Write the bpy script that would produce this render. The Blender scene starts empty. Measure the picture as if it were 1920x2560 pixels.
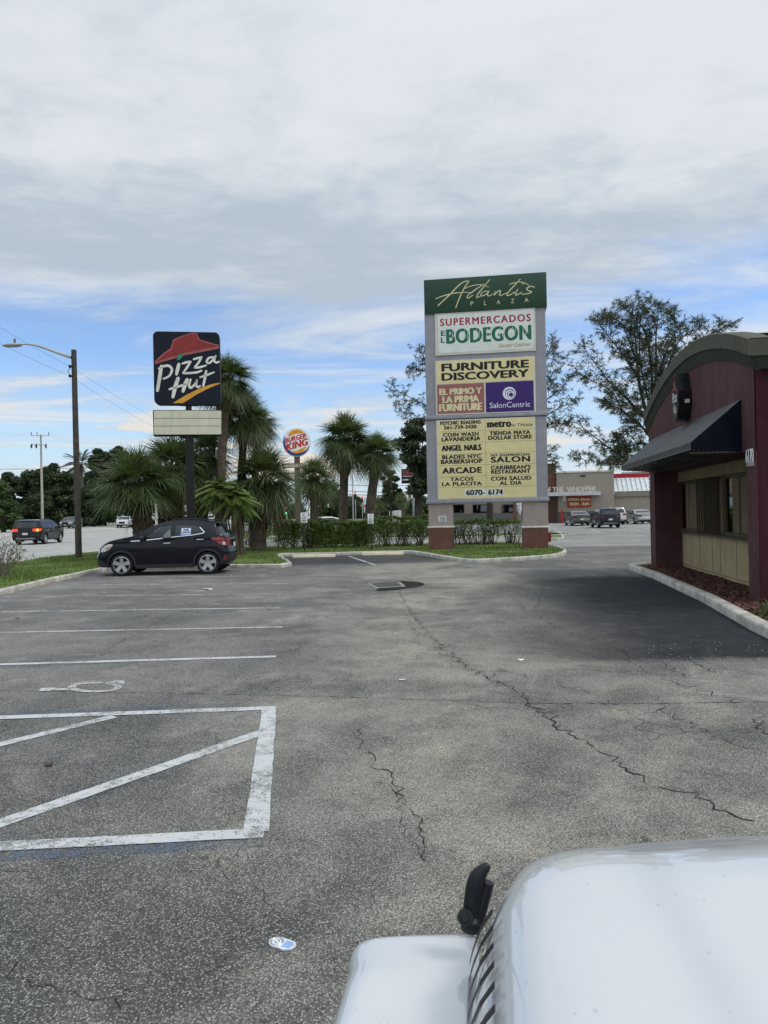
import bpy, bmesh, math, random
import numpy as np
from mathutils import Vector, Matrix

# ------------------------------------------------------------------ camera, world, sun, exposure
scene = bpy.context.scene
COL = scene.collection
R_ = math.radians
FPX, CAMH = 1800.0, 1.75
cd = bpy.data.cameras.new('camera'); cam = bpy.data.objects.new('camera', cd); COL.objects.link(cam)
cd.sensor_fit = 'VERTICAL'; cd.sensor_height = 36.0; cd.lens = FPX / 2560 * 36.0
cd.clip_start = 0.05; cd.clip_end = 3000
CR = Matrix.Rotation(R_(90), 3, 'X') @ Matrix.Rotation(R_(-1.2), 3, 'Z')
cam.matrix_world = Matrix.Translation((0, 0, CAMH)) @ CR.to_4x4()
scene.camera = cam

def ray(px, py):
    return CR @ Vector(((px - 960) / FPX, (1280 - py) / FPX, -1))
def G(px, py, z=0.0):                       # point of the level z seen at a pixel of the photograph
    d = ray(px, py); t = (z - CAMH) / d.z
    return Vector((d.x * t, d.y * t, z))
def P(px, py, y):                           # point at distance y seen at a pixel
    d = ray(px, py); t = y / d.y
    return Vector((d.x * t, y, CAMH + d.z * t))

SUN_EL, SUN_AZ = R_(54), R_(98)             # azimuth clockwise from +Y: high on the right
sl = bpy.data.lights.new('sun', 'SUN'); sl.energy = 1.5; sl.angle = R_(14); sl.color = (1, .95, .88)
so = bpy.data.objects.new('sun', sl); COL.objects.link(so)
sd = Vector((math.sin(SUN_AZ) * math.cos(SUN_EL), math.cos(SUN_AZ) * math.cos(SUN_EL), math.sin(SUN_EL)))
so.rotation_euler = (-sd).to_track_quat('-Z', 'Y').to_euler()

class NT:                                   # terse node-tree helper
    def __init__(s, tree): s.t = tree; s.t.nodes.clear()
    def n(s, typ, **kw):
        nd = s.t.nodes.new(typ)
        for k, v in kw.items():
            if k.startswith('i_'):
                nd.inputs[k[2:].replace('_', ' ')].default_value = v
            else: setattr(nd, k, v)
        return nd
    def l(s, a, b): s.t.links.new(a, b)
    def set(s, inp, v):
        if isinstance(v, bpy.types.NodeSocket): s.l(v, inp)
        else: inp.default_value = v
    def m(s, op, a, b=0.0, c=0.0, clamp=False):
        nd = s.n('ShaderNodeMath', operation=op); nd.use_clamp = clamp
        s.set(nd.inputs[0], a); s.set(nd.inputs[1], b); s.set(nd.inputs[2], c)
        return nd.outputs[0]
    def mix(s, f, a, b, bt='MIX'):
        nd = s.n('ShaderNodeMix', data_type='RGBA', blend_type=bt); nd.clamp_factor = True
        s.set(nd.inputs[0], f)
        for i, v in ((6, a), (7, b)):
            if not isinstance(v, bpy.types.NodeSocket) and len(v) == 3: v = (*v, 1)
            s.set(nd.inputs[i], v)
        return nd.outputs[2]
    def noise(s, vec, scale, detail=4, rough=.55, dist=0):
        nd = s.n('ShaderNodeTexNoise'); s.l(vec, nd.inputs['Vector'])
        nd.inputs['Scale'].default_value = scale; nd.inputs['Detail'].default_value = detail
        nd.inputs['Roughness'].default_value = rough; nd.inputs['Distortion'].default_value = dist
        return nd.outputs['Fac']
    def ss(s, v, a, b, lo=0.0, hi=1.0):
        nd = s.n('ShaderNodeMapRange', interpolation_type='SMOOTHSTEP')
        s.set(nd.inputs['Value'], v); s.set(nd.inputs['From Min'], a); s.set(nd.inputs['From Max'], b)
        s.set(nd.inputs['To Min'], lo); s.set(nd.inputs['To Max'], hi)
        return nd.outputs['Result']
    def comb(s, x, y, z=0.0):
        nd = s.n('ShaderNodeCombineXYZ')
        for i, v in enumerate((x, y, z)): s.set(nd.inputs[i], v)
        return nd.outputs[0]

w = bpy.data.worlds.new('World'); scene.world = w; w.use_nodes = True
N = NT(w.node_tree)
tc = N.n('ShaderNodeTexCoord'); sx = N.n('ShaderNodeSeparateXYZ'); N.l(tc.outputs['Generated'], sx.inputs[0])
X, Y, Z = sx.outputs
sky = N.n('ShaderNodeTexSky', sky_type='NISHITA'); sky.sun_disc = False
sky.sun_elevation = SUN_EL; sky.sun_rotation = SUN_AZ; sky.air_density = 1.0; sky.dust_density = .6; sky.ozone_density = 2.0
zz = N.m('MAXIMUM', Z, .02)
u, v = N.m('DIVIDE', X, zz), N.m('DIVIDE', Y, zz)     # a flat cloud layer one unit overhead
pl = N.comb(u, v)
# high thin sheet: covers everything nearer than about 3.7 cloud heights, torn along its far edge
edge = N.noise(N.comb(N.m('MULTIPLY', u, .55), v, 3.1), .9, 6, .6, .4)
edge = N.m('ADD', N.m('MULTIPLY', edge, .8), N.m('MULTIPLY', N.noise(pl, 2.6, 6, .6, .3), .2))
far = N.m('ADD', N.m('ADD', v, N.m('MULTIPLY', N.m('SUBTRACT', edge, .5), 3.2)), N.m('MULTIPLY', N.m('ABSOLUTE', N.m('ADD', u, .3)), .48))
deck = N.ss(far, 3.15, 4.35, 1, 0)
# broken streaks beyond it
st = N.noise(N.comb(N.m('MULTIPLY', u, .32), N.m('MULTIPLY', v, .52), 7.7), 1.3, 8, .62, .7)
streak = N.ss(st, .41, .66, 0, .93)
lown = N.noise(N.comb(N.m('MULTIPLY', X, 3.2), N.m('MULTIPLY', Z, 9.5), 1.3), 1.6, 8, .6, .3)
lowband = N.m('MULTIPLY', N.ss(Z, .015, .06, 0, 1), N.ss(Z, .10, .19, 1, 0))
cum = N.m('MULTIPLY', N.ss(lown, .48, .57), lowband)
fac = N.m('MAXIMUM', deck, N.m('MAXIMUM', streak, cum), clamp=True)
# cloud tone: bright veils and blue-grey undersides
t1 = N.noise(N.comb(N.m('MULTIPLY', u, .38), N.m('MULTIPLY', v, .75), .4), 1.15, 8, .52, .9)
t2 = N.noise(pl, 1.9, 8, .6, .35)
t3 = N.noise(N.comb(N.m('MULTIPLY', u, .8), v, 5.5), 5.5, 7, .62, .5)
tone = N.m('ADD', N.m('MULTIPLY', t1, .50), N.m('ADD', N.m('MULTIPLY', t2, .28), N.m('MULTIPLY', t3, .22)))
tone = N.m('ADD', tone, N.m('MULTIPLY', N.ss(u, -.4, 1.6), .09))
tone = N.m('ADD', tone, N.m('MULTIPLY', N.ss(v, 2.35, 1.45), .022))
tone = N.m('SUBTRACT', tone, N.m('MULTIPLY', N.m('MULTIPLY', N.ss(v, 1.8, 2.5), N.ss(v, 4.2, 2.9)), .05))
ccol = N.mix(N.ss(tone, .41, .63), (4.55, 5.35, 6.2), (7.2, 7.6, 8.0))
ccol = N.mix(N.m('MULTIPLY', streak, N.m('SUBTRACT', 1.0, deck)), ccol, (7.4, 7.8, 8.2))
ccol = N.mix(N.m('MULTIPLY', cum, N.m('SUBTRACT', 1.0, deck)), ccol, (8.4, 7.7, 6.7))
zen = N.ss(Z, .52, .95, 1.0, 2.0)           # an overcast sky is brightest overhead
back = N.ss(Y, .1, -.5, 1.0, 1.4)          # and on the sun's side, behind the camera
cm = N.n('ShaderNodeVectorMath', operation='SCALE'); N.l(ccol, cm.inputs[0]); N.l(N.m('MULTIPLY', zen, back), cm.inputs['Scale'])
skyc = N.mix(1.0, sky.outputs[0], (1.38, 1.52, 1.74), 'MULTIPLY')
skyc = N.mix(N.ss(Z, .02, .22, .72, 0), skyc, (5.6, 7.1, 8.3))
full = N.mix(fac, skyc, cm.outputs[0])
bg = N.n('ShaderNodeBackground'); N.l(full, bg.inputs['Color']); bg.inputs['Strength'].default_value = .1
wo = N.n('ShaderNodeOutputWorld'); N.l(bg.outputs[0], wo.inputs['Surface'])

vs = scene.view_settings
scene.display_settings.display_device = 'sRGB'
vs.view_transform = 'Standard'; vs.look = 'None'; vs.gamma = 1; vs.exposure = 0.05; vs.use_curve_mapping = False
scene.cycles.use_denoising = True
scene.cycles.max_bounces = 8; scene.cycles.transparent_max_bounces = 24

# ------------------------------------------------------------------ helpers
def L(h):
    h = h.lstrip('#'); c = [int(h[i:i + 2], 16) / 255 for i in (0, 2, 4)]
    return tuple(x / 12.92 if x <= .04045 else ((x + .055) / 1.055) ** 2.4 for x in c)

MATS = {}
def mat(name, col, rough=.6, metal=0.0, var=.14, scale=2.5, bump=0.0, bscale=60, coat=0.0, spec=.28, emit=None, es=1.0, alpha=None, stain=0.0, stain_col=(.03, .03, .028)):
    if name in MATS: return MATS[name]
    m = bpy.data.materials.new(name); m.use_nodes = True; n = NT(m.node_tree)
    if isinstance(col, str): col = L(col)
    o = n.n('ShaderNodeOutputMaterial'); b = n.n('ShaderNodeBsdfPrincipled'); n.l(b.outputs[0], o.inputs[0])
    t = n.n('ShaderNodeTexCoord').outputs['Object']
    f = n.noise(t, scale, 5, .6)
    c = n.mix(n.ss(f, .3, .7), tuple(max(0, x * (1 - var)) for x in col), tuple(min(1, x * (1 + var)) for x in col))
    if stain:
        mp = n.n('ShaderNodeMapping'); n.l(t, mp.inputs[0]); mp.inputs['Scale'].default_value = (5, 5, .35)
        c = n.mix(n.m('MULTIPLY', n.ss(n.noise(mp.outputs[0], 1.2, 5, .6), .5, .75), stain), c, stain_col)
    n.l(c, b.inputs['Base Color'])
    n.set(b.inputs['Roughness'], n.ss(n.noise(t, scale * 3, 3), .2, .8, max(.02, rough - .07), min(1, rough + .07)))
    b.inputs['Metallic'].default_value = metal; b.inputs['Specular IOR Level'].default_value = spec
    b.inputs['Coat Weight'].default_value = coat; b.inputs['Coat Roughness'].default_value = .03
    if emit:
        b.inputs['Emission Color'].default_value = (*emit, 1); b.inputs['Emission Strength'].default_value = es
    if bump:
        bp = n.n('ShaderNodeBump'); bp.inputs['Strength'].default_value = bump; bp.inputs['Distance'].default_value = .02
        n.l(n.noise(t, bscale, 4), bp.inputs['Height']); n.l(bp.outputs[0], b.inputs['Normal'])
    MATS[name] = m; return m

def leafmat(name, c1, c2, rough=.5, trans=.25):
    if name in MATS: return MATS[name]
    m = bpy.data.materials.new(name); m.use_nodes = True; n = NT(m.node_tree)
    o = n.n('ShaderNodeOutputMaterial'); b = n.n('ShaderNodeBsdfPrincipled')
    g = n.n('ShaderNodeNewGeometry'); t = n.n('ShaderNodeTexCoord').outputs['Object']
    f = n.m('ADD', n.m('MULTIPLY', g.outputs['Random Per Island'], .65), n.m('MULTIPLY', n.noise(t, 1.3, 3), .5))
    c = n.mix(n.ss(f, .2, .85), L(c1) if isinstance(c1, str) else c1, L(c2) if isinstance(c2, str) else c2)
    n.l(c, b.inputs['Base Color']); b.inputs['Roughness'].default_value = rough; b.inputs['Specular IOR Level'].default_value = .35
    tr = n.n('ShaderNodeBsdfTranslucent'); n.l(n.mix(.5, c, (.10, .16, .02)), tr.inputs['Color'])
    ms = n.n('ShaderNodeMixShader'); ms.inputs[0].default_value = trans
    n.l(b.outputs[0], ms.inputs[1]); n.l(tr.outputs[0], ms.inputs[2]); n.l(ms.outputs[0], o.inputs[0])
    MATS[name] = m; return m

def glassmat(name, tint, refl=.10):
    if name in MATS: return MATS[name]
    m = bpy.data.materials.new(name); m.use_nodes = True; n = NT(m.node_tree)
    o = n.n('ShaderNodeOutputMaterial'); tr = n.n('ShaderNodeBsdfTransparent'); tr.inputs[0].default_value = (*tint, 1)
    gl = n.n('ShaderNodeBsdfGlossy'); gl.inputs['Roughness'].default_value = .02; gl.inputs[0].default_value = (.9, .95, 1, 1)
    fr = n.n('ShaderNodeLayerWeight'); fr.inputs[0].default_value = .5
    ms = n.n('ShaderNodeMixShader'); n.l(n.m('ADD', n.m('MULTIPLY', n.m('POWER', fr.outputs['Facing'], 5.0), .9), refl * .6, clamp=True), ms.inputs[0])
    n.l(tr.outputs[0], ms.inputs[1]); n.l(gl.outputs[0], ms.inputs[2]); n.l(ms.outputs[0], o.inputs[0])
    MATS[name] = m; return m

class MB:                                   # mesh builder
    def __init__(s): s.v = []; s.f = []
    def add(s, vs, fs):
        k = len(s.v); s.v += [tuple(p) for p in vs]; s.f += [tuple(i + k for i in f) for f in fs]; return s
    def box(s, x0, x1, y0, y1, z0, z1, bev=0.0, M=None):
        if bev <= 0:
            vs = [(x, y, z) for z in (z0, z1) for x, y in ((x0, y0), (x1, y0), (x1, y1), (x0, y1))]
            fs = [(3, 2, 1, 0), (4, 5, 6, 7), (0, 1, 5, 4), (1, 2, 6, 5), (2, 3, 7, 6), (3, 0, 4, 7)]
        else:
            bm = bmesh.new(); bmesh.ops.create_cube(bm, size=1)
            for p in bm.verts: p.co = ((x0 + x1) / 2 + p.co.x * (x1 - x0), (y0 + y1) / 2 + p.co.y * (y1 - y0), (z0 + z1) / 2 + p.co.z * (z1 - z0))
            bmesh.ops.bevel(bm, geom=bm.edges[:], offset=min(bev, .49 * min(x1 - x0, y1 - y0, z1 - z0)), segments=2, profile=.5, affect='EDGES')
            bm.verts.index_update(); vs = [p.co.copy() for p in bm.verts]; fs = [tuple(q.index for q in f.verts) for f in bm.faces]; bm.free()
        if M is not None: vs = [M @ Vector(p) for p in vs]
        return s.add(vs, fs)
    def tube(s, pts, rad, n=8, cap=True, flat=1.0):
        pts = [Vector(p) for p in pts]; k = len(pts)
        if not hasattr(rad, '__len__'): rad = [rad] * k
        vs, fs, prev = [], [], None
        for i, p in enumerate(pts):
            d = (pts[min(i + 1, k - 1)] - pts[max(i - 1, 0)]).normalized()
            if prev is None:
                a = Vector((0, 0, 1)) if abs(d.z) < .9 else Vector((1, 0, 0)); u = d.cross(a).normalized()
            else: u = (prev - d * prev.dot(d)).normalized()
            prev = u; w = d.cross(u)
            for j in range(n):
                t = 2 * math.pi * j / n; vs.append(p + u * math.cos(t) * rad[i] + w * math.sin(t) * rad[i] * flat)
        for i in range(k - 1):
            for j in range(n):
                a, b = i * n + j, i * n + (j + 1) % n; fs.append((a, b, b + n, a + n))
        if cap: fs += [tuple(range(n - 1, -1, -1)), tuple(range((k - 1) * n, k * n))]
        return s.add(vs, fs)
    def lathe(s, prof, n=24, M=None):       # profile of (radius, height) about Z
        vs, fs = [], []; k = len(prof)
        for r, h in prof:
            for j in range(n):
                t = 2 * math.pi * j / n; vs.append(Vector((r * math.cos(t), r * math.sin(t), h)))
        for i in range(k - 1):
            for j in range(n):
                a, b = i * n + j, i * n + (j + 1) % n; fs.append((a, b, b + n, a + n))
        if M is not None: vs = [M @ p for p in vs]
        return s.add(vs, fs)
    def grid(s, rows, flip=False):          # rows of equal length
        n = len(rows[0]); vs = [p for r in rows for p in r]; fs = []
        for i in range(len(rows) - 1):
            for j in range(n - 1):
                f = (i * n + j, i * n + j + 1, (i + 1) * n + j + 1, (i + 1) * n + j); fs.append(f[::-1] if flip else f)
        return s.add(vs, fs)
    def prism(s, pts, y0, y1):              # polygon in XZ extruded along y
        n = len(pts); vs = [(x, y0, z) for x, z in pts] + [(x, y1, z) for x, z in pts]
        return s.add(vs, [tuple(range(n)), tuple(range(2 * n - 1, n - 1, -1))] + [(i, i + n, (i + 1) % n + n, (i + 1) % n) for i in range(n)])
    def slab(s, pts, z0, z1):               # polygon in XY extruded along z
        n = len(pts); vs = [(p[0], p[1], z0) for p in pts] + [(p[0], p[1], z1) for p in pts]
        return s.add(vs, [tuple(range(n - 1, -1, -1)), tuple(range(n, 2 * n))] + [(i, (i + 1) % n, (i + 1) % n + n, i + n) for i in range(n)])
    def build(s, name, m, parent=None, smooth=True, angle=35, fix=False):
        me = bpy.data.meshes.new(name); me.from_pydata(s.v, [], s.f)
        if fix:
            bm = bmesh.new(); bm.from_mesh(me); bmesh.ops.remove_doubles(bm, verts=bm.verts[:], dist=1e-5)
            bmesh.ops.recalc_face_normals(bm, faces=bm.faces[:]); bm.to_mesh(me); bm.free()
        if smooth:
            me.polygons.foreach_set('use_smooth', [True] * len(me.polygons)); me.set_sharp_from_angle(angle=R_(angle))
        if m: me.materials.append(m)
        o = bpy.data.objects.new(name, me); COL.objects.link(o)
        if parent: o.parent = parent
        return o

def tag(o, label=None, cat=None, group=None, kind=None):
    for k, v in (('label', label), ('category', cat), ('group', group), ('kind', kind)):
        if v: o[k] = v
    return o
def thing(name, label, cat, loc=(0, 0, 0), rz=0.0, group=None):
    o = bpy.data.objects.new(name, None); COL.objects.link(o); o.empty_display_size = .1
    o.location = loc; o.rotation_euler = (0, 0, rz); return tag(o, label, cat, group)
def copy_tree(o, parent=None):
    c = o.copy(); COL.objects.link(c); c.parent = parent
    for ch in list(o.children): copy_tree(ch, c)
    return c
def struct(name, mb, m, **k): return tag(mb.build(name, m, **k), kind='structure')
def sheet(name, pts, z, m):
    return struct(name, MB().add([(p[0], p[1], z) for p in pts], [tuple(range(len(pts)))]), m, smooth=False)
def spline(pts, n=8, closed=False):
    pts = [Vector(p) for p in pts]; k = len(pts); out = []
    for i in range(k if closed else k - 1):
        g = (lambda j: pts[j % k]) if closed else (lambda j: pts[max(0, min(k - 1, j))])
        a, b, c, d = g(i - 1), g(i), g(i + 1), g(i + 2)
        for q in range(n):
            t = q / n; out.append(.5 * ((2 * b) + (c - a) * t + (2 * a - 5 * b + 4 * c - d) * t * t + (3 * b - a - 3 * c + d) * t ** 3))
    if not closed: out.append(pts[-1])
    return out
def ribbon(pts, wid):                       # quads along a 2-D path, width per point
    pts = [Vector(p) for p in pts]; k = len(pts)
    if not hasattr(wid, '__len__'): wid = [wid] * k
    a, b = [], []
    for i, p in enumerate(pts):
        d = (pts[min(i + 1, k - 1)] - pts[max(i - 1, 0)]); d.normalize(); nrm = Vector((-d.y, d.x))
        a.append(p + nrm * wid[i] / 2); b.append(p - nrm * wid[i] / 2)
    return a, b

# lettering: built-in vector font turned into meshes
_fc = bpy.data.curves.new('lettering', 'FONT')
_fo = bpy.data.objects.new('lettering', _fc); COL.objects.link(_fo)
def text_geo(body, bold=0.0, shear=0.0, space=1.0):
    _fc.body = body; _fc.offset = bold; _fc.shear = shear; _fc.space_character = space; _fc.resolution_u = 3
    bpy.context.view_layer.update()
    dg = bpy.context.evaluated_depsgraph_get(); me = bpy.data.meshes.new_from_object(_fo.evaluated_get(dg))
    vs = [(p.co.x, p.co.y) for p in me.vertices]; fs = [tuple(p.vertices) for p in me.polygons]
    bpy.data.meshes.remove(me); return vs, fs
def put_text(mb, body, x0, x1, z0, z1, y, bold=.0, shear=0.0, space=1.0, slope=0.0):
    vs, fs = text_geo(body, 0.0, shear, space)   # stretched into the box x0..x1, z0..z1 on the plane y
    ax, bx = min(p[0] for p in vs), max(p[0] for p in vs); az, bz = min(p[1] for p in vs), max(p[1] for p in vs)
    out = []
    for p in vs:
        tx = (p[0] - ax) / (bx - ax); out.append((x0 + (x1 - x0) * tx, y, z0 + (z1 - z0) * (p[1] - az) / (bz - az) + slope * (tx - .5) * (x1 - x0)))
    bd = max(0, bold) * (z1 - z0) / (bz - az) * 1.25   # heavy weights: the outline struck several times, a hair apart
    for q, (dx, dz) in enumerate(((0, 0), (-bd, .3 * bd), (bd, -.3 * bd), (-.5 * bd, -.4 * bd), (.5 * bd, .4 * bd)) if bd > 0 else ((0, 0),)):
        mb.add([(a + dx, b - q * .0004, c + dz) for a, b, c in out], fs)
    return mb

class Plane:                                # upright plane of a sign or wall; at() gives local (x, z) of a pixel
    def __init__(s, o, rz): s.o = Vector(o); s.rz = rz; s.ex = Vector((math.cos(rz), math.sin(rz), 0)); s.n = Vector((math.sin(rz), -math.cos(rz), 0))
    def at(s, px, py, off=0.0):
        d = ray(px, py); c = Vector((0, 0, CAMH)); q = s.o + s.n * off
        t = (q - c).dot(s.n) / d.dot(s.n); p = c + d * t
        return (p - s.o).dot(s.ex), p.z - s.o.z

# ------------------------------------------------------------------ ground materials
def asphalt(name, base, warm, dark, seal=False, agg=1.0):
    m = bpy.data.materials.new(name); m.use_nodes = True; n = NT(m.node_tree)
    o = n.n('ShaderNodeOutputMaterial'); b = n.n('ShaderNodeBsdfPrincipled'); n.l(b.outputs[0], o.inputs[0])
    t = n.n('ShaderNodeTexCoord').outputs['Object']; sp = n.n('ShaderNodeSeparateXYZ'); n.l(t, sp.inputs[0]); x, y = sp.outputs[0], sp.outputs[1]
    big, mid, fine = n.noise(t, .33, 5, .6, .6), n.noise(t, 1.5, 6, .65, .4), n.noise(t, 9, 5, .7)
    lane = n.m('MULTIPLY', n.ss(x, -2.2, .6), n.ss(x, 4.8, 2.0))          # tan worn driving lane between the stalls and the seal coat
    wv = n.m('ADD', n.m('MULTIPLY', lane, .75), n.m('MULTIPLY', n.m('SUBTRACT', big, .5), 1.1), clamp=True)
    c = n.mix(wv, base, warm)
    drk = n.m('ADD', n.m('MULTIPLY', n.ss(big, .60, .38), .55), n.m('MULTIPLY', n.ss(mid, .62, .36), .5), clamp=True)
    drk = n.m('ADD', drk, n.m('MULTIPLY', n.m('MULTIPLY', n.ss(n.m('ADD', y, n.m('MULTIPLY', big, 4)), 8.5, 4.5), n.ss(n.m('ADD', x, n.m('MULTIPLY', mid, 3)), 3.0, .5)), .35), clamp=True)
    c = n.mix(n.m('MULTIPLY', drk, .85), c, dark)
    c = n.mix(n.m('MULTIPLY', n.m('MULTIPLY', n.ss(n.noise(t, .8, 8, .74, 1.2), .50, .72), .34), n.ss(y, 2.5, 6.5, .35, 1)), c, tuple(min(1, k * 1.7) for k in warm))   # pale dusty patches
    unseal = n.m('ADD', 1.0, 0.0)
    if seal:                                                              # black seal coat along the building's kerb, worn at its edges
        a = R_(9.7)
        pdist = n.m('SUBTRACT', n.m('MULTIPLY', x, math.cos(a)), n.m('MULTIPLY', y, math.sin(a)))
        pd = n.m('ADD', pdist, n.m('MULTIPLY', n.m('SUBTRACT', mid, .5), 1.6))
        ends = n.m('MULTIPLY', n.ss(n.m('ADD', y, n.m('MULTIPLY', n.m('ADD', mid, fine), .45)), 8.35, 8.85), n.ss(n.m('ADD', y, n.m('MULTIPLY', big, 3)), 20.5, 18.8))
        sm = n.m('MULTIPLY', n.ss(pd, -1.0, 2.1), ends)
        c = n.mix(n.m('MULTIPLY', sm, .95), c, n.mix(n.ss(n.noise(t, 3.5, 6, .65), .45, .72), (.0085, .0108, .0175), (.028, .031, .037)))
        bay = n.m('MULTIPLY', n.m('MULTIPLY', n.ss(y, 23.6, 25.2), n.ss(y, 32, 30.5)), n.m('MULTIPLY', n.ss(x, -5, -4), n.ss(n.m('ADD', x, n.m('MULTIPLY', mid, 2)), 4.2, 2.6)))
        c = n.mix(n.m('MULTIPLY', bay, .8), c, (.022, .024, .029)); unseal = n.m('SUBTRACT', 1.0, n.m('MULTIPLY', n.m('MAXIMUM', sm, bay), .93))
    vo = n.n('ShaderNodeTexVoronoi', feature='F1'); n.l(t, vo.inputs['Vector']); vo.inputs['Scale'].default_value = 112
    v2 = n.n('ShaderNodeTexVoronoi', feature='F1'); n.l(t, v2.inputs['Vector']); v2.inputs['Scale'].default_value = 240
    sv = n.n('ShaderNodeSeparateColor'); n.l(vo.outputs['Color'], sv.inputs[0])
    near = n.ss(y, 16, 2.5)                                               # coarse worn aggregate, in the same sheet
    stone = n.m('MULTIPLY', unseal, n.m('MULTIPLY', n.ss(vo.outputs['Distance'], .58, .22), n.ss(sv.outputs[0], .35, .95)))
    pit = n.m('MULTIPLY', n.ss(vo.outputs['Distance'], .40, .72), .75)
    c = n.mix(n.m('MULTIPLY', stone, .70 * agg), c, (.56, .55, .52))
    c = n.mix(n.m('MULTIPLY', n.m('MULTIPLY', n.ss(v2.outputs['Distance'], .42, .72), unseal), .38 * agg), c, tuple(k * .4 for k in dark))
    c = n.mix(n.m('MULTIPLY', pit, .7 * agg), c, tuple(k * .22 for k in dark))
    c = n.mix(n.m('MULTIPLY', n.ss(fine, .58, .78), .42), c, tuple(k * .45 for k in dark))
    # web of fine cracks
    dv = n.n('ShaderNodeVectorMath', operation='ADD'); n.l(t, dv.inputs[0])
    nz = n.n('ShaderNodeTexNoise'); n.l(t, nz.inputs['Vector']); nz.inputs['Scale'].default_value = 2.2; nz.inputs['Detail'].default_value = 5
    sc = n.n('ShaderNodeVectorMath', operation='SCALE'); n.l(nz.outputs['Color'], sc.inputs[0]); sc.inputs['Scale'].default_value = .75; n.l(sc.outputs[0], dv.inputs[1])
    ck = None
    for s_, wd, th in ((.9, .008, .5), (2.6, .012, .56)):
        ve = n.n('ShaderNodeTexVoronoi', feature='DISTANCE_TO_EDGE'); n.l(dv.outputs[0], ve.inputs['Vector']); ve.inputs['Scale'].default_value = s_
        k = n.m('MULTIPLY', n.ss(ve.outputs['Distance'], wd, wd * .2), n.ss(n.noise(t, .55 if s_ < 1 else .9, 3, .5, .5), th, th + .1))
        ck = k if ck is None else n.m('MAXIMUM', ck, k)
    c = n.mix(n.m('MULTIPLY', ck, .5), c, (.016, .016, .016))
    n.l(c, b.inputs['Base Color'])
    n.set(b.inputs['Roughness'], n.ss(mid, .2, .8, .68, .95)); b.inputs['Specular IOR Level'].default_value = .14
    bp = n.n('ShaderNodeBump'); bp.inputs['Strength'].default_value = .85; bp.inputs['Distance'].default_value = .006
    h = n.m('SUBTRACT', n.m('ADD', n.m('MULTIPLY', vo.outputs['Distance'], -1.0), n.m('MULTIPLY', v2.outputs['Distance'], -.35)), n.m('MULTIPLY', ck, 1.2))
    n.l(h, bp.inputs['Height']); n.l(bp.outputs[0], b.inputs['Normal'])
    return m

A_LOT = asphalt('asphalt worn', (.222, .217, .203), (.405, .375, .315), (.078, .079, .077), seal=True)
A_REAR = asphalt('asphalt pale', (.30, .297, .285), (.37, .355, .325), (.17, .17, .165), agg=.5)
A_ROAD = asphalt('asphalt road', (.38, .375, .36), (.44, .43, .40), (.27, .27, .262), agg=.4)
M_CONC = mat('concrete kerb', (.40, .385, .345), .85, var=.3, scale=3, bump=.6, bscale=40, stain=.6, stain_col=(.12, .115, .10))
M_SOIL = mat('soil', (.085, .075, .05), .95, var=.3, scale=1.2)
M_TURF = mat('turf', (.085, .13, .028), .95, var=.45, scale=1.6, bump=.8, bscale=25)
M_GRASS = leafmat('grass blade', (.052, .092, .018), (.165, .215, .055), .55, .3)
M_BLACK = mat('black plastic', (.012, .012, .013), .5)
M_DARK = mat('dark rubber', (.015, .015, .016), .8)
M_WHITE = mat('white paint', (.74, .74, .72), .5)
M_STEEL = mat('galvanised steel', (.38, .39, .40), .4, metal=.7)

def paint_mat(name, col, wear, lo=.45, hi=.62):
    m = bpy.data.materials.new(name); m.use_nodes = True; n = NT(m.node_tree)
    o = n.n('ShaderNodeOutputMaterial'); b = n.n('ShaderNodeBsdfPrincipled'); t = n.n('ShaderNodeTexCoord').outputs['Object']
    n.l(n.mix(n.noise(t, 6, 5), tuple(k * .72 for k in col), col), b.inputs['Base Color']); b.inputs['Roughness'].default_value = .75
    tr = n.n('ShaderNodeBsdfTransparent'); ms = n.n('ShaderNodeMixShader')
    vo = n.n('ShaderNodeTexVoronoi'); n.l(t, vo.inputs['Vector']); vo.inputs['Scale'].default_value = 95
    f = n.m('ADD', n.m('MULTIPLY', n.noise(t, 14, 6, .7), .6), n.m('MULTIPLY', n.noise(t, 2.1, 4), .4))
    f = n.m('ADD', f, n.m('MULTIPLY', n.m('SUBTRACT', vo.outputs['Distance'], .4), .22))
    n.l(n.ss(f, lo, hi, 1 - wear * .05, 1 - wear), ms.inputs[0]); n.l(tr.outputs[0], ms.inputs[1]); n.l(b.outputs[0], ms.inputs[2]); n.l(ms.outputs[0], o.inputs[0])
    bp = n.n('ShaderNodeBump'); bp.inputs['Strength'].default_value = .5; bp.inputs['Distance'].default_value = .004
    n.l(n.m('MULTIPLY', vo.outputs['Distance'], -1.0), bp.inputs['Height']); n.l(bp.outputs[0], b.inputs['Normal'])
    return m
PM_BRIGHT = paint_mat('line paint fresh', (.52, .535, .535), .75, .50, .65)
PM_WORN = paint_mat('line paint worn', (.52, .53, .52), .9, .45, .64)
PM_FADED = paint_mat('line paint faded', (.50, .51, .50), .95, .44, .62)
PM_BLUE = paint_mat('line paint blue', (.095, .135, .215), .95, .34, .58)

# ------------------------------------------------------------------ ground, road, lot
rnd = random.Random(5)
sheet('ground', [(-900, -300), (900, -300), (900, 1500), (-900, 1500)], -.03, mat('far ground', (.16, .16, .13), .95, var=.3, scale=.05))
sheet('rear_asphalt_ground', [(-14, 20), (120, 20), (120, 150), (-14, 150)], -.006, A_REAR)
sheet('asphalt_ground', [(-9.6, -12), (34, -12), (34, 31.0), (12, 32.6), (3, 33.2), (-9.6, 33.2)], 0, A_LOT)
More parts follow.
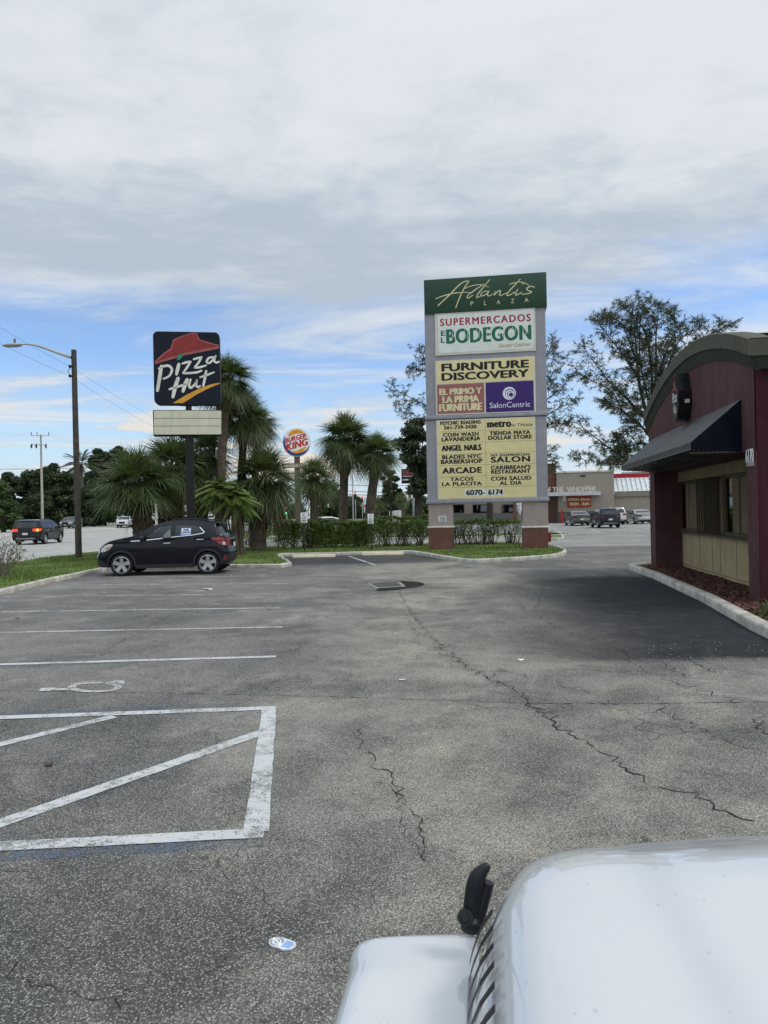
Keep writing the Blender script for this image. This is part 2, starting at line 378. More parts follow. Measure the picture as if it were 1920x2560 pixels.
# the road rises a little towards its far lanes
rd = MB(); ys = [-60, 0, 30, 60, 100, 160, 260, 420]
rd.grid([[(x, y, z) for x, z in ((-14.6, -.012), (-24, -.01), (-38, 0), (-42, .3), (-72, .5))] for y in ys], flip=True)
struct('road', rd, A_ROAD)
vg = MB(); vg.grid([[(x, y, z) for x, z in ((-72, .52), (-90, .5), (-160, .4))] for y in ys], flip=True); struct('far_verge', vg, mat('verge', (.10, .12, .05), .95, var=.3, scale=.3))

def kerb(name, pts, wd=.15, h=.14, z0=-.005, m=None):
    pts = [Vector((p[0], p[1])) for p in pts]; k = len(pts); prof = [(-wd / 2, 0), (-wd / 2, h - .035), (-wd / 2 + .012, h - .012), (-wd / 2 + .035, h), (wd / 2 - .02, h), (wd / 2, h - .02), (wd / 2, 0)]
    rows = []
    for i, p in enumerate(pts):
        a = (pts[i] - pts[i - 1]).normalized() if i else (pts[1] - pts[0]).normalized()
        b = (pts[i + 1] - pts[i]).normalized() if i < k - 1 else a
        d = (a + b).normalized(); nr = Vector((d.y, -d.x)); sc = 1 / max(.5, nr.dot(Vector((a.y, -a.x))))
        rows.append([(p.x - nr.x * q * sc, p.y - nr.y * q * sc, z0 + z) for q, z in prof])
    mb = MB().grid(rows); n = len(prof); mb.f += [tuple(range(n)), tuple(range(len(mb.v) - 1, len(mb.v) - n - 1, -1))]
    o = struct(name, mb, m or M_CONC, angle=50, fix=True); return o

def gxy(px, py, z=0.0): q = G(px, py, z); return Vector((q.x, q.y))
# left verge between lot and road, and the planted island beyond the black hatchback
strip_k = [(-8.75, -12), (-8.9, 8), gxy(0, 1488) , gxy(120, 1458), gxy(237, 1433), (-9.35, 24.6)]
kerb('kerb', strip_k)
isl_front = [(-9.35, 24.0), gxy(560, 1421), gxy(700, 1420), gxy(724, 1416)]
isl = isl_front + [gxy(716, 1408), gxy(694, 1394), gxy(705, 1391), gxy(860, 1388), gxy(1000, 1384), gxy(1024, 1384), gxy(1060, 1389), gxy(1110, 1398), gxy(1173, 1407), gxy(1240, 1405), gxy(1320, 1400), gxy(1385, 1394), gxy(1409, 1386), gxy(1408, 1379), gxy(1385, 1371), gxy(1330, 1366)]
nose = [tuple(p) for p in spline([Vector((*p, 0)) for p in isl[9:]], 5)]
isl_line = [tuple(p) for p in isl[:9]] + nose
kerb('kerb', isl_line)
ic = [Vector((p[0], p[1])) for p in isl_line]
sheet('grass_verge', [(-8.85, -12), (-9.0, 8), gxy(0, 1488) + Vector((-.08, 0)), (-9.42, 23.0), (-9.42, 24.1), (-9.42, 60), (-14.5, 60), (-14.5, -12)], .105, M_TURF)
sheet('grass_island', [(-9.4, 24.08)] + [(p[0], p[1] + .02) for p in isl_line[1:]] + [(6.2, 36.2), (-4, 37.0), (-9.4, 37.5)], .11, M_TURF)
kerb('kerb', [(6.6, 35.6), (6.2, 36.2), (-4, 37.0), (-9.4, 37.6)])
kerb('kerb', [(-14.5, 62), (-14.55, 20), (-14.5, -12)], wd=.4, h=.12)
sheet('footpath', [(-14.3, 38.8), (-9.4, 38.6), (-9.4, 41.0), (-14.3, 41.2)], .116, M_CONC)
# median kerb of the road
kerb('median_kerb', [(-38, -20), (-38, 60), (-38.6, 110), (-39, 260)], wd=.5, h=.17, z0=0)
# second bed beyond the cross drive
bed2 = [(-9.2, 46), (2, 45), (10.5, 45.0), (12.2, 46.0), (12.2, 48), (10, 49.5), (-9.2, 52)]
kerb('kerb', [(-9.2, 52)] + bed2 + [(-9.2, 52)][:0]); sheet('grass_bed', bed2, .10, M_TURF)
# verge beyond, under the far trees
sheet('far_grass', [(-13.5, 60), (6, 60), (7, 90), (-13, 150), (-14.4, 150)], .02, M_TURF)

# grass blades, thick along every kerb
gb = MB()
def blades(poly, n, hmin, hmax, z, mb=gb):
    xs = [p[0] for p in poly]; ys_ = [p[1] for p in poly]; k = 0
    while k < n:
        x, y = rnd.uniform(min(xs), max(xs)), rnd.uniform(min(ys_), max(ys_)); ins = False; j = len(poly) - 1
        for i in range(len(poly)):
            if (poly[i][1] > y) != (poly[j][1] > y) and x < (poly[j][0] - poly[i][0]) * (y - poly[i][1]) / (poly[j][1] - poly[i][1] + 1e-12) + poly[i][0]: ins = not ins
            j = i
        k += 1
        if not ins: continue
        a = rnd.uniform(0, 6.28); h = rnd.uniform(hmin, hmax) * (.6 + .8 * (math.sin(x * 1.7) * math.sin(y * 1.3) * .5 + .5)); wd = h * .17; l = rnd.uniform(.2, .7) * h; b = rnd.uniform(0, 6.28)
        mb.add([(x - math.cos(a) * wd, y - math.sin(a) * wd, z), (x + math.cos(a) * wd, y + math.sin(a) * wd, z), (x + math.cos(b) * l, y + math.sin(b) * l, z + h)], [(0, 1, 2)])
blades([(-9.05, 12), (-9.25, 16), (-9.45, 24.2), (-9.45, 34), (-14.4, 34), (-14.4, 12)], 34000, .03, .09, .10)
blades([tuple(p) for p in isl_front] + [tuple(p) for p in isl[4:7]] + [(-4.2, 31), (-5, 36.5), (-9.4, 37)], 15000, .03, .085, .105)
blades([tuple(p) for p in isl[6:]] + [(6.2, 35.8), (-4, 36.6), (-4.3, 31)], 20000, .03, .10, .105)
tag(gb.build('grass', M_GRASS, smooth=False), 'short green lawn grass on the verge and islands beyond the kerbs', 'grass', kind='stuff')

# painted lines: polygons traced on the ground
def strip(name, a, b, wa, wb, z, m):
    a, b = Vector(a), Vector(b); d = (b - a).normalized(); nr = Vector((-d.y, d.x)); k = 26; L_ = []; Rr = []
    for i in range(k + 1):
        t = i / k; p = a.lerp(b, t); h = (wa + (wb - wa) * t) / 2
        L_.append((*(p + nr * (h + rnd.uniform(-.004, .004))), z)); Rr.append((*(p - nr * (h + rnd.uniform(-.004, .004))), z))
    return struct(name, MB().grid([L_, Rr]), m, smooth=False)
e1, e2 = gxy(672, 1771), gxy(643, 2084)
far_l = lambda px, py: gxy(px, py)
def hline(py0, py1, px1, x_end, wd, m, z=.006):
    a = gxy(0, py0); b = gxy(px1, py1); d = (b - a) / (b.x - a.x); a2 = b + d * (x_end - b.x); return strip('road_marking', a2, b, wd, wd, z, m)
hline(1795, 1771, 689, -7.9, .115, PM_BRIGHT); hline(1785, 1762, 600, -7.9, .13, PM_BLUE, .004)
hline(2118, 2085, 660, -7.9, .115, PM_BRIGHT, .0075); hline(2140, 2103, 660, -7.9, .13, PM_BLUE, .004)
strip('road_marking', gxy(673, 1772), gxy(640, 2082), .125, .14, .0065, PM_BRIGHT)
a, b = gxy(660, 1830), gxy(0, 2060); strip('road_marking', a + (b - a) * ((a.y - 3.98) / (a.y - b.y)), a, .125, .125, .0055, PM_BRIGHT)
a, b = gxy(285, 1792), gxy(0, 1862); strip('road_marking', a + (b - a) * ((a.y - 3.98) / (a.y - b.y)), a, .115, .115, .0055, PM_BRIGHT)
hline(1662, 1642, 690, -8.2, .11, PM_BRIGHT); hline(1668, 1655, 330, -8.2, .12, PM_BLUE, .004)
for y0, y1, px1, m in ((1582, 1568, 706, PM_WORN), (1530, 1520, 700, PM_WORN), (1492, 1485, 706, PM_FADED), (1464, 1459, 722, PM_FADED), (1446, 1440, 690, PM_FADED)):
    hline(y0, y1, px1, -8.7, .10, m)
strip('road_marking', gxy(873, 1391), gxy(939, 1413), .11, .11, .006, PM_WORN)
for q0, q1 in (((1385, 1324), (1404, 1331)), ((1476, 1322), (1500, 1332)), ((1575, 1322), (1605, 1330)), ((1412, 1306), (1420, 1312)), ((1586, 1306), (1600, 1310))):
    strip('road_marking', gxy(*q0), gxy(*q1), .16, .16, .004, PM_WORN)
for y_ in (-18.2, -21.6, -27, -31):       # lane dashes on the road
    pass
strip('road_marking', (-15.6, 10), (-15.6, 140), .15, .15, .0, PM_WORN)
for k in range(9): strip('road_marking', (-26.5, 24 + k * 12), (-26.5, 27 + k * 12), .14, .14, .002, PM_WORN); strip('road_marking', (-31.5, 30 + k * 12), (-31.5, 33 + k * 12), .14, .14, .003, PM_WORN)

# wheelchair mark, lying along the stall
wm = MB()
def wstroke(pts, wd):
    q = spline([(*gxy(*p), 0) for p in pts], 6); a, b = ribbon([(p.x, p.y) for p in q], wd); wm.grid([[(p.x, p.y, .0065) for p in a], [(p.x, p.y, .0065) for p in b]])
def wpx(x, y): return (x / 1.508, 1400 + y / 1.508)
wstroke([wpx(358 + 88 * math.cos(a), 481 + 16.5 * math.sin(a)) for a in np.linspace(-1.0, 5.0, 16)], .075)
wstroke([wpx(*p) for p in ((400, 466), (425, 462), (445, 459), (456, 463), (455, 472))], .075)
wstroke([wpx(*p) for p in ((265, 488), (235, 489), (205, 489))], .085)
wstroke([wpx(*p) for p in ((150, 491), (180, 489), (205, 490))], .13)
struct('road_marking', wm, PM_FADED, smooth=False)

# cracks: dark open joints through the asphalt
M_CRACK = mat('crack black', (.018, .018, .017), 1.0)
cr = MB()
def crack(pts, wd, jag=.035):
    q = [gxy(*p) for p in pts]; out = []
    for i in range(len(q) - 1):
        n = max(2, int((q[i + 1] - q[i]).length / .05)); d = (q[i + 1] - q[i]).normalized(); nr = Vector((-d.y, d.x))
        for k in range(n): out.append(q[i].lerp(q[i + 1], k / n) + nr * rnd.gauss(0, jag))
    out.append(q[-1]); ws = [wd * max(.15, rnd.gauss(.75, .4)) for _ in out]
    a, b = ribbon(out, ws); cr.grid([[(p.x, p.y, .0035) for p in a], [(p.x, p.y, .0035) for p in b]])
r2 = lambda pts: [(880 + x / 1.595, 1420 + y / 1.595) for x, y in pts]
crack(r2([(185, 90), (215, 150), (255, 200), (295, 250), (345, 300), (380, 330), (440, 375), (500, 415), (550, 445), (620, 465), (690, 515), (730, 560), (775, 590), (830, 635), (900, 680), (960, 720), (1040, 770), (1130, 820), (1240, 880), (1370, 900), (1450, 960), (1600, 1010)]), .012)
crack(r2([(225, 165), (300, 260), (360, 320), (430, 370), (520, 430), (600, 470), (690, 530)]), .006, .05)
crack(r2([(550, 445), (590, 400), (700, 440), (800, 445), (880, 480), (940, 500), (1060, 545)]), .007)
crack(r2([(200, 175), (240, 235), (270, 265), (230, 292), (330, 322), (440, 390)]), .008)
crack(r2([(20, 640), (40, 720), (95, 755), (85, 790), (140, 820), (180, 880), (190, 930), (240, 970), (265, 1030), (262, 1080), (290, 1170)]), .009, .02)
crack(r2([(120, 850), (160, 870), (185, 905), (200, 1020), (240, 1090), (280, 1160), (330, 1230)]), .004, .02)
crack([(-200, 1722), (0, 1727), (265, 1731), (600, 1737), (880, 1744), (1085, 1750), (1318, 1759), (1570, 1760), (1920, 1755), (2200, 1750)], .009, .006)
crack(r2([(720, 180), (790, 225), (870, 260), (960, 280), (1080, 330), (1110, 380), (1190, 420), (1290, 460), (1480, 510), (1530, 540)]), .008)
crack(r2([(1245, 378), (1290, 410), (1330, 432)]), .010); crack(r2([(1320, 360), (1390, 390), (1450, 420)]), .010)
crack(r2([(1220, 545), (1300, 600), (1360, 620), (1500, 690), (1659, 740)]), .008); crack(r2([(1200, 630), (1300, 645), (1380, 662)]), .006)
crack(r2([(640, 110), (700, 180), (745, 150), (770, 45)]), .008); crack(r2([(1580, 600), (1659, 665)]), .008)
crack(r2([(690, 540), (740, 580), (790, 575), (830, 635)]), .008)
crack([(560, 1500), (420, 1540), (330, 1590), (250, 1640)], .010, .05); crack([(0, 1830), (150, 1845), (320, 1851), (460, 1862)], .004)
crack([(300, 2480), (520, 2440), (640, 2300), (760, 2240)], .004, .02); crack([(20, 2420), (120, 2470), (300, 2520)], .004, .02)
struct('ground_crack', cr, M_CRACK, smooth=False)

# pale grit scattered where the seal coat is wearing off
gr_ = MB()
for k in range(240):
    q = gxy(rnd.uniform(1620, 2100), rnd.uniform(1600, 1700)) if k < 160 else gxy(rnd.uniform(1180, 1920), rnd.uniform(1520, 1760)); s_ = rnd.uniform(.003, .009); h_ = s_ * .6; a = rnd.uniform(0, 6.28)
    gr_.add([(q.x + s_ * math.cos(a + t) * rnd.uniform(.6, 1.2), q.y + s_ * math.sin(a + t), .0) for t in (0, 1.6, 3.1, 4.7)] + [(q.x, q.y, h_)], [(0, 1, 4), (1, 2, 4), (2, 3, 4), (3, 0, 4)])
tag(gr_.build('grit', mat('pale grit', (.42, .41, .39), .9), smooth=False), 'pale loose grit scattered over the black seal coat near the kerb', 'grit', kind='stuff')
# storm drain, wheel stops, litter
dr = thing('storm_drain', 'square metal storm drain grate in a concrete collar with a wet black stain beside it', 'drain')
q = [gxy(*p) for p in ((918, 1460), (1000, 1455), (1014, 1467), (940, 1471))]
MB().slab(q, .001, .012).build('collar', mat('drain collar', (.22, .215, .20), .85, var=.3, scale=4), dr, fix=True)
c = sum(q, Vector((0, 0))) / 4; qi = [c + (p - c) * .80 for p in q]
MB().slab(qi, .0125, .016).build('grate_bed', mat('drain pit', (.006, .006, .006), .9), dr, fix=True)
gm = MB()
for k in range(9):
    a, b = qi[0].lerp(qi[1], (k + .3) / 9), qi[3].lerp(qi[2], (k + .3) / 9); a2, b2 = qi[0].lerp(qi[1], (k + .62) / 9), qi[3].lerp(qi[2], (k + .62) / 9); gm.slab([a, a2, b2, b], .0165, .026)
for k in (.0, .47, .95): gm.slab([qi[0].lerp(qi[3], k), qi[1].lerp(qi[2], k), qi[1].lerp(qi[2], k + .05), qi[0].lerp(qi[3], k + .05)], .0165, .027)
gm.build('grate', mat('cast iron', (.13, .13, .125), .6), dr, fix=True)
pts = spline([(*gxy(*p), 0) for p in ((985, 1455), (1030, 1454), (1060, 1459), (1052, 1466), (1020, 1471), (985, 1476), (940, 1476))], 6, True)
sheet('wet_stain', pts, .0008 + .004, mat('wet black', (.007, .008, .006), .6, spec=.1))
def stop(p0, p1, label):
    a, b = gxy(*p0), gxy(*p1); d = b - a
    t = thing('wheel_stop', label, 'wheel stop', (*a, .001), math.atan2(d.y, d.x), 'concrete wheel stops in the far bays')
    n = d.length; pr = [(-.08, 0), (-.07, .09), (-.05, .125), (.05, .125), (.07, .09), (.08, 0)]
    mb = MB().grid([[(x, y * s, z * s2) for y, z in pr] for x, s, s2 in ((0, .85, .9), (.04, 1, 1), (n - .04, 1, 1), (n, .85, .9))]); mb.f += [tuple(range(6)), tuple(range(23, 17, -1))]
    mb.build('block', mat('cream wheel stop', (.62, .55, .42), .85, var=.12), t, fix=True)
    for xx in (.25, n - .25): MB().lathe([(.0, .127), (.018, .127), (.018, .12)], 10, Matrix.Translation((xx, 0, 0))).build('anchor_pin', M_DARK, t)
stop((732, 1394), (838, 1392), 'cream concrete wheel stop in front of the left parking sign')
stop((906, 1388), (1009, 1386), 'cream concrete wheel stop in front of the right parking sign, nearer the tall sign')
# flattened drinks can
t = thing('flattened_can', 'flattened silver and blue drinks can lying on the asphalt beside the white fender', 'litter', G(707, 2362, .002), R_(-25)); t.scale = (1.18, 1.18, 1.18)
o = [(math.cos(k * .26) * .033 - .022, math.sin(k * .26) * .028) for k in range(6, 19)]
o = [(-.022 + .03 * math.cos(a), .028 * math.sin(a)) for a in np.linspace(math.pi * .5, math.pi * 1.5, 10)] + [(.0, -.027), (.02, -.031), (.045, -.018), (.05, .004), (.038, .022), (.015, .026)]
MB().slab(o, 0, .006).build('can_body', mat('can aluminium', (.72, .75, .80), .28, metal=.5), t, fix=True)
MB().slab([(.005, -.02), (.036, -.017), (.042, .005), (.03, .017), (.006, .018)], .0062, .0068).build('can_print', mat('can blue', (.22, .34, .56), .4), t)
MB().lathe([(.018, .0064), (.0215, .009), (.024, .0064)], 20, Matrix.Translation((-.024, 0, 0))).lathe([(.006, .0064), (.008, .0085), (.010, .0064)], 12, Matrix.Translation((-.022, 0, 0))).build('can_rim', M_STEEL, t)
def scrap(px, py, s, col, nm, label):
    t0 = G(px, py, .0); mb = MB(); n = 7; top = []; r_ = random.Random(px)
    for k in range(n):
        a = k / n * 6.28; q = s * r_.uniform(.6, 1.2); top.append((math.cos(a) * q, math.sin(a) * q * .8, r_.uniform(.004, s * .35)))
    mb.add(top + [(0, 0, s * .3), (0, 0, .0)], [(i, (i + 1) % n, n) for i in range(n)] + [((i + 1) % n, i, n + 1) for i in range(n)])
    o_ = mb.build(nm, mat('scrap ' + label[:9], col, .7), None, smooth=False); o_.location = t0; tag(o_, label, 'litter')
scrap(520, 1474, .11, (.6, .6, .58), 'paper_scrap', 'crumpled white paper scrap on the stall lines in front of the dark hatchback')
scrap(120, 1914, .035, (.05, .03, .015), 'dead_leaf', 'curled brown dead leaf inside the striped no-parking zone')
scrap(44, 1546, .05, (.04, .03, .02), 'dead_leaf', 'dark dead leaf on the asphalt at the left edge of the lot')
scrap(674, 1524, .045, (.04, .03, .02), 'dead_leaf', 'small dark leaf at the right end of a faded stall line')
scrap(1303, 1651, .045, (.7, .7, .68), 'paper_scrap', 'small white paper scrap lying on the tan driving lane')
scrap(1008, 1701, .045, (.5, .49, .45), 'paper_scrap', 'pale grey paper scrap near the long cross joint')

# ------------------------------------------------------------------ pylon signs
def c4(x, y): return (1030 + x / 4.484, 660 + y / 4.484)
def c5(x, y): return (1030 + x / 4.484, 1030 + y / 4.484)
def c2(x, y): return (350 + x / 3.455, 780 + y / 3.455)
class Board:                                # traced rectangles, lettering and strokes on a sign's own plane
    def __init__(s, plane, conv): s.p = plane; s.c = conv
    def pt(s, x, y, off=0.0): return s.p.at(*s.c(x, y), off)
    def rect(s, l, r, t, b, off=0.0):
        m, h = (l + r) / 2, (t + b) / 2
        return s.pt(l, h, off)[0], s.pt(r, h, off)[0], s.pt(m, b, off)[1], s.pt(m, t, off)[1]
    def box(s, mb, l, r, t, b, y0, y1, bev=0.0):
        x0, x1, z0, z1 = s.rect(l, r, t, b); return mb.box(x0, x1, y0, y1, z0, z1, bev)
    def text(s, mb, body, l, r, t, b, y, bold=.02, shear=0.0, space=1.0):
        x0, x1, z0, z1 = s.rect(l, r, t, b); return put_text(mb, body, x0, x1, z0, z1, y, bold, shear, space)
    def stroke(s, mb, pts, wd, y, n=7):
        sc = abs(s.pt(100, 0)[0] - s.pt(0, 0)[0]) / 100
        q = spline([(*s.pt(*p), 0) for p in pts], n); k = len(q)
        ws = [sc * wd * (.72 + .34 * math.sin(math.pi * (.15 + .8 * i / (k - 1)))) for i in range(k)]
        a, b = ribbon([(p.x, p.y) for p in q], ws)
        rows = [[(p.x, y, p.y) for p in a], [(p.x, y, p.y) for p in b]]; mb.grid(rows)
        for c_, r_ in ((q[0], ws[0] / 2), (q[-1], ws[-1] / 2)):
            mb.add([(c_.x + math.cos(t) * r_, y - .0004, c_.y + math.sin(t) * r_) for t in np.linspace(0, 2 * math.pi, 11)[:-1]], [tuple(range(10))])
    def poly(s, mb, pts, y0, y1): return mb.prism([s.pt(*p) for p in pts], y0, y1)

# the tall plaza sign
o = G(1070, 1374, .11); SP = Plane(o, R_(-8.3)); B4, B5 = Board(SP, c4), Board(SP, c5)
sg = thing('plaza_sign', 'tall grey shop directory sign on two thick maroon based columns with a green header', 'sign', o, SP.rz)
M_SGREY = mat('sign grey', (.285, .285, .315), .75, var=.07, bump=.15, stain=.12); M_TAUPE = mat('column taupe', (.34, .285, .265), .85, var=.08, bump=.2)
M_MAROON = mat('column maroon', (.150, .068, .055), .8, var=.14, stain=.2); M_GREEN = mat('header green', (.018, .055, .032), .5, var=.12)
M_CREAMF = mat('panel frame', (.60, .58, .50), .6, var=.06, stain=.1); M_PANW = mat('panel white', (.66, .70, .66), .4, var=.05, stain=.08, stain_col=(.3, .32, .3)); M_PANC = mat('panel cream', (.70, .60, .315), .4, var=.06)
M_PANP = mat('panel dusty red', (.30, .115, .105), .45, var=.1); M_PURP = mat('panel purple', (.036, .012, .135), .3, var=.06)
M_INK = mat('ink black', (.010, .012, .016), .4); M_RED = mat('ink red', (.36, .018, .035), .4); M_GRN = mat('ink green', (.012, .125, .065), .4); M_TAN = mat('ink tan', (.50, .36, .15), .4); M_CREAM = mat('ink cream', (.66, .60, .36), .45); M_LILAC = mat('ink lilac white', (.70, .68, .74), .4)
D = .85
for l, r in ((185, 458), (1243, 1528)):
    col = MB(); B5.box(col, l, r, 1010, 1292, 0.03, D - .03); cu = col.build('column', M_TAUPE, sg)
    mo = MB(); B5.box(mo, l - 14, r + 14, 1280, 1300, -.03, D + .03, .03); mo.build('moulding', M_CREAMF, cu)
    x0, x1, _, z1 = B5.rect(l, r, 1298, 1545); MB().box(x0, x1, .0, D, -.25, z1).build('column_base', M_MAROON, cu)
fr = MB(); B4.box(fr, 150, 1505, 520, 1700, .0, D)
x0, x1, z0, z1 = B5.rect(162, 1520, 70, 980); fr.box(x0 + .01, x1 - .01, .004, D - .004, z0, z1); fr.build('frame', M_SGREY, sg)
for (l, r, t, b, B) in ((145, 1522, 1683, 1722, B4), (162, 1540, 974, 1014, B5)):
    m_ = MB(); B.box(m_, l, r, t, b, -.07, D + .07, .012); m_.build('ledge', M_SGREY, sg)
h_ = MB(); B4.box(h_, 137, 1508, 142, 525, -.09, D + .09, .006); hd = h_.build('header', M_GREEN, sg)
let = MB()
for p, wd in ((((293, 474), (350, 420), (420, 355), (510, 262), (570, 215), (612, 200), (640, 200)), 15), (((640, 200), (600, 255), (560, 330), (520, 420), (492, 498)), 15), (((266, 398), (330, 372), (420, 346), (520, 328), (650, 325)), 12),
              (((806, 234), (745, 272), (680, 318), (624, 362), (628, 390), (684, 356)), 13), (((590, 285), (650, 258), (740, 240), (800, 245), (858, 268)), 10), (((872, 182), (842, 218), (790, 282), (738, 346), (728, 384), (778, 362)), 13),
              (((866, 312), (815, 314), (772, 345), (785, 366), (830, 345), (862, 316), (846, 352), (860, 366), (905, 345)), 12), (((935, 315), (920, 358), (965, 312), (992, 308), (980, 350), (998, 358), (1060, 330)), 12),
              (((1212, 178), (1160, 235), (1100, 300), (1062, 350), (1085, 360), (1150, 322)), 13), (((1088, 238), (1150, 218), (1230, 212), (1312, 246)), 10), (((1185, 290), (1158, 345), (1175, 355), (1225, 325)), 12), (((1238, 228), (1244, 232)), 14),
              (((1372, 268), (1330, 258), (1285, 282), (1300, 305), (1338, 320), (1300, 340), (1222, 346)), 12)):
    B4.stroke(let, p, wd * .80, -.097)
for ch, l, r, t, b in (('P', 656, 690, 427, 473), ('L', 808, 832, 418, 468), ('A', 948, 990, 412, 456), ('Z', 1110, 1145, 397, 445), ('A', 1260, 1306, 387, 433)): B4.text(let, ch, l, r, t, b, -.097, -.012)
let.build('lettering', M_CREAM, hd, smooth=False)
def panel(B, l, r, t, b, m, y=-.035, nm='panel', par=None, y1=-.004):
    q = MB(); B.box(q, l, r, t, b, y, y1); return q.build(nm, m, par or sg)
def words(par, m, B, items, y, bold=.024, **k):
    q = MB()
    for body, l, r, t, b in items: B.text(q, body, l, r, t, b, y, bold, **k)
    q.build('lettering', m, par, smooth=False)
f1 = panel(B4, 260, 1385, 527, 1002, M_CREAMF, -.05, 'panel_frame'); p1 = panel(B4, 294, 1362, 548, 976, M_PANW, -.058, 'panel', sg, -.052)
words(p1, M_RED, B4, [('SUPERMERCADOS', 318, 1328, 592, 672)], -.062, .026, space=1.25)
words(p1, M_GRN, B4, [('BODEGON', 392, 1328, 712, 872), ('E', 328, 372, 752, 808), ('L', 328, 368, 830, 886)], -.062, .034, space=1.1)
cutm = MB()                                  # pale chisel cuts in the carved green letters
for k, x in enumerate((455, 590, 720, 840, 985, 1120, 1245)):
    for d_ in (0, 34): B4.poly(cutm, [(x - 8 + d_, 850 - k * 8), (x - 3 + d_, 850 - k * 8), (x + 8 + d_, 745 - k * 8), (x + 4 + d_, 745 - k * 8)], -.0645, -.0635)
cutm.build('letter_cuts', M_PANW, p1)
words(p1, M_TAN, B4, [('Sentir Latino', 958, 1325, 887, 930)], -.062, .02, shear=.5)
panel(B4, 265, 1385, 1062, 1678, M_CREAMF, -.05, 'panel_frame'); p2 = panel(B4, 279, 1366, 1072, 1326, M_PANC, -.058, 'panel', sg, -.052)
words(p2, M_INK, B4, [('FURNITURE', 338, 1303, 1101, 1184), ('DISCOVERY', 338, 1303, 1206, 1288)], -.062, .055)
p3 = panel(B4, 284, 809, 1346, 1674, M_PANP, -.058, 'panel', sg, -.052)
words(p3, M_CREAM, B4, [('EL PRIMO Y', 312, 778, 1394, 1462), ('LA PRIMA', 348, 745, 1481, 1551), ('FURNITURE', 310, 780, 1568, 1645)], -.062, .05)
p4 = panel(B4, 827, 1364, 1320, 1655, M_PURP, -.058, 'panel', sg, -.052)
words(p4, M_LILAC, B4, [('SalonCentric', 873, 1325, 1548, 1610)], -.062, .0)
ring = MB(); sc = abs(B4.pt(100, 0)[0] - B4.pt(0, 0)[0]) / 100
def arc_ring(mb, cx, cz, r0, r1, y, a0=0, a1=2 * math.pi, off=(0, 0)):
    n = 30; A = np.linspace(a0, a1, n)
    mb.grid([[(cx + math.cos(t) * r1, y, cz + math.sin(t) * r1) for t in A], [(cx + off[0] + math.cos(t) * r0, y, cz + off[1] + math.sin(t) * r0) for t in A]])
cx, cz = B4.pt(1090, 1452); q_ = sc * 71
arc_ring(ring, cx, cz, q_ * .74, q_, -.062, off=(.1 * q_, -.05 * q_)); arc_ring(ring, cx + .1 * q_, cz - .12 * q_, q_ * .5, q_ * .66, -.0624, .1, 5.0, (.06 * q_, -.03 * q_)); arc_ring(ring, cx + .22 * q_, cz - .2 * q_, q_ * .32, q_ * .46, -.0628, off=(.03 * q_, -.02 * q_))
ring.build('logo', M_LILAC, p4, smooth=False)
panel(B5, 280, 1391, 74, 971, M_CREAMF, -.05, 'panel_frame')
p5 = panel(B5, 294, 1376, 84, 962, M_PANC, -.058, 'panel', sg, -.052)
ln = MB()
for y in (207, 338, 464, 590, 715, 838): B5.box(ln, 296, 1376, y - 1.5, y + 1.5, -.0605, -.059)
B5.box(ln, 825, 828, 86, 840, -.0605, -.0588); ln.build('panel_seam', mat('seam', (.26, .21, .10), .7), p5)
words(p5, M_INK, B5, [('PSYCHIC READING', 320, 768, 101, 139), ('561-739-3420', 363, 722, 151, 191), ('COIN WASH', 352, 745, 232, 273), ('LAVANDERIA', 335, 765, 281, 325), ('ANGEL NAILS', 338, 773, 370, 433), ('BLADES NYC', 342, 773, 480, 522), ('BARBERSHOP', 328, 788, 532, 577), ('ARCADE', 345, 778, 622, 686), ('TACOS', 432, 688, 733, 772), ('LA PLACITA', 340, 782, 785, 825),
    ('metro', 847, 1105, 106, 170), ('TIENDA MAYA', 872, 1322, 212, 254), ('DOLLAR STORE', 857, 1340, 263, 306), ('NY DOMINICAN', 890, 1315, 468, 494), ('SALON', 888, 1318, 500, 561), ("CARIBBEAN'S", 887, 1325, 597, 640), ('RESTAURANT', 890, 1323, 647, 688), ('CON SALUD', 887, 1332, 721, 764), ('AL DIA', 985, 1230, 776, 815)], -.062, .052, space=1.1)
words(p5, M_INK, B5, [('by', 1118, 1162, 132, 170), ('Mobile', 1218, 1352, 124, 163), ('T', 1178, 1206, 128, 162)], -.062, .004)
pw = MB(); B5.box(pw, 590, 828, 864, 940, -.0615, -.0585); B5.box(pw, 838, 1028, 862, 937, -.0615, -.0585); pw = pw.build('number_plate', M_PANW, p5)
words(p5, M_INK, B5, [('6070-', 610, 815, 873, 931), ('6174', 857, 1015, 868, 926)], -.064, .045)
t = thing('notice_plate', 'small white notice plate on the left column of the tall shop sign', 'notice', SP.o, SP.rz)
q = MB(); B5.box(q, 297, 387, 1163, 1228, .012, .027); q = q.build('plate', M_WHITE, t)
words(q, M_INK, B5, [('PRIVATE', 305, 380, 1170, 1181), ('PARKING', 315, 372, 1187, 1200), ('TOW AWAY', 308, 378, 1206, 1220)], .010, .03)

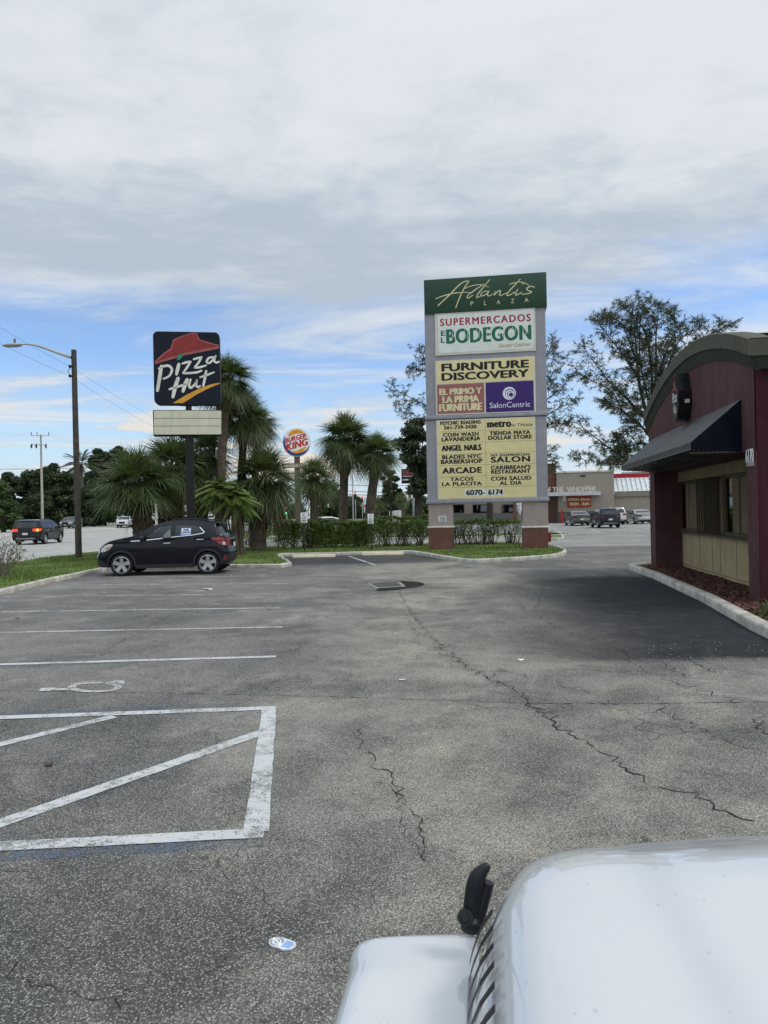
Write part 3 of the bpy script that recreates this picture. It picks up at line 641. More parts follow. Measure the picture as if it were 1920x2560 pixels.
# the pizza restaurant's pylon sign
PD = 26.3; base = P(481, 1380, PD); PP = Plane((base.x, PD, .11), R_(9)); BP = Board(PP, c2)
ps = thing('pylon_sign', 'dark square pizza restaurant sign with red roof logo above a blank cream reader board', 'sign', PP.o, PP.rz)
M_NAVY = mat('sign navy', (.007, .011, .021), .45, var=.1, spec=.15); M_HUT = mat('hut red', (.22, .022, .022), .4); M_HUTP = mat('hut red pale', (.30, .085, .08), .45); M_LETW = mat('letter white', (.62, .62, .56), .4); M_YEL = mat('swoosh yellow', (.56, .28, .03), .4); M_LEAFG = mat('leaf green sign', (.02, .22, .12), .4)
x0, x1, z0, z1 = BP.rect(118, 693, 172, 800); rr = (x1 - x0) * .075; pts = []
for cx_, cz_, a0 in ((x1 - rr, z1 - rr, 0), (x0 + rr, z1 - rr, 90), (x0 + rr, z0 + rr, 180), (x1 - rr, z0 + rr, 270)):
    for k in range(7): a = R_(a0 + k * 15); pts.append((cx_ + rr * math.cos(a), cz_ + rr * math.sin(a)))
cab = MB().prism(pts, -.02, .34).build('cabinet', M_BLACK, ps, fix=True)
fc = MB().prism([(x0 + (x - x0) * .975 + (x1 - x0) * .0125, z0 + (z - z0) * .975 + (z1 - z0) * .0125) for x, z in pts], -.032, -.021).build('face', M_NAVY, cab, fix=True)
q = MB(); BP.poly(q, [(130, 455), (130, 426), (205, 356), (262, 318), (288, 240), (340, 216), (440, 184), (488, 181), (518, 240), (600, 264), (683, 288), (683, 318), (560, 342), (420, 370), (360, 385), (310, 400), (220, 425)], -.040, -.033); q.build('roof_logo_rim', M_HUTP, cab, smooth=False)
q = MB(); BP.poly(q, [(138, 432), (215, 366), (272, 326), (297, 248), (350, 222), (445, 192), (482, 190), (510, 248), (595, 274), (676, 296), (640, 302), (520, 326), (390, 352), (250, 395)], -.046, -.041); q.build('roof_logo', M_HUT, cab, smooth=False)
q = MB(); BP.poly(q, [(320, 420), (326, 388), (348, 366), (372, 364), (368, 390), (346, 414)], -.052, -.042); q.build('leaf_logo', M_LEAFG, cab, smooth=False)
q = MB()
for p, wd in ((((186, 470), (172, 560), (152, 682)), 27), (((166, 490), (205, 470), (252, 468), (277, 500), (255, 552), (205, 578)), 19), (((337, 452), (325, 500), (316, 540)), 26), (((368, 447), (405, 436), (440, 430)), 17), (((436, 436), (408, 480), (372, 530)), 17), (((376, 532), (440, 528), (495, 522), (533, 508)), 17),
              (((465, 410), (500, 400), (535, 392)), 17), (((530, 398), (505, 440), (472, 480)), 17), (((474, 483), (520, 478), (572, 462)), 17), (((632, 392), (595, 400), (576, 432), (600, 442), (636, 408), (655, 380)), 16), (((652, 382), (642, 425), (662, 438), (684, 430)), 16),
              (((330, 575), (305, 650), (286, 735)), 30), (((256, 668), (330, 646), (405, 622)), 18), (((408, 585), (390, 630), (372, 688)), 28), (((438, 585), (425, 635), (440, 656), (475, 625), (492, 592)), 18), (((492, 590), (486, 632), (500, 650), (520, 640)), 18), (((572, 512), (560, 580), (547, 640)), 20), (((520, 565), (580, 545), (640, 522)), 15)):
    BP.stroke(q, p, wd * 1.12, -.038)
q.build('lettering', M_LETW, cab, smooth=False)
q = MB(); BP.poly(q, [(284, 788), (400, 718), (520, 658), (620, 624), (688, 612), (690, 622), (600, 657), (500, 708), (420, 758), (372, 788)], -.038, -.033); q.build('swoosh', M_YEL, cab, smooth=False)
q = MB(); BP.box(q, 114, 706, 847, 1068, -.02, .34, .01); rb = q.build('reader_board', M_BLACK, ps)
q = MB()
for t_, b_ in ((853, 918), (922, 984), (988, 1058)): BP.box(q, 122, 702, t_, b_, -.032, -.021)
q.build('reader_panel', mat('reader cream', (.56, .545, .42), .5, var=.06, stain=.15), rb)
xc = BP.pt(420, 1000)[0]; q = MB(); zt = BP.pt(420, 1072)[1]; zz_ = BP.pt(420, 790)[1]
q.box(xc - .14, xc + .14, .02, .30, -.3, zt + .01); q.build('pole', mat('rusty black pole', (.009, .009, .010), .6, var=.3, stain=.4, stain_col=(.10, .04, .02)), ps)
MB().box(xc - .10, xc + .10, .06, .26, BP.pt(420, 850)[1] - .01, zz_ + .08).build('neck', M_BLACK, ps)
for z in (zt, zz_): MB().box(xc - .32, xc + .32, .05, .3, z - .06, z - .005).build('mounting_plate', M_BLACK, ps)

# the burger restaurant's round pylon sign, far behind the palms
def c3(x, y): return (650 + x / 3.687, 980 + y / 3.687)
bo = P(741, 1300, 75); BPn = Plane((bo.x, 75, 0), R_(6)); BB = Board(BPn, c3)
bs = thing('round_pylon_sign', 'round white, blue and orange burger restaurant sign with red lettering standing beyond the palms', 'sign', BPn.o, BPn.rz)
cx, cz = BB.pt(337, 465); rx = abs(BB.pt(466, 465)[0] - BB.pt(208, 465)[0]) / 2
ringp = lambda r, n=40, a0=0, a1=2 * math.pi: [(cx + r * math.cos(a0 + (a1 - a0) * k / n), cz + r * 1.02 * math.sin(a0 + (a1 - a0) * k / n)) for k in range(n + (0 if abs(a1 - a0) > 6.2 else 1))]
cb = MB().prism(ringp(rx), 0, .5).build('cabinet', mat('sign rim silver', (.5, .5, .5), .4), bs)
MB().prism(ringp(rx * .965), -.03, -.004).build('face', mat('sign face white', (.72, .72, .70), .35), cb)
q = MB(); n = 36; A = np.linspace(R_(150), R_(345), n); th = np.sin(np.linspace(0, math.pi, n)) ** .7 * .21
q.grid([[(cx + rx * .95 * math.cos(a), -.036, cz + rx * .97 * math.sin(a)) for a in A], [(cx + rx * (.95 - t_) * math.cos(a) + .06 * t_, -.036, cz + rx * (.97 - t_) * math.sin(a)) for a, t_ in zip(A, th)]]); q.build('blue_crescent', mat('sign blue', (.012, .03, .19), .35), cb, smooth=False)
q = MB(); ors = mat('bun orange', (.66, .27, .02), .35)
BB.poly(q, [(258, 412), (268, 378), (300, 352), (335, 344), (375, 352), (402, 372), (400, 378), (330, 386)], -.038, -.031); q.build('bun_logo', ors, cb, smooth=False); q = MB(); BB.poly(q, [(288, 552), (340, 542), (420, 500), (424, 515), (405, 545), (370, 562), (325, 568)], -.038, -.031); q.build('bun_logo', ors, cb, smooth=False)
q = MB(); x0, x1, z0, z1 = BB.rect(234, 426, 402, 447); put_text(q, 'BURGER', x0, x1, z0, z1, -.044, .035, .05, 1.05, .26)
x0, x1, z0, z1 = BB.rect(246, 438, 452, 514); put_text(q, 'KING', x0, x1, z0, z1, -.044, .045, .05, 1.05, .27); q.build('lettering', mat('burger red', (.46, .025, .03), .35), cb, smooth=False)
xp = BB.pt(342, 640)[0]; zb = BB.pt(340, 596)[1]
MB().box(xp - .3, xp + .3, .05, .45, -.3, zb + .05).build('pole', mat('pole brown', (.10, .07, .06), .6), bs)
q = MB(); BB.box(q, 204, 420, 656, 700, -.04, .04, .02); rb = q.build('reader_board', mat('reader red', (.26, .06, .035), .5), bs)
q = MB(); BB.text(q, 'BREAKFAST', 222, 415, 666, 694, -.046, .04); q.build('lettering', M_LETW, rb, smooth=False)

# two parking signs on posts in front of the hedge
def parking_sign(l, r, t, b, bx, by, label):
    dist = G(bx, by, .11).y; pl = Plane((G(bx, by, .11).x, dist, .11), R_(-3)); B = Board(pl, lambda x, y: (x, y))
    s = thing('parking_sign', label, 'sign', pl.o, pl.rz, 'parking signs before the hedge')
    x0, x1, z0, z1 = B.rect(l, r, t, b); xm = (x0 + x1) / 2
    MB().box(-.028, .028, .0, .05, -.2, z1 - .05).build('post', mat('post brown', (.035, .03, .022), .7), s)
    pt = MB().box(x0, x1, -.012, -.002, z0, z1, .003).build('plate', M_WHITE, s); q = MB(); h = z1 - z0; w_ = x1 - x0
    for k, (body, sw, sz) in enumerate((('ANGEL NAILS', .62, .062), ('CLIENT', .5, .062), ('PARKING', .74, .085), ('ONLY', .42, .085))):
        zc = z1 - h * (.45 + .145 * k); put_text(q, body, xm - w_ * sw / 2, xm + w_ * sw / 2, zc - h * sz / 2, zc + h * sz / 2, -.0145, .03)
    arc_ring(q, xm, z1 - h * .2, w_ * .12, w_ * .2, -.0145, .4, 5.4); q.build('lettering', M_INK, pt, smooth=False)
    return s
parking_sign(751.5, 768.5, 1281.5, 1307.5, 761, 1379, 'white parking sign on a thin brown post, left one behind the wheel stops')
parking_sign(919, 934, 1284.5, 1309.5, 929, 1375, 'white parking sign on a thin brown post, right one nearer the tall shop sign')

# ------------------------------------------------------------------ street light, poles and wires
M_WOOD = mat('weathered wood pole', (.058, .053, .046), .9, var=.25, scale=6, bump=.4, stain=.5, stain_col=(.05, .04, .03))
lb = G(197, 1395, .1); lt = P(184.5, 875, lb.y + .1)
sl_ = thing('street_light', 'tall leaning wooden pole with a grey street lamp on a long bracket arm', 'street light', lb)
top = lt - lb
MB().tube([Vector((0, 0, -.3)), top * .5, top], [.135, .122, .105], 14).build('pole', M_WOOD, sl_)
pl_ = lambda px, py, dy=0.0: P(px, py, lb.y + dy) - lb
arm = spline([pl_(178, 893), pl_(140, 880), pl_(100, 866), pl_(75, 861), pl_(52, 861)], 6)
MB().tube(arm, [.075 - .045 * k / (len(arm) - 1) for k in range(len(arm))], 8).build('bracket_arm', M_STEEL, sl_)
h0, h1 = pl_(53, 862), pl_(7, 864.5); hm = MB(); hl = spline([h0, h0.lerp(h1, .3), h0.lerp(h1, .75), h1], 5); k = len(hl)
hm.tube(hl, [.04 + .12 * math.sin(math.pi * min(1, (i / (k - 1)) * .9 + .1)) ** .8 for i in range(k)], 12, flat=.55); lh = hm.build('lamp_head', mat('lamp grey', (.30, .31, .30), .5), sl_)
c_ = pl_(37, 856); MB().lathe([(.0, .16), (.045, .15), (.05, 0), (.05, -.12)], 10, Matrix.Translation(c_)).build('photocell', mat('photocell', (.12, .14, .13), .5), lh)
ins = MB()
for px, py in ((176, 916), (176, 940)): q = pl_(px, py, -.02); ins.tube([q + Vector((.12, 0, 0)), q + Vector((-.06, 0, 0))], [.03, .05], 8).tube([q + Vector((-.02, 0, -.06)), q + Vector((-.02, 0, .06))], .045, 8)
ins.build('insulator', M_DARK, sl_)
MB().tube(spline([pl_(177, 918), pl_(170, 928), pl_(177, 940)], 6), .012, 5).build('cable_loop', M_DARK, sl_)
MB().tube([pl_(184, 1163, -.2), pl_(191, 1148, -.22), pl_(194, 1140, -.2)], .02, 5).build('conduit_strap', M_DARK, sl_)
def wire(a, b, sag, label, r=.0045):
    a, b = Vector(a), Vector(b); pts = [a.lerp(b, k / 20) - Vector((0, 0, sag * 4 * (k / 20) * (1 - k / 20))) for k in range(21)]
    return tag(MB().tube(pts, r, 5).build('power_line', M_DARK), label, 'wire', 'overhead wires')
A1, A2 = lb + pl_(175, 916), lb + pl_(175, 940)
wire(P(-60, 782, 26.0), A1, .05, 'upper wire running from the left edge of the view to the wooden street light pole')
wire(P(-60, 828, 26.0), A2, .05, 'lower wire running from the left edge of the view to the wooden street light pole')
wire(A1, P(480, 1088, 58), .25, 'upper wire running from the street light pole back behind the pizza sign')
wire(A2, P(480, 1110, 55), .25, 'lower wire running from the street light pole back behind the pizza sign')
def utility_pole(px, py0, py1, d, lo, arms, label, w0=.17):
    b = P(px + 4, py0, d); tp = P(px, py1, d); zb_ = .45; b.z = zb_; u_ = thing('utility_pole', label, 'utility pole', b, 0, 'utility poles along the road'); q = lambda x, y, dy=0.0: P(x, y, d + dy) - b
    MB().tube([Vector((0, 0, -.3)), tp - b], [w0, w0 * .62], 12).build('pole', mat('concrete pole', (.36, .33, .28), .85, var=.12, stain=.2), u_)
    for (x0, y0, x1, y1, drop) in arms:
        ar = MB().tube([q(x0, y0, -.2), q(x1, y1, -.2)], .05, 6).build('crossarm', M_STEEL, u_); im = MB()
        for k in (0, .33, 1):
            x, y = x0 + (x1 - x0) * k, y0 + (y1 - y0) * k
            if drop > 0: im.tube([q(x, y - 9, -.2), q(x, y, -.2)], .04, 6)
            else: im.tube([q(x, y - 3, -.2), q(x - 2, y + 4, -.25), q(x, y + 9, -.2)], [.05, .12, .05], 6)
        im.build('insulator', M_DARK, ar)
    return u_
utility_pole(102, 1300, 1086, 88, 0, [(78, 1089, 122, 1089, 1), (80, 1112, 116, 1112, -1)], 'pale concrete utility pole with two crossarms across the road at the left')
utility_pole(316, 1300, 1119, 150, 0, [(306, 1130, 330, 1131, 1)], 'thin utility pole with one crossarm rising behind the far dark trees', .2)
for y0, y1, y2 in ((1081, 1119, 1093), (1086, 1126, 1098)):
    wire(P(-40, y0 - 6, 60), P(79, y0, 88), .2, 'high wire from the left edge to the crossarm of the utility pole'), wire(P(121, y0, 88), P(310, y1 + 2, 150), .6, 'high wire from the utility pole crossarm to the pole behind the trees')
wire(P(-40, 1173, 95), P(270, 1168, 140), .1, 'low thin cable crossing in front of the dark trees at the left', .03); wire(P(20, 1226, 80), P(235, 1212, 110), .4, 'lowest slack cable in front of the dark trees at the left', .03)
for k, (ya, yb) in enumerate(((1208, 1212), (1222, 1230), (1232, 1236))):
    wire(P(800, ya, 150), P(1060, yb, 190), .4, ('top', 'middle', 'bottom')[k] + ' span wire across the far crossing between the middle palms', .06)

# ------------------------------------------------------------------ vegetation
LM_SABAL = leafmat('sabal leaf', (.030, .050, .018), (.13, .168, .068), .45, .3)
LM_DEAD = leafmat('dry frond', (.10, .075, .04), (.20, .155, .085), .8, .15)
LM_PYG = leafmat('date palm leaf', (.06, .11, .018), (.21, .29, .06), .45, .3)
LM_DARKT = leafmat('dark tree leaf', (.010, .019, .007), (.040, .058, .019), .5, .2)
LM_MIDT = leafmat('bright tree leaf', (.016, .036, .008), (.052, .088, .018), .5, .25)
LM_CAS = leafmat('pine needle', (.022, .034, .016), (.085, .10, .05), .6, .15)
LM_HEDGE = leafmat('hedge leaf', (.016, .036, .008), (.13, .19, .030), .45, .25)
LM_TWIG = mat('twig', (.075, .062, .048), .9, var=.3)
M_BARK = mat('palm bark', (.095, .078, .058), .95, var=.35, scale=5, bump=.9, bscale=14, stain=.3)
M_BOOT = mat('leaf boots', (.085, .066, .045), .95, var=.4, scale=4, bump=.6, bscale=20)
M_TBARK = mat('tree bark', (.045, .038, .030), .95, var=.3, scale=5, bump=.6, bscale=18)

def leaflet(mb, b, d, ln, wd, up, droop, segs=3):
    side = d.cross(up); side = side.normalized() if side.length > 1e-4 else Vector((1, 0, 0)); L_, R2 = [], []
    for k in range(segs + 1):
        t = k / segs; p = b + d * (ln * t) + Vector((0, 0, -droop * ln * t ** 1.8)); h = wd * (1 - t ** 1.6) * .5 + .002; L_.append(p + side * h); R2.append(p - side * h)
    mb.grid([L_, R2])

def sabal_crown(seed, r, nf=46, dense=24, dead=3, span=128):
    nf, dense = int(nf * 1.35), int(dense * 1.45)
    g = random.Random(seed); mb, db, st = MB(), MB(), MB(); UP = Vector((0, 0, 1))
    for k in range(nf + dead):
        isd = k >= nf; az = k * 2.39996 + g.uniform(-.2, .2); el = R_(82 - span * (k / nf) ** .85 + g.uniform(-9, 9)) if not isd else R_(g.uniform(-80, -60))
        d = Vector((math.cos(el) * math.cos(az), math.cos(el) * math.sin(az), math.sin(el))); lp = r * g.uniform(.36, .50); tgt = db if isd else mb
        mid = d * lp * .55; end = d * lp + Vector((0, 0, -.10 * lp * max(0, math.cos(el)))); st.tube([d * .05, mid, end], [.022, .016, .012], 4, cap=False)
        a = (d + Vector((0, 0, -.32 * max(.15, math.cos(el))))).normalized(); s = a.cross(UP); s = s.normalized() if s.length > .05 else Vector((math.sin(az), -math.cos(az), 0)); nrm = s.cross(a).normalized()
        tw = g.uniform(-.5, .5); s, nrm = s * math.cos(tw) + nrm * math.sin(tw), nrm * math.cos(tw) - s * math.sin(tw)
        if nrm.z < 0: nrm = -nrm
        for j in range(dense):
            ph = R_(-125 + 250 * (j + .5) / dense + g.uniform(-3, 3)); ap = abs(ph) / R_(125)
            ld = (a * math.cos(ph) + s * math.sin(ph) + nrm * (.32 * ap + g.uniform(-.05, .08))).normalized()
            leaflet(tgt, end + a * (.12 * r * (1 - ap)), ld, r * g.uniform(.50, .66) * (1 - .38 * ap * ap), r * .023, nrm, g.uniform(.18, .48) + .16 * max(0, .5 - d.z) * (1.2 if isd else 1))
    return mb, db, st
def palm_trunk(h, r0, r1, seed, boots, bend=(0, 0)):
    g = random.Random(seed); mb, bb = MB(), MB(); n = 14
    pts = [Vector((bend[0] * (k / n) ** 1.6, bend[1] * (k / n) ** 1.6, -.2 + (h + .2) * k / n)) for k in range(n + 1)]
    mb.tube(pts, [(r0 * 1.25 if k == 0 else r0 + (r1 - r0) * k / n) * g.uniform(.95, 1.06) for k in range(n + 1)], 14)
    if boots:
        z0 = h * (1 - boots); cnt = int(26 * boots * h / .55)
        for k in range(cnt):
            t = k / cnt; z = z0 + (h - z0) * t; az = k * 2.39996; q = (z + .2) / (h + .2); c = Vector((bend[0] * q ** 1.6, bend[1] * q ** 1.6, z)); rr = r0 + (r1 - r0) * q
            for sgn in (1, -1):
                u_ = Vector((math.cos(az), math.sin(az), 0)); v_ = Vector((-math.sin(az), math.cos(az), 0)); b = c + u_ * (rr * .92); l = g.uniform(.26, .4)
                t1 = b + u_ * .10 + v_ * (sgn * .13) + Vector((0, 0, l)); t0 = b + v_ * (-sgn * .02); wv = v_ * .055 + Vector((0, 0, -.02))
                bb.add([t0 - wv, t0 + wv, t1 + wv * .8, t1 - wv * .8, t0 + u_ * .06, t1 + u_ * .05], [(0, 1, 5, 4)[::1], (4, 5, 2, 1), (0, 4, 5, 3), (0, 3, 2, 1)])
    return mb, bb
def sabal(label, tpx, bpy, cpx, cpy, cr, dist, seed, boots=.5, rt=.2, nf=46, dense=24, dead=3, span=128, name='sabal_palm', group='fan palms in the beds'):
    b = P(tpx, bpy, dist); b.z = .1; c = P(cpx, cpy, dist); r = cr * dist / FPX
    t = thing(name, label, 'palm tree', b, random.Random(seed).uniform(0, 6), group); inv = Matrix.Rotation(-t.rotation_euler.z, 3, 'Z'); rel = inv @ (c - b)
    h = c.z - b.z - r * .05
    tk, bt = palm_trunk(h, rt * 1.15, rt, seed, boots, (rel.x, rel.y)); tr = tk.build('trunk', M_BARK, t)
    if bt.v: bt.build('leaf_bases', M_BOOT, tr, smooth=False)
    mb, db, st = sabal_crown(seed, r, nf, dense, dead, span)
    for m_ in (mb, db, st): m_.v = [(x + rel.x, y + rel.y, z + h) for x, y, z in m_.v]
    cr_ = mb.build('crown', LM_SABAL, t, smooth=False); st.build('leaf_stalks', mat('stalk green', (.09, .11, .04), .5), cr_)
    if db.v: db.build('dry_fronds', LM_DEAD, cr_, smooth=False)
    return t
sabal('low broad fan palm behind the dark hatchback hood, leftmost of the palms', 363, 1400, 340, 1210, 112, 29, 11, .9, .27, 46, 26, 2, 100)
sabal('mid height fan palm behind the low leftmost palm, left of the pizza sign pole', 443, 1390, 432, 1168, 106, 31.5, 12, .7, .24, 44, 24, 3, 110)
sabal('fan palm with a boot covered trunk just right of the pizza sign pole', 497, 1388, 520, 1132, 82, 33, 13, .8, .22, 40, 22, 4)
sabal('tall fan palm rising behind the right edge of the pizza sign, tallest of the group', 549, 1385, 566, 948, 84, 32, 14, .2, .19, 50, 24, 3)
sabal('tall fan palm with a slim bare trunk, second from the right of the tall group', 600, 1385, 612, 1038, 82, 33.5, 15, .1, .17, 46, 24, 3)
sabal('slightly shorter slim fan palm at the right edge of the tall group', 632, 1382, 646, 1062, 62, 36, 16, .15, .17, 40, 22, 3)
sabal('squat fan palm with a thick textured trunk on the grass left of the clipped hedge', 647, 1373, 660, 1196, 104, 33, 17, .75, .29, 54, 26, 7)
sabal('fan palm half hidden behind the round burger sign, beyond the hedge', 786, 1360, 785, 1196, 70, 45, 18, .3, .24, 44, 22, 4)
sabal('tall full headed fan palm with ragged brown boots beyond the hedge', 858, 1350, 864, 1098, 82, 41, 19, .35, .24, 60, 26, 6)
sabal('fan palm with a straight dark trunk just left of the tall shop sign', 921, 1352, 944, 1134, 66, 40, 20, .15, .25, 50, 24, 6)

def pinnate(mb, st, base, az, el, ln, wl, arch, g, n=22, ww=.03):
    d = Vector((math.cos(el) * math.cos(az), math.cos(el) * math.sin(az), math.sin(el))); pts = [base + d * (ln * k / 8) + Vector((0, 0, -arch * ln * (k / 8) ** 2)) for k in range(9)]
    st.tube(pts, [.02 - .0017 * k for k in range(9)], 4, cap=False); s = Vector((-math.sin(az), math.cos(az), 0))
    for k in range(n):
        t = .14 + .86 * k / n; i = min(7, int(t * 8)); f = t * 8 - i; p = pts[i].lerp(pts[i + 1], f); tg = (pts[i + 1] - pts[i]).normalized(); l = wl * (math.sin(math.pi * min(1, t * .85 + .12))) * g.uniform(.85, 1.1)
        for sg_ in (1, -1): leaflet(mb, p, (s * sg_ * .85 + tg * .55 + Vector((0, 0, .22))).normalized(), l, ww, Vector((0, 0, 1)), .55, 2)
def feather_palm(label, stems, dist, seed, name, cat, group=None, bpy=1372, r_t=.11, roots=False):
    b = P(stems[0][0], bpy, dist); b.z = .1; t = thing(name, label, cat, b, 0, group); g = random.Random(seed)
    for px, cx_, cy_, fl, nf in stems:
        bb = P(px, bpy, dist + g.uniform(-.3, .3)); bb.z = .1; c = P(cx_, cy_, dist); tk = MB(); q0, q1 = bb - b, c - b; mid = q0.lerp(q1, .5) + Vector((g.uniform(-.1, .1), g.uniform(-.1, .1), 0))
        tk.tube([q0 - Vector((0, 0, .2)), mid, q1], [r_t * 1.1, r_t, r_t * 1.2], 10)
        if roots:
            for k in range(9): a = g.uniform(0, 6.28); rr = g.uniform(.15, .34); tk.tube([q0 + Vector((rr * math.cos(a), rr * math.sin(a), -.1)), q0.lerp(q1, .5) + Vector((rr * .8 * math.cos(a), rr * .8 * math.sin(a), 0)), q1 + Vector((.05 * math.cos(a), .05 * math.sin(a), -.1))], [.05, .04, .03], 5)
        tr = tk.build('trunk', M_BARK, t); mb, st = MB(), MB()
        for k in range(nf): pinnate(mb, st, q1, k * 2.4 + g.uniform(-.2, .2), R_(84 - 112 * (k / nf) + g.uniform(-8, 8)), fl * g.uniform(.85, 1.1), fl * .18, g.uniform(.4, .7), g, 46, .015)
        cr_ = mb.build('crown', LM_PYG if cat == 'palm tree' and name == 'date_palm' else LM_DARKT, t, smooth=False); st.build('leaf_stalks', mat('stalk green', (.09, .11, .04), .5), cr_)
    return t
feather_palm('low bright green feathery date palm cluster beside the pizza sign pole', [(563, 548, 1228, 1.22, 64), (592, 588, 1246, 1.15, 60)], 29.5, 31, 'date_palm', 'palm tree', None, 1376, .12, True)

# tall feather palm among the far dark trees
b = P(207, 1306, 120); b.z = .4; t = thing('royal_palm', 'tall feather palm standing out of the dark trees behind the wooden street light pole', 'palm tree', b); c = P(203, 1160, 120) - b; g = random.Random(40)
MB().tube([(0, 0, -.3), c * .5, c], [.32, .34, .22], 10).build('trunk', mat('royal trunk', (.20, .19, .17), .8), t); mb, st = MB(), MB()
for k in range(20): pinnate(mb, st, c, k * 2.4, R_(75 - 110 * k / 20), 4.3, 1.25, g.uniform(.3, .5), g, 24, .16)
cr_ = mb.build('crown', LM_DARKT, t, smooth=False); st.build('leaf_stalks', M_TBARK, cr_)

def leafy(name, label, b, w_, h, seed, m, n=12000, ls=.22, trunk_h=.25, tr=.25, squash=1.0, group=None, dx=0.0, clumps=34, low=.12):
    g = random.Random(seed); t = thing(name, label, 'tree', b, 0, group); tk = MB(); top = Vector((dx, 0, h * .55)); tk.tube([(0, 0, -.3), (dx * .3, .05, h * trunk_h), top], [tr * 1.2, tr * .85, tr * .35], 10)
    cl = []
    for k in range(clumps):
        a = g.uniform(0, 6.28); zf = low + (1 - low) * (k + .5) / clumps; prof = math.sin(math.pi * min(.97, .16 + .80 * (zf - low) / (1 - low))) ** .7
        rr = w_ / 2 * prof * g.uniform(.25, 1.0) * g.choice((1, .9, .8)); cl.append((Vector((dx + math.cos(a) * rr, math.sin(a) * rr * squash, h * zf * g.uniform(.93, 1.02))), w_ * g.uniform(.08, .19)))
    for c_, r_ in cl[::2]: m0 = top.lerp(Vector((0, 0, h * trunk_h)), g.random() * .8); tk.tube([m0, m0.lerp(c_, .5) + Vector((0, 0, -.04 * h)), c_], [tr * .3, tr * .18, tr * .05], 5, cap=False)
    tk.build('trunk', M_TBARK, t); mb = MB()
    for k in range(n):
        c_, r_ = cl[k % len(cl)]; d = Vector((g.gauss(0, 1), g.gauss(0, 1), g.gauss(0, 1))).normalized(); p = c_ + Vector((d.x, d.y, d.z * .72)) * (r_ * g.uniform(.3, 1.12) ** .6)
        if p.z < .15: continue
        q = Vector((g.gauss(0, 1), g.gauss(0, 1), g.gauss(0, .7))).normalized(); s = q.cross(d + Vector((.01, 0, .3))).normalized(); l = ls * g.uniform(.6, 1.4)
        mb.add([p - q * l * .5, p + s * l * .28, p + q * l * .5, p - s * l * .28], [(0, 1, 2, 3)])
    mb.build('crown', m, t, smooth=False); return t
def lt(name, label, px, py_top, wpx, d, seed, m, z0=.45, **k):
    b = P(px, 1300, d); b.z = z0; tp = P(px, py_top, d); return leafy(name, label, b, wpx * d / FPX, tp.z - z0, seed, m, **k)
fg = 'dark trees across the road'
lt('broadleaf_tree', 'bright green bushy tree at the far left edge across the road', 8, 1208, 92, 84, 51, LM_MIDT, ls=.36, n=9000, low=.03, group=fg)
lt('broadleaf_tree', 'dark tree across the road just past the left edge of the view', -85, 1190, 130, 118, 49, LM_DARKT, ls=.55, n=12000, clumps=46, low=.03, group=fg)
lt('broadleaf_tree', 'dark tree across the road, farthest past the left edge of the view', -200, 1180, 140, 122, 48, LM_DARKT, ls=.55, n=12000, clumps=46, low=.03, group=fg)
lt('broadleaf_tree', 'rounded dark tree behind the bright green one at the left edge', 22, 1184, 95, 118, 52, LM_DARKT, ls=.5, n=15000, clumps=46, low=.05, group=fg)
lt('broadleaf_tree', 'dark tree rising just left of the pale utility pole', 78, 1184, 100, 122, 53, LM_DARKT, ls=.5, n=15000, clumps=46, low=.05, group=fg)
lt('broadleaf_tree', 'wide dark tree right behind the pale utility pole', 128, 1164, 120, 116, 54, LM_DARKT, ls=.5, n=15000, clumps=46, low=.04, group=fg)
lt('broadleaf_tree', 'dark tree under the tall feather palm', 178, 1190, 110, 125, 55, LM_DARKT, ls=.5, n=15000, clumps=46, low=.04, group=fg)
lt('broadleaf_tree', 'dark tree with open crown right of the tall feather palm', 262, 1128, 110, 128, 56, LM_DARKT, ls=.55, n=15000, clumps=46, trunk_h=.4, low=.2, group=fg)
lt('broadleaf_tree', 'dark tree with ragged top between the feather palm and the thin utility pole', 300, 1120, 92, 135, 57, LM_DARKT, ls=.55, n=15000, clumps=46, low=.1, group=fg)
lt('broadleaf_tree', 'low dark tree filling the gap below the leftmost fan palm', 235, 1216, 120, 118, 58, LM_DARKT, ls=.5, n=15000, clumps=46, low=.02, group=fg)
fb = 'trees beyond the palms'
lt('broadleaf_tree', 'low dark green tree behind the low palms and pizza sign pole', 400, 1205, 150, 140, 59, LM_DARKT, z0=0, ls=.6, n=9000, low=.32, trunk_h=.3, group=fb)
lt('broadleaf_tree', 'dark tree behind the trunks of the tall palm group', 590, 1215, 170, 130, 60, LM_DARKT, z0=0, ls=.6, n=9000, low=.35, trunk_h=.3, group=fb)
lt('broadleaf_tree', 'mid green rounded tree behind the palm by the round burger sign', 830, 1205, 95, 95, 61, LM_MIDT, z0=0, ls=.4, n=9000, low=.15, group=fb)
lt('broadleaf_tree', 'dark leaning oak left of the tall shop sign with a low hanging branch', 1046, 1052, 135, 56, 62, LM_DARKT, z0=0, ls=.26, n=15000, tr=.35, trunk_h=.3, low=.38, dx=.1, group=fb)
lt('broadleaf_tree', 'hanging dark foliage of the smaller oak beside the middle palms', 978, 1175, 62, 58, 63, LM_DARKT, z0=0, ls=.24, n=3400, tr=.1, trunk_h=.5, low=.55, clumps=16, group=fb)
lt('broadleaf_tree', 'broad dark clump of trees at the far crossing, left of the shop sign', 985, 1236, 130, 150, 64, LM_DARKT, z0=0, ls=.6, n=9000, low=.05, squash=.4, group=fb)
lt('broadleaf_tree', 'low green tree just left of the shop sign column at the far crossing', 1055, 1246, 90, 120, 65, LM_MIDT, z0=0, ls=.45, n=7000, low=.03, group=fb)
lt('broadleaf_tree', 'hazy low tree behind the traffic signals at the far crossing', 880, 1246, 120, 200, 66, LM_DARKT, z0=0, ls=.8, n=6000, low=.05, group=fb)
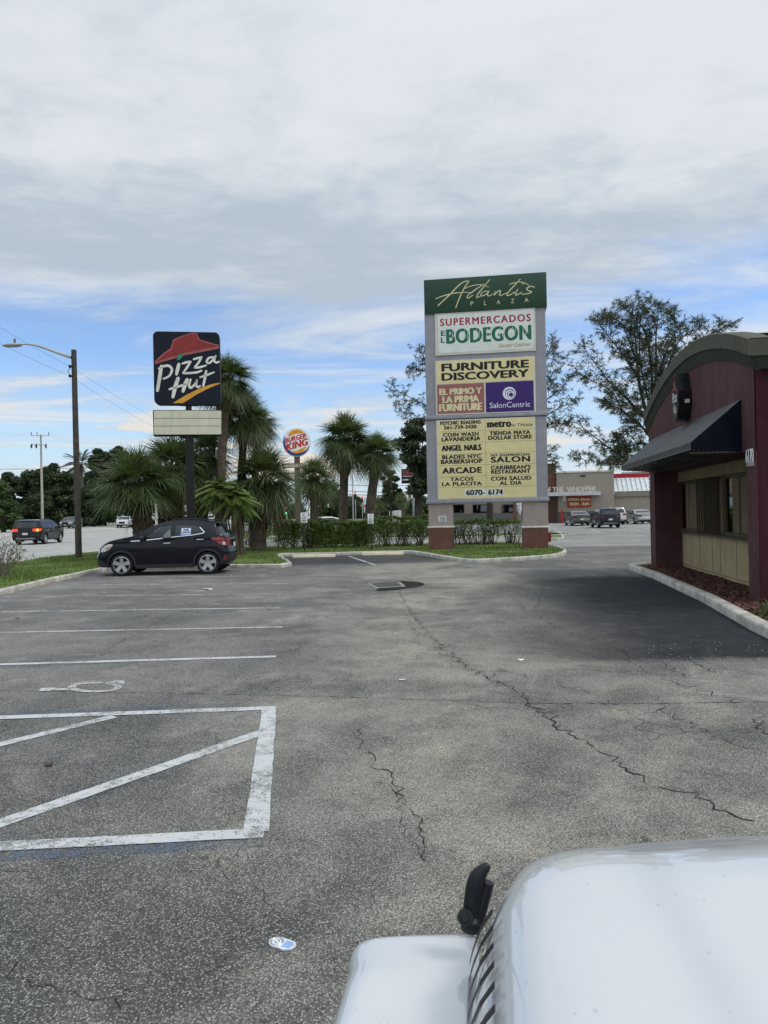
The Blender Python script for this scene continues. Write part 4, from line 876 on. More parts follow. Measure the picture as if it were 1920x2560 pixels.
lt('broadleaf_tree', 'low far tree behind the white building and the tall palm trunks', 700, 1250, 160, 210, 67, LM_DARKT, z0=0, ls=.8, n=7000, low=.05, group=fb)
lt('broadleaf_tree', 'far tree behind the white pickup and the pizza sign pole', 470, 1240, 200, 215, 68, LM_DARKT, z0=0, ls=.8, n=8000, low=.15, group=fb)
sabal('short far fan palm at the crossing, left one of the two by the utility cabinets', 943, 1296, 944, 1262, 24, 110, 71, 0, .4, 26, 14, 2, group='far fan palms')
sabal('short far fan palm at the crossing, right one next to the white cabinets', 1005, 1296, 1003, 1247, 26, 110, 72, 0, .45, 26, 14, 2, group='far fan palms')

# wispy pines
def pine(label, px, dist, seed, limbs, tr=.22, fork=None, thick=1.0, dens=1.0):
    b = P(px, 1300, dist); b.z = 0; t = thing('wispy_pine', label, 'tree', b, 0, 'wispy pines behind the signs'); g = random.Random(seed); tk, mb = MB(), MB(); bp = lambda x, y, dy=0.0: P(x, y, dist + dy) - b
    def needles(p, d, ln, n):
        for _ in range(n):
            q = (d * .8 + Vector((g.gauss(0, .55), g.gauss(0, .55), g.gauss(-.10, .5)))).normalized(); s = q.cross(Vector((g.gauss(0, 1), g.gauss(0, 1), g.gauss(0, 1)))).normalized() * .013 * thick; l = ln * g.uniform(.5, 1.2); e = p + q * l
            mb.add([p - s, p + s, p + q * l * .6 + s * .8 + Vector((0, 0, -.01)), e + Vector((0, 0, -.12 * l)), p + q * l * .6 - s * .8], [(0, 1, 2, 3, 4)])
    for path, r0 in limbs:
        pts = spline([bp(x, y, dy) for x, y, dy in path], 7); k = len(pts); tk.tube(pts, [max(.012, r0 * (1 - .9 * i / (k - 1))) for i in range(k)], 7, cap=False)
        if r0 > .2: continue
        tot = sum((pts[i + 1] - pts[i]).length for i in range(k - 1))
        for i in range(int(k * .12), k):
            tg = (pts[min(i + 1, k - 1)] - pts[i - 1]).normalized()
            for _ in range(2):
                a = g.uniform(0, 6.28); sd = (tg * .8 + Vector((math.cos(a), math.sin(a), g.uniform(-.45, .7))) * .85).normalized(); sl_ = tot * g.uniform(.08, .24) * (1 - .4 * i / k); e1_ = pts[i] + sd * sl_ * .5; e2_ = pts[i] + sd * sl_ + Vector((0, 0, -.06 * sl_)); tk.tube([pts[i], e1_, e2_], [.02, .013, .006], 4, cap=False)
                nq = max(3, int(sl_ * 3.6 * dens))
                for q in range(nq):
                    f = .3 + .7 * (q + g.random()) / nq; p = pts[i].lerp(e1_, f * 2) if f < .5 else e1_.lerp(e2_, f * 2 - 1)
                    td = (sd * .6 + Vector((g.gauss(0, .6), g.gauss(0, .6), g.gauss(.05, .55)))).normalized(); tl = g.uniform(.15, .5); e3_ = p + td * tl; tk.tube([p, e3_], [.006, .003], 3, cap=False); needles(p.lerp(e3_, .55), td, .30, 6); needles(e3_, td, .34, 9)
    tk.build('trunk', M_TBARK, t); mb.build('crown', LM_CAS, t, smooth=False)
    return t
bx = 1622
limbs = [([(1640, 1300, 0), (1640, 1180, 0), (1628, 1060, 0)], .30)]
def lm(pts, r): limbs.append((pts, r))
lm([(1628, 1070, 0), (1600, 970, .2), (1592, 880, .3), (1580, 760, .2)], .13); lm([(1628, 1070, 0), (1630, 950, 0), (1612, 830, .3), (1560, 768, .5)], .11); lm([(1630, 1060, 0), (1640, 930, -.4), (1640, 840, -.5), (1648, 768, -.4)], .12)
lm([(1632, 1020, 0), (1668, 920, .5), (1700, 850, .8), (1756, 808, 1)], .10); lm([(1640, 980, 0), (1690, 900, -.4), (1760, 848, -.6), (1818, 812, -1)], .08); lm([(1624, 1060, 0), (1570, 1000, .4), (1520, 950, .7), (1462, 872, 1)], .10)
lm([(1620, 1080, 0), (1560, 1030, -.5), (1530, 980, -.8), (1468, 945, -1)], .08); lm([(1600, 950, 0), (1560, 890, .4), (1520, 840, .6), (1492, 800, .8)], .07); lm([(1600, 930, .3), (1572, 850, 0), (1545, 800, -.2), (1508, 795, -.5)], .06)
lm([(1622, 1090, 0), (1590, 1050, .8), (1545, 1020, 1.2), (1510, 1006, 1.4)], .07); lm([(1636, 1160, 0), (1570, 1150, .4), (1510, 1110, .6), (1440, 1056, .8)], .09); lm([(1636, 1150, 0), (1590, 1160, -.4), (1520, 1160, -.6), (1446, 1146, -.8)], .07)
lm([(1630, 1110, 0), (1600, 1110, .4), (1560, 1120, .7), (1535, 1150, 1)], .05); lm([(1620, 1000, 0), (1600, 900, 1), (1600, 820, 1.4), (1605, 772, 1.5)], .07); lm([(1630, 980, 0), (1665, 880, 1.2), (1690, 820, 1.5), (1676, 790, 1.6)], .07); lm([(1640, 1040, 0), (1650, 1000, .6), (1690, 960, 1), (1730, 900, 1.2)], .06)
lm([(1600, 1060, 0), (1560, 1080, .4), (1545, 1100, .6), (1560, 1130, .9)], .04)
pine('big wispy pine with a forking trunk rising behind the maroon restaurant roof', bx, 46, 81, limbs, dens=1.5)
limbs = [([(1225, 1300, 0), (1220, 1150, 0), (1212, 1040, 0)], .28)]
lm([(1212, 1100, 0), (1150, 1040, .4), (1080, 1020, .8), (985, 972, 1.2)], .12); lm([(1212, 1050, 0), (1140, 970, 0), (1080, 920, .2), (1052, 882, .4)], .11); lm([(1210, 1040, 0), (1130, 960, .5), (1070, 930, 1), (1032, 926, 1.2)], .08)
lm([(1212, 1040, 0), (1300, 960, .4), (1360, 900, .8), (1376, 868, .9)], .10); lm([(1214, 1080, 0), (1320, 1030, .4), (1390, 980, .6), (1440, 928, .8)], .10); lm([(1214, 1100, 0), (1320, 1060, -.4), (1380, 1030, -.6), (1436, 1000, -.8)], .08); lm([(1216, 1110, 0), (1330, 1080, .2), (1375, 1062, .2), (1412, 1060, .2)], .07)
lm([(1212, 1090, 0), (1310, 1000, -.6), (1370, 950, -.8), (1400, 900, -.9)], .08); lm([(1216, 1120, 0), (1320, 1110, 0), (1370, 1130, .3), (1382, 1165, .4)], .06); lm([(1214, 1100, 0), (1120, 1060, -.4), (1050, 1045, -.6), (1000, 1010, -.8)], .07)
pine('wispy pine hidden behind the tall shop sign, its branches reaching out on both sides', 1222, 58, 82, limbs, dens=.95, thick=1.1)

# hedges: leaf shells over leggy stems
def hedge(label, x0, x1, y, dep, h, seed, n, low, stems, bare=0.0, name='hedge', ls=.075, m=LM_HEDGE):
    g = random.Random(seed); t = thing(name, label, 'hedge', (x0, y, .1), 0, 'clipped hedges'); L_ = x1 - x0; st, mb = MB(), MB()
    for k in range(stems):
        x = g.uniform(0, L_); yy = g.uniform(-dep * .25, dep * .25)
        for q in range(g.randint(3, 5)):
            e = Vector((x + g.gauss(0, .28), yy + g.uniform(-.4, .4) * dep, h * g.uniform(.65, .95))); b_ = Vector((x + g.gauss(0, .03), yy, -.05)); mm = b_.lerp(e, .5) + Vector((g.gauss(0, .06), 0, 0)); st.tube([b_, mm, e], [.014, .010, .005], 4, cap=False)
            for _ in range(2): s_ = mm.lerp(e, g.random()); st.tube([s_, s_ + Vector((g.gauss(0, .14), g.gauss(0, .12), g.uniform(.05, .3)))], [.006, .003], 3, cap=False)
    for k in range(n):
        x = g.uniform(-.05, L_ + .05); ph = math.sin(x * 2.3 + seed) * .05 + math.sin(x * 5.9) * .035; u_ = g.random()
        if u_ < .45: p = Vector((x, g.uniform(-dep / 2, dep / 2), h + ph + g.gauss(0, .035)))
        else:
            zf = g.random() ** (.75 + bare); p = Vector((x, g.choice((-1, -1, -1, 1)) * dep / 2 * (1 + ph) + g.gauss(0, .05), low + (h - low) * (1 - (1 - zf) if not bare else zf ** .5)))
            if g.random() < .3: p.y = g.uniform(-dep / 2, dep / 2)
            if math.sin(x * 3.7 + seed * 2) * .35 + .55 < g.random() * (1.25 - p.z / h): continue
        q = Vector((g.gauss(0, 1), g.gauss(0, 1), g.gauss(.3, .8))).normalized(); s = q.cross(Vector((g.gauss(0, 1), g.gauss(0, 1), g.gauss(0, 1)))).normalized(); l = ls * g.uniform(.7, 1.5)
        mb.add([p - q * l * .5, p + s * l * .3, p + q * l * .5, p - s * l * .3], [(0, 1, 2, 3)])
    st.build('stems', LM_TWIG, t); mb.build('foliage', m, t, smooth=False); return t
hx = lambda px, d: P(px, 1300, d).x
hedge('dense clipped hedge behind the two parking signs, left of the tall shop sign', hx(690, 34.2), hx(962, 34.2), 34.2, 1.0, 1.22, 3, 20000, .12, 40)
hedge('leggy thinning hedge with bare stems behind the tall shop sign columns', hx(966, 34.2), hx(1300, 34.2), 34.3, .8, 1.12, 4, 8600, .35, 62, .8)
hedge('flat topped hedge beyond the cross drive, right of the middle palms', hx(930, 47), hx(1072, 47), 47, 1.0, 1.28, 6, 7000, .1, 14, ls=.10)
hedge('flat topped hedge beyond the cross drive, behind the left parking sign', hx(668, 47), hx(815, 47), 47.2, 1.0, 1.2, 7, 7000, .1, 14, ls=.10)
hedge('dark low hedge between the palm trunks, left of the squat fan palm', hx(604, 40), hx(640, 40), 40, .8, 1.25, 8, 2600, .05, 8)
def tuft(name, label, b, n, h, spread, seed, m, wd=.03, cat='plant', droop=.5, group=None):
    g = random.Random(seed); mb = MB()
    for k in range(n):
        a = g.uniform(0, 6.28); e = R_(g.uniform(35, 88)); d = Vector((math.cos(e) * math.cos(a), math.cos(e) * math.sin(a), math.sin(e))); leaflet(mb, Vector((g.gauss(0, spread), g.gauss(0, spread), 0)), d, h * g.uniform(.6, 1.1), wd, Vector((0, 0, 1)), droop * g.uniform(.5, 1.2), 4)
    o_ = mb.build(name, m, None, smooth=False); o_.location = b; return tag(o_, label, cat, group)
b = P(826, 1300, 38); b.z = .1; tuft('tall_grass_clump', 'tall feathery green grass clump sticking up behind the clipped hedge', b, 420, 1.75, .55, 5, LM_HEDGE, .035, droop=.35)
b = P(872, 1300, 39); b.z = .1; tuft('tall_grass_clump', 'taller reed clump behind the hedge under the full headed palm', b, 480, 1.95, .5, 6, LM_PYG, .035, droop=.4)
b = P(795, 1300, 37); b.z = .1; tuft('spiky_shrub', 'low spiky fan leaved shrub behind the hedge left of the grass clumps', b, 120, 1.45, .2, 7, LM_SABAL, .05, droop=.2)

# leggy shrub at the left edge of the verge
b = G(8, 1440, .1); t = thing('leggy_shrub', 'leggy half bare shrub on the grass verge at the left edge', 'shrub', b); g = random.Random(9); st, mb = MB(), MB()
for k in range(34):
    a = g.uniform(0, 6.28); e = Vector((math.cos(a) * g.uniform(.2, .75), math.sin(a) * g.uniform(.1, .5), g.uniform(.35, 1.0))); m_ = e * .5 + Vector((g.gauss(0, .08), 0, .08)); st.tube([(g.gauss(0, .06), g.gauss(0, .06), -.05), m_, e], [.014, .009, .004], 5, cap=False)
    for q in range(3):
        e2_ = e + Vector((g.gauss(0, .12), g.gauss(0, .12), g.uniform(-.02, .16))); st.tube([m_.lerp(e, .6), e2_], [.006, .003], 4, cap=False)
        for _ in range(6): p = e2_ + Vector((g.gauss(0, .035), g.gauss(0, .035), g.gauss(0, .03))); d = Vector((g.gauss(0, 1), g.gauss(0, 1), g.uniform(.1, 1))).normalized(); leaflet(mb, p, d, .085, .035, Vector((.1, .2, 1)), .3, 2)
st.build('stems', mat('pale stem', (.20, .18, .14), .9), t); mb.build('foliage', leafmat('shrub leaf', (.05, .07, .02), (.16, .18, .06), .5, .3), t, smooth=False)

# ------------------------------------------------------------------ maroon restaurant building on the right
C0, C1 = G(1897, 1508, .1), G(1628, 1413, .1); dv_ = C0 - C1; LW = dv_.length; BRZ = math.atan2(dv_.y, dv_.x)
BW = Plane((C1.x, C1.y, 0), BRZ)            # local x runs from the far to the near corner, -y points out of the wall
rb_ = thing('restaurant_building', 'maroon restaurant building with an arched olive parapet and recessed window wall on the right', 'building', BW.o, BRZ)
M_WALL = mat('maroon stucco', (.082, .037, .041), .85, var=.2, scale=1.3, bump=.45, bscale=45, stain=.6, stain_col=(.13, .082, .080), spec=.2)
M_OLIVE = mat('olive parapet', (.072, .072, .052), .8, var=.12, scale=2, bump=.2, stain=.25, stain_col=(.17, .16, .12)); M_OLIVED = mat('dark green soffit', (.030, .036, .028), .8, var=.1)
M_BEIGE = mat('beige stucco', (.37, .305, .185), .85, var=.1, scale=2, bump=.2, stain=.35, stain_col=(.16, .12, .06)); M_BEAM = mat('tan beam', (.22, .175, .10), .8, var=.1, stain=.2); M_FRAME = mat('bronze frame', (.07, .057, .038), .6, var=.1)
XP0, XP1, ZH, DEPTH = .62, 7.86, 2.66, 15.0
zlow = lambda x: 4.72 - .0455 * (x - 4.35) ** 2
w_ = MB(); w_.box(0, XP0, 0, .72, -.1, ZH); w_.box(XP1, LW, 0, .9, -.1, ZH)
n = 36; xs_ = [LW * k / n for k in range(n + 1)]
w_.grid([[(x, 0, ZH) for x in xs_], [(x, 0, zlow(x) + .08) for x in xs_]]); w_.add([(XP0, 0, ZH), (XP1, 0, ZH), (XP1, .7, ZH), (XP0, .7, ZH)], [(3, 2, 1, 0)])
w_.add([(0, 0, ZH), (0, 0, zlow(0) + .06), (0, DEPTH, 4.05), (0, DEPTH, ZH)], [(0, 1, 2, 3)])
w_.box(0.001, .3, .72, DEPTH, -.1, ZH); w_.box(0.3, LW - .3, DEPTH - .3, DEPTH - .002, -.1, 4.0)
wl = w_.build('wall', M_WALL, rb_, angle=30)
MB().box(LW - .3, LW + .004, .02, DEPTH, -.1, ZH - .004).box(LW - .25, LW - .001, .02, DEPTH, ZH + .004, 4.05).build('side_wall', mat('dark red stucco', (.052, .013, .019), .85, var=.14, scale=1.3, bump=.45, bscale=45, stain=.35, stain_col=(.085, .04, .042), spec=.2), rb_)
q = MB()
for x0, x1 in ((XP1 - .03, LW + .012),): q.box(x0, x1, -.012, .3, 2.70, 2.712)
MB().box(XP1, LW + .006, -.006, .02, 2.655, 2.668).box(LW - .02, LW + .006, -.002, DEPTH, 2.655, 2.668).build('control_joint', mat('joint', (.03, .012, .014), .9), wl)
fs_ = MB(); OUT = .11; rows = []
for k in range(-2, n + 3):
    x = -OUT + (LW + 2 * OUT) * (k + 2) / (n + 4); z = zlow(x); rows.append([(x, .02, z), (x, -.012, z), (x, -OUT + .03, z + .235), (x, -OUT, z + .24), (x, -OUT, z + .51), (x, -OUT + .03, z + .53), (x, .25, z + .53)])
z9, z0_ = zlow(LW + OUT), zlow(-OUT)
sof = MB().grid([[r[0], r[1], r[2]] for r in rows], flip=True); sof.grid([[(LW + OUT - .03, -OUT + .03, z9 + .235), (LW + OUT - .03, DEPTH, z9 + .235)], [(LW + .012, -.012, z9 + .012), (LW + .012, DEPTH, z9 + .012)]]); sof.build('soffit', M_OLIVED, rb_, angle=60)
f_ = MB().grid([r[2:] for r in rows]); m2 = [[(LW + OUT - .03, y, z9 + .235), (LW + OUT, y, z9 + .24), (LW + OUT, y, z9 + .51), (LW + OUT - .03, y, z9 + .53), (LW - .25, y, z9 + .53)] for y in (-OUT, DEPTH)]; f_.grid(m2)
m3 = [[(-OUT + .03, y, z0_ + .235), (-OUT, y, z0_ + .51), (.25, y, z0_ + .53)] for y in (-OUT, DEPTH)]; f_.grid(m3, flip=True)
f_.build('parapet', M_OLIVE, rb_, angle=40)
MB().add([(-.2, .1, 4.0), (LW + .2, .1, 4.0), (LW + .2, DEPTH, 4.0), (-.2, DEPTH, 4.0)], [(0, 1, 2, 3)]).grid([[(x, .24, zlow(x) + .50) for x in xs_[4:33]], [(x, DEPTH, zlow(x) + .45) for x in xs_[4:33]]]).build('roof', mat('roof membrane', (.28, .27, .25), .8), rb_)
# recess: back wall, beam, windows
rw = MB().box(.3, LW, .7, .9, -.1, 1.06).build('recess_wall', M_BEIGE, rb_)
sm_ = MB()
for x in (1.6, 2.25, 3.3, 3.9, 5.0, 6.2): sm_.box(x, x + .012, .694, .7, .22, 1.05)
sm_.box(.62, LW, .692, .7, .17, .185); sm_.build('panel_joint', mat('beige seam', (.14, .11, .06), .9), rw)
MB().box(.3, LW, .62, .92, 2.40, 2.68).box(.3, LW, .585, .62, 2.40, 2.43).build('beam', M_BEAM, rb_)
MB().box(.3, LW, .95, 1.0, .9, 2.5).build('dark_interior', mat('dark interior', (.008, .008, .009), .9), rb_)
MG = glassmat('shop glass', (.12, .12, .12), .05); M_SLAT = mat('blind slat', (.15, .112, .070), .7, var=.15)
for x0, x1, bl in ((.46, 2.42, (1.15, 2.35)), (2.48, 4.30, (2.55, 4.25)), (4.36, 6.3, (4.9, 6.25)), (6.36, 7.9, (6.45, 7.85))):
    fm = MB().box(x0, x0 + .07, .66, .78, 1.08, 2.40).box(x1 - .07, x1, .66, .78, 1.08, 2.40).box(x0 + .07, x1 - .07, .664, .776, 2.33, 2.40).box(x0 + .07, x1 - .07, .664, .776, 1.08, 1.15).box((x0 + x1) / 2 - .03, (x0 + x1) / 2 + .03, .668, .772, 1.15, 2.33)
    fo = fm.build('window', M_FRAME, rb_); MB().box(x0 + .07, x1 - .07, .71, .72, 1.15, 2.33).build('pane', MG, fo)
    sl2 = MB(); k = int((bl[1] - bl[0]) / .105)
    for j in range(k): xx = bl[0] + j * .105; sl2.add([(xx, .672, 1.16), (xx + .085, .700, 1.16), (xx + .085, .700, 2.32), (xx, .672, 2.32)], [(0, 1, 2, 3)])
    sl2.build('blind', M_SLAT, fo)
    MB().box(x0 - .02, x1 + .02, .58, .70, 1.035, 1.075, .01).build('sill', M_FRAME, fo)
q = MB().box(2.46, 3.0, .60, .655, 1.1, 2.36)
for j in range(9): q.box(2.5 + j * .19, 2.5 + j * .19 + .025, .575, .66, 1.08, 2.38)
q.build('shutter_slats', M_FRAME, rb_)
# awning, house number, wall sign
ax0, ax1, pj = .62, 7.66, .86
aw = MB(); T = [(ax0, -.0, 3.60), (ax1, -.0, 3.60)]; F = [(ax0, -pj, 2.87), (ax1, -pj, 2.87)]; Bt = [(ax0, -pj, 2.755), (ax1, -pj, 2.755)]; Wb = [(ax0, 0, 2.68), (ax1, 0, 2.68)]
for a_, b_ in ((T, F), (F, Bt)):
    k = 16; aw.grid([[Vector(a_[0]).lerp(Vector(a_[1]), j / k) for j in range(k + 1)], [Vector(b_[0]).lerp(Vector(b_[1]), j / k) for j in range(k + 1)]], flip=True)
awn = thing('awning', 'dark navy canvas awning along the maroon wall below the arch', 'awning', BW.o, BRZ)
aw.build('canvas', mat('grey canvas', (.046, .047, .050), .55, var=.25, scale=3, bump=.12, bscale=160), awn, angle=30)  # top and valance grey, paler than the navy end panels
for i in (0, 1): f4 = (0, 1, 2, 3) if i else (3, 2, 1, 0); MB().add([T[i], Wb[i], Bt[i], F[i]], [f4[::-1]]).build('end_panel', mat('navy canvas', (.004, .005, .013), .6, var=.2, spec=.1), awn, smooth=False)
MB().box(ax0, ax1, -pj - .006, -pj + .012, 2.742, 2.754).build('hem', mat('hem grey', (.16, .16, .16), .5), awn); fr_ = MB()
for j in range(10): y = -pj + .05 + j * .08; z = 2.755 - .07 * (y + pj) / pj; fr_.box(ax0 + .02, ax1 - .02, y, y + .028, z - .02, z)
for x in np.linspace(ax0 + .02, ax1 - .05, 6): fr_.box(x, x + .03, -pj, -.005, 2.67, 2.69)
fr_.build('frame', mat('awning frame', (.06, .06, .065), .4, metal=.4), awn)
hn = thing('house_number', 'white house number plate reading 6170 on the maroon pillar', 'house number', BW.o, BRZ)
x0, z1 = BW.at(1866, 1122); x1, z0 = BW.at(1888, 1164); pt = MB().box(x0 + .02, x1 - .02, -.012, -.002, z0, z0 + .09, .002).build('plate', mat('plate grey', (.35, .30, .30), .6), hn)
q = MB(); put_text(q, '6170', x0 + .02, x1 - .01, z0 + .07, z1 - .02, -.02, .03); q.build('number', M_WHITE, pt, smooth=False); MB().box(x0 + .03, x1 - .02, -.010, -.002, z0 + .09, z1 - .03).build('backing', M_WALL, hn)
ws = thing('wall_sign', 'small dark projecting pizza restaurant sign box mounted under the arch', 'sign', BW.o, BRZ)
sx0, sx1, sz0, sz1 = BW.at(1680, 1000, .27)[0], BW.at(1697.5, 1000, .27)[0], BW.at(1695, 1054, .2)[1], BW.at(1690, 938, .2)[1]; cxs = (sx0 + sx1) / 2
pts = [(sx0, sz0 + .32), (sx0 + .16, sz0), (sx1 - .16, sz0 + .02), (sx1, sz0 + .3), (sx1, sz1 - .42), (sx1 - .1, sz1 - .3), (sx1 - .2, sz1 - .02), (cxs, sz1), (sx0 + .28, sz1 - .06), (sx0 + .18, sz1 - .3), (sx0, sz1 - .4)]
bx_ = MB().prism(pts, -.27, -.004).build('box', mat('sign box black', (.010, .010, .012), .3), ws, fix=True)
ins_ = [(cxs + (x - cxs) * .95, (sz0 + sz1) / 2 + (z - (sz0 + sz1) / 2) * .95) for x, z in pts]; MB().prism(ins_, -.282, -.271).build('face', M_NAVY, bx_, fix=True)
MB().prism([(sx0 + .06, sz1 - .42), (sx0 + .26, sz1 - .3), (sx0 + .36, sz1 - .1), (cxs, sz1 - .045), (sx1 - .28, sz1 - .08), (sx1 - .2, sz1 - .33), (sx1 - .04, sz1 - .43), (cxs, sz1 - .36)], -.294, -.283).build('roof_logo', M_HUT, bx_, fix=True)
q = MB(); put_text(q, 'Pizza', sx0 + .1, sx1 - .1, sz0 + .42, sz0 + .64, -.29, .02, .25); put_text(q, 'Hut', sx0 + .2, sx1 - .2, sz0 + .18, sz0 + .38, -.29, .02, .25); q.build('lettering', M_LETW, bx_, smooth=False)
MB().prism([(sx0 + .3, sz0 + .04), (sx1 - .1, sz0 + .22), (sx1 - .08, sz0 + .28), (sx0 + .36, sz0 + .12)], -.29, -.283).build('swoosh', M_YEL, bx_, fix=True)
MB().box(sx1 - .02, sx1 + .012, -.15, -.05, sz0 + .36, sz0 + .44).build('data_plate', mat('plate pale', (.5, .5, .5), .4), bx_)
pn = thing('notice_board', 'small white notice on the corner of the far maroon pillar', 'notice', BW.o, BRZ); MB().box(.02, .13, -.014, -.002, 2.2, 2.62, .003).build('plate', M_WHITE, pn); q = MB()
for j in range(3): q.box(.035, .115, -.0165, -.0145, 2.27 + j * .11, 2.32 + j * .11)
q.build('print', M_INK, pn)
# bed, kerb and strap leaved clump
rk = [(12, 21.4), (7.5, 20.72), (6.98, 20.35), (6.82, 19.6), gxy(1640, 1445), gxy(1770, 1505), gxy(1898, 1577), (4.1, 3.5), (3.2, -3)]
nose = spline([(*Vector(p), 0) for p in rk[1:4]], 4); kerb('kerb', [rk[0]] + [(p.x, p.y) for p in nose] + rk[4:], wd=.2, h=.15)
ib = [Vector(p) + Vector((.1, -.05)) for p in rk[1:]]
sheet('mulch_bed', ib + [(6, -3), (8, 12), (9.2, 20.5)], .10, mat('mulch soil', (.045, .020, .015), .95, var=.5, scale=6, bump=1, bscale=40))
mu = MB(); g = random.Random(3)
for k in range(7000):
    s_ = g.random(); a_ = Vector((4.9, 8.5)).lerp(Vector((6.95, 19.8)), s_); p = a_ + Vector((g.uniform(.12, 1.5), 0)); l, wd_ = g.uniform(.02, .055), g.uniform(.006, .015); an = g.uniform(0, 6.28); d = Vector((math.cos(an) * l, math.sin(an) * l, g.uniform(-.01, .02))); s2 = Vector((-d.y, d.x, 0)).normalized() * wd_; b_ = Vector((p.x, p.y, .105 + g.random() * .02)); mu.add([b_ - d - s2, b_ + d - s2, b_ + d + s2, b_ - d + s2], [(0, 1, 2, 3)])
tag(mu.build('mulch', leafmat('mulch chip', (.035, .012, .009), (.15, .062, .045), .9, 0), smooth=False), 'dark red wood mulch covering the bed between kerb and window wall', 'mulch', kind='stuff')
b = G(1925, 1535, .1); tuft('strap_leaf_clump', 'dark green strap leaved clump at the right edge by the maroon pillar', (b.x + .02, b.y - .25, .1), 260, .62, .11, 12, leafmat('liriope', (.02, .035, .01), (.08, .11, .03), .5, .2), .014, droop=.75)
b = G(1965, 1560, .1); tuft('strap_leaf_clump', 'strap leaved clump nearest the camera in the mulch bed', (b.x + .1, b.y - .6, .1), 200, .6, .10, 13, MATS['liriope'], .014, droop=.75)

# ------------------------------------------------------------------ the burger restaurant across the cross drive
d0 = 86; bo = P(1392, 1306, d0); BP2 = Plane((bo.x, bo.y, 0), R_(-11)); BK = Board(BP2, lambda x, y: (x, y))
bk = thing('burger_restaurant', 'low distant taupe restaurant with a brown tower, flat canopy and pale metal roof', 'building', BP2.o, BP2.rz)
M_TAN2 = mat('taupe stucco', (.275, .245, .20), .85, var=.06, stain=.1); M_WAIN = mat('dark wainscot', (.085, .085, .085), .8, var=.08); M_BRN = mat('brown siding', (.135, .06, .038), .7, var=.15); M_DKW = glassmat('far window', (.02, .022, .024), .14)
q = MB(); x0, x1, z0, z1 = BK.rect(1392.5, 1536, 1180.5, 1304); q.box(x0, x1, 0, 8, -.1, z1); tw = q.build('wall', M_TAN2, bk); xa, xb, zt = x0, x1, z1
MB().box(x0 - .1, x1 + .1, -.12, 8.1, z1, z1 + .18).build('coping', M_CREAMF, tw)
zw = BK.pt(1450, 1279)[1]; MB().box(x0 + .01, x1 + .06, -.06, .0, -.1, zw).build('wainscot', M_WAIN, tw)
q = MB(); l0, l1, _, lz = BK.rect(1345, 1392, 1161.5, 1300); q.box(l0, l1 - .005, .6, 8, -.1, lz)
bt = q.build('tower', M_BRN, bk); q = MB()
for k in range(1, 7): q.box(l0, l1 - .006, .58, .6, lz - k * .62, lz - k * .62 + .05)
q.box(l0, l1, .5, 8.1, lz, lz + .15); q.build('siding_line', mat('brown dark', (.05, .02, .015), .8), bt)
q = MB(); c0, c1, cz0, cz1 = BK.rect(1350, 1501.5, 1230, 1239, 1.2); q.box(c0, c1, -1.4, .59, cz0, cz1); cp = q.build('canopy', mat('canopy grey', (.46, .46, .46), .5), bk)
q = MB()
for body, l, r in (('OF', 1362, 1377), ('THE', 1382, 1409), ('WHOPPER', 1417, 1490)):
    x0, x1, _, _ = BK.rect(l, r, 1220, 1229, 1.2); put_text(q, body, x0, x1, cz1, cz1 + .62, -1.2, .03)
q.build('lettering', mat('letter pewter', (.50, .48, .44), .5), cp, smooth=False)
q = MB(); x0, x1, z0, z1 = BK.rect(1450, 1463.5, 1187, 1192.5); put_text(q, '6080', x0, x1, z0, z1, -.03, .02); q.build('number', M_DARK, tw, smooth=False)
q = MB(); x0, x1, z0, z1 = BK.rect(1373, 1395, 1239, 1304); q.box(x0, x1, -.05, .58, -.05, z1); q.build('door', mat('door brown', (.06, .03, .022), .6), bk)
zr0, zr1, zl = BK.pt(1580, 1227)[1], BK.pt(1580, 1192)[1], BK.pt(1580, 1234)[1]; xe = BK.pt(1720, 1240)[0]
rwg = MB().box(xb, xe, .6, 9, -.1, zl).build('wall', M_TAN2, bk); MB().box(xb + .061, xe, .52, .6, -.1, zw).build('wainscot', M_WAIN, rwg)
MB().box(xb + .1, xe, .35, .6, zl - .3, zr0 - .02).build('eave', mat('eave tan', (.22, .19, .155), .8), rwg)
q = MB(); q.grid([[(xb, .3, zr0), (xe, .3, zr0)], [(xb, 2.4, zr1), (xe, 2.4, zr1)]]); k = 0; x = xb
rf = q.build('roof', mat('pale metal roof', (.50, .53, .54), .4, metal=.2), rwg); q = MB()
while x < xe: q.add([(x, .29, zr0 + .005), (x + .05, .29, zr0 + .005), (x + .05, 2.39, zr1 + .08), (x, 2.39, zr1 + .08), (x, .29, zr0 + .07), (x, 2.39, zr1 + .14)], [(0, 1, 2, 3), (0, 4, 5, 3)]); x += .53
q.build('roof_seam', mat('roof seam', (.22, .23, .24), .5), rf)
zrb = BK.pt(1580, 1181)[1]; MB().box(xb + .01, xe, 2.4, 2.7, zr1 - .1, zrb).build('red_band', mat('red band', (.33, .018, .025), .5), bk)
MB().box(BK.pt(1530, 1180)[0], BK.pt(1536, 1180)[0], 3, 3.5, zrb - .3, BK.pt(1533, 1168)[1]).build('vent', M_DARK, bk)
lw0 = BK.pt(1085, 1290)[0]; lz1 = BK.pt(1200, 1215)[1]; lw_ = MB().box(lw0, l0 - .01, .3, 9, -.1, lz1).build('wall', mat('taupe rose', (.20, .165, .145), .85, var=.06), bk)
zw2 = BK.pt(1210, 1284)[1]; MB().box(lw0, BK.pt(1284, 1290)[0], .2, .3, -.1, zw2).build('wainscot', mat('grey wainscot', (.10, .095, .09), .8), lw_)
MB().box(BK.pt(1284, 1290)[0], BK.pt(1291, 1290)[0], .15, .3, -.1, lz1).build('pilaster', M_BRN, lw_)
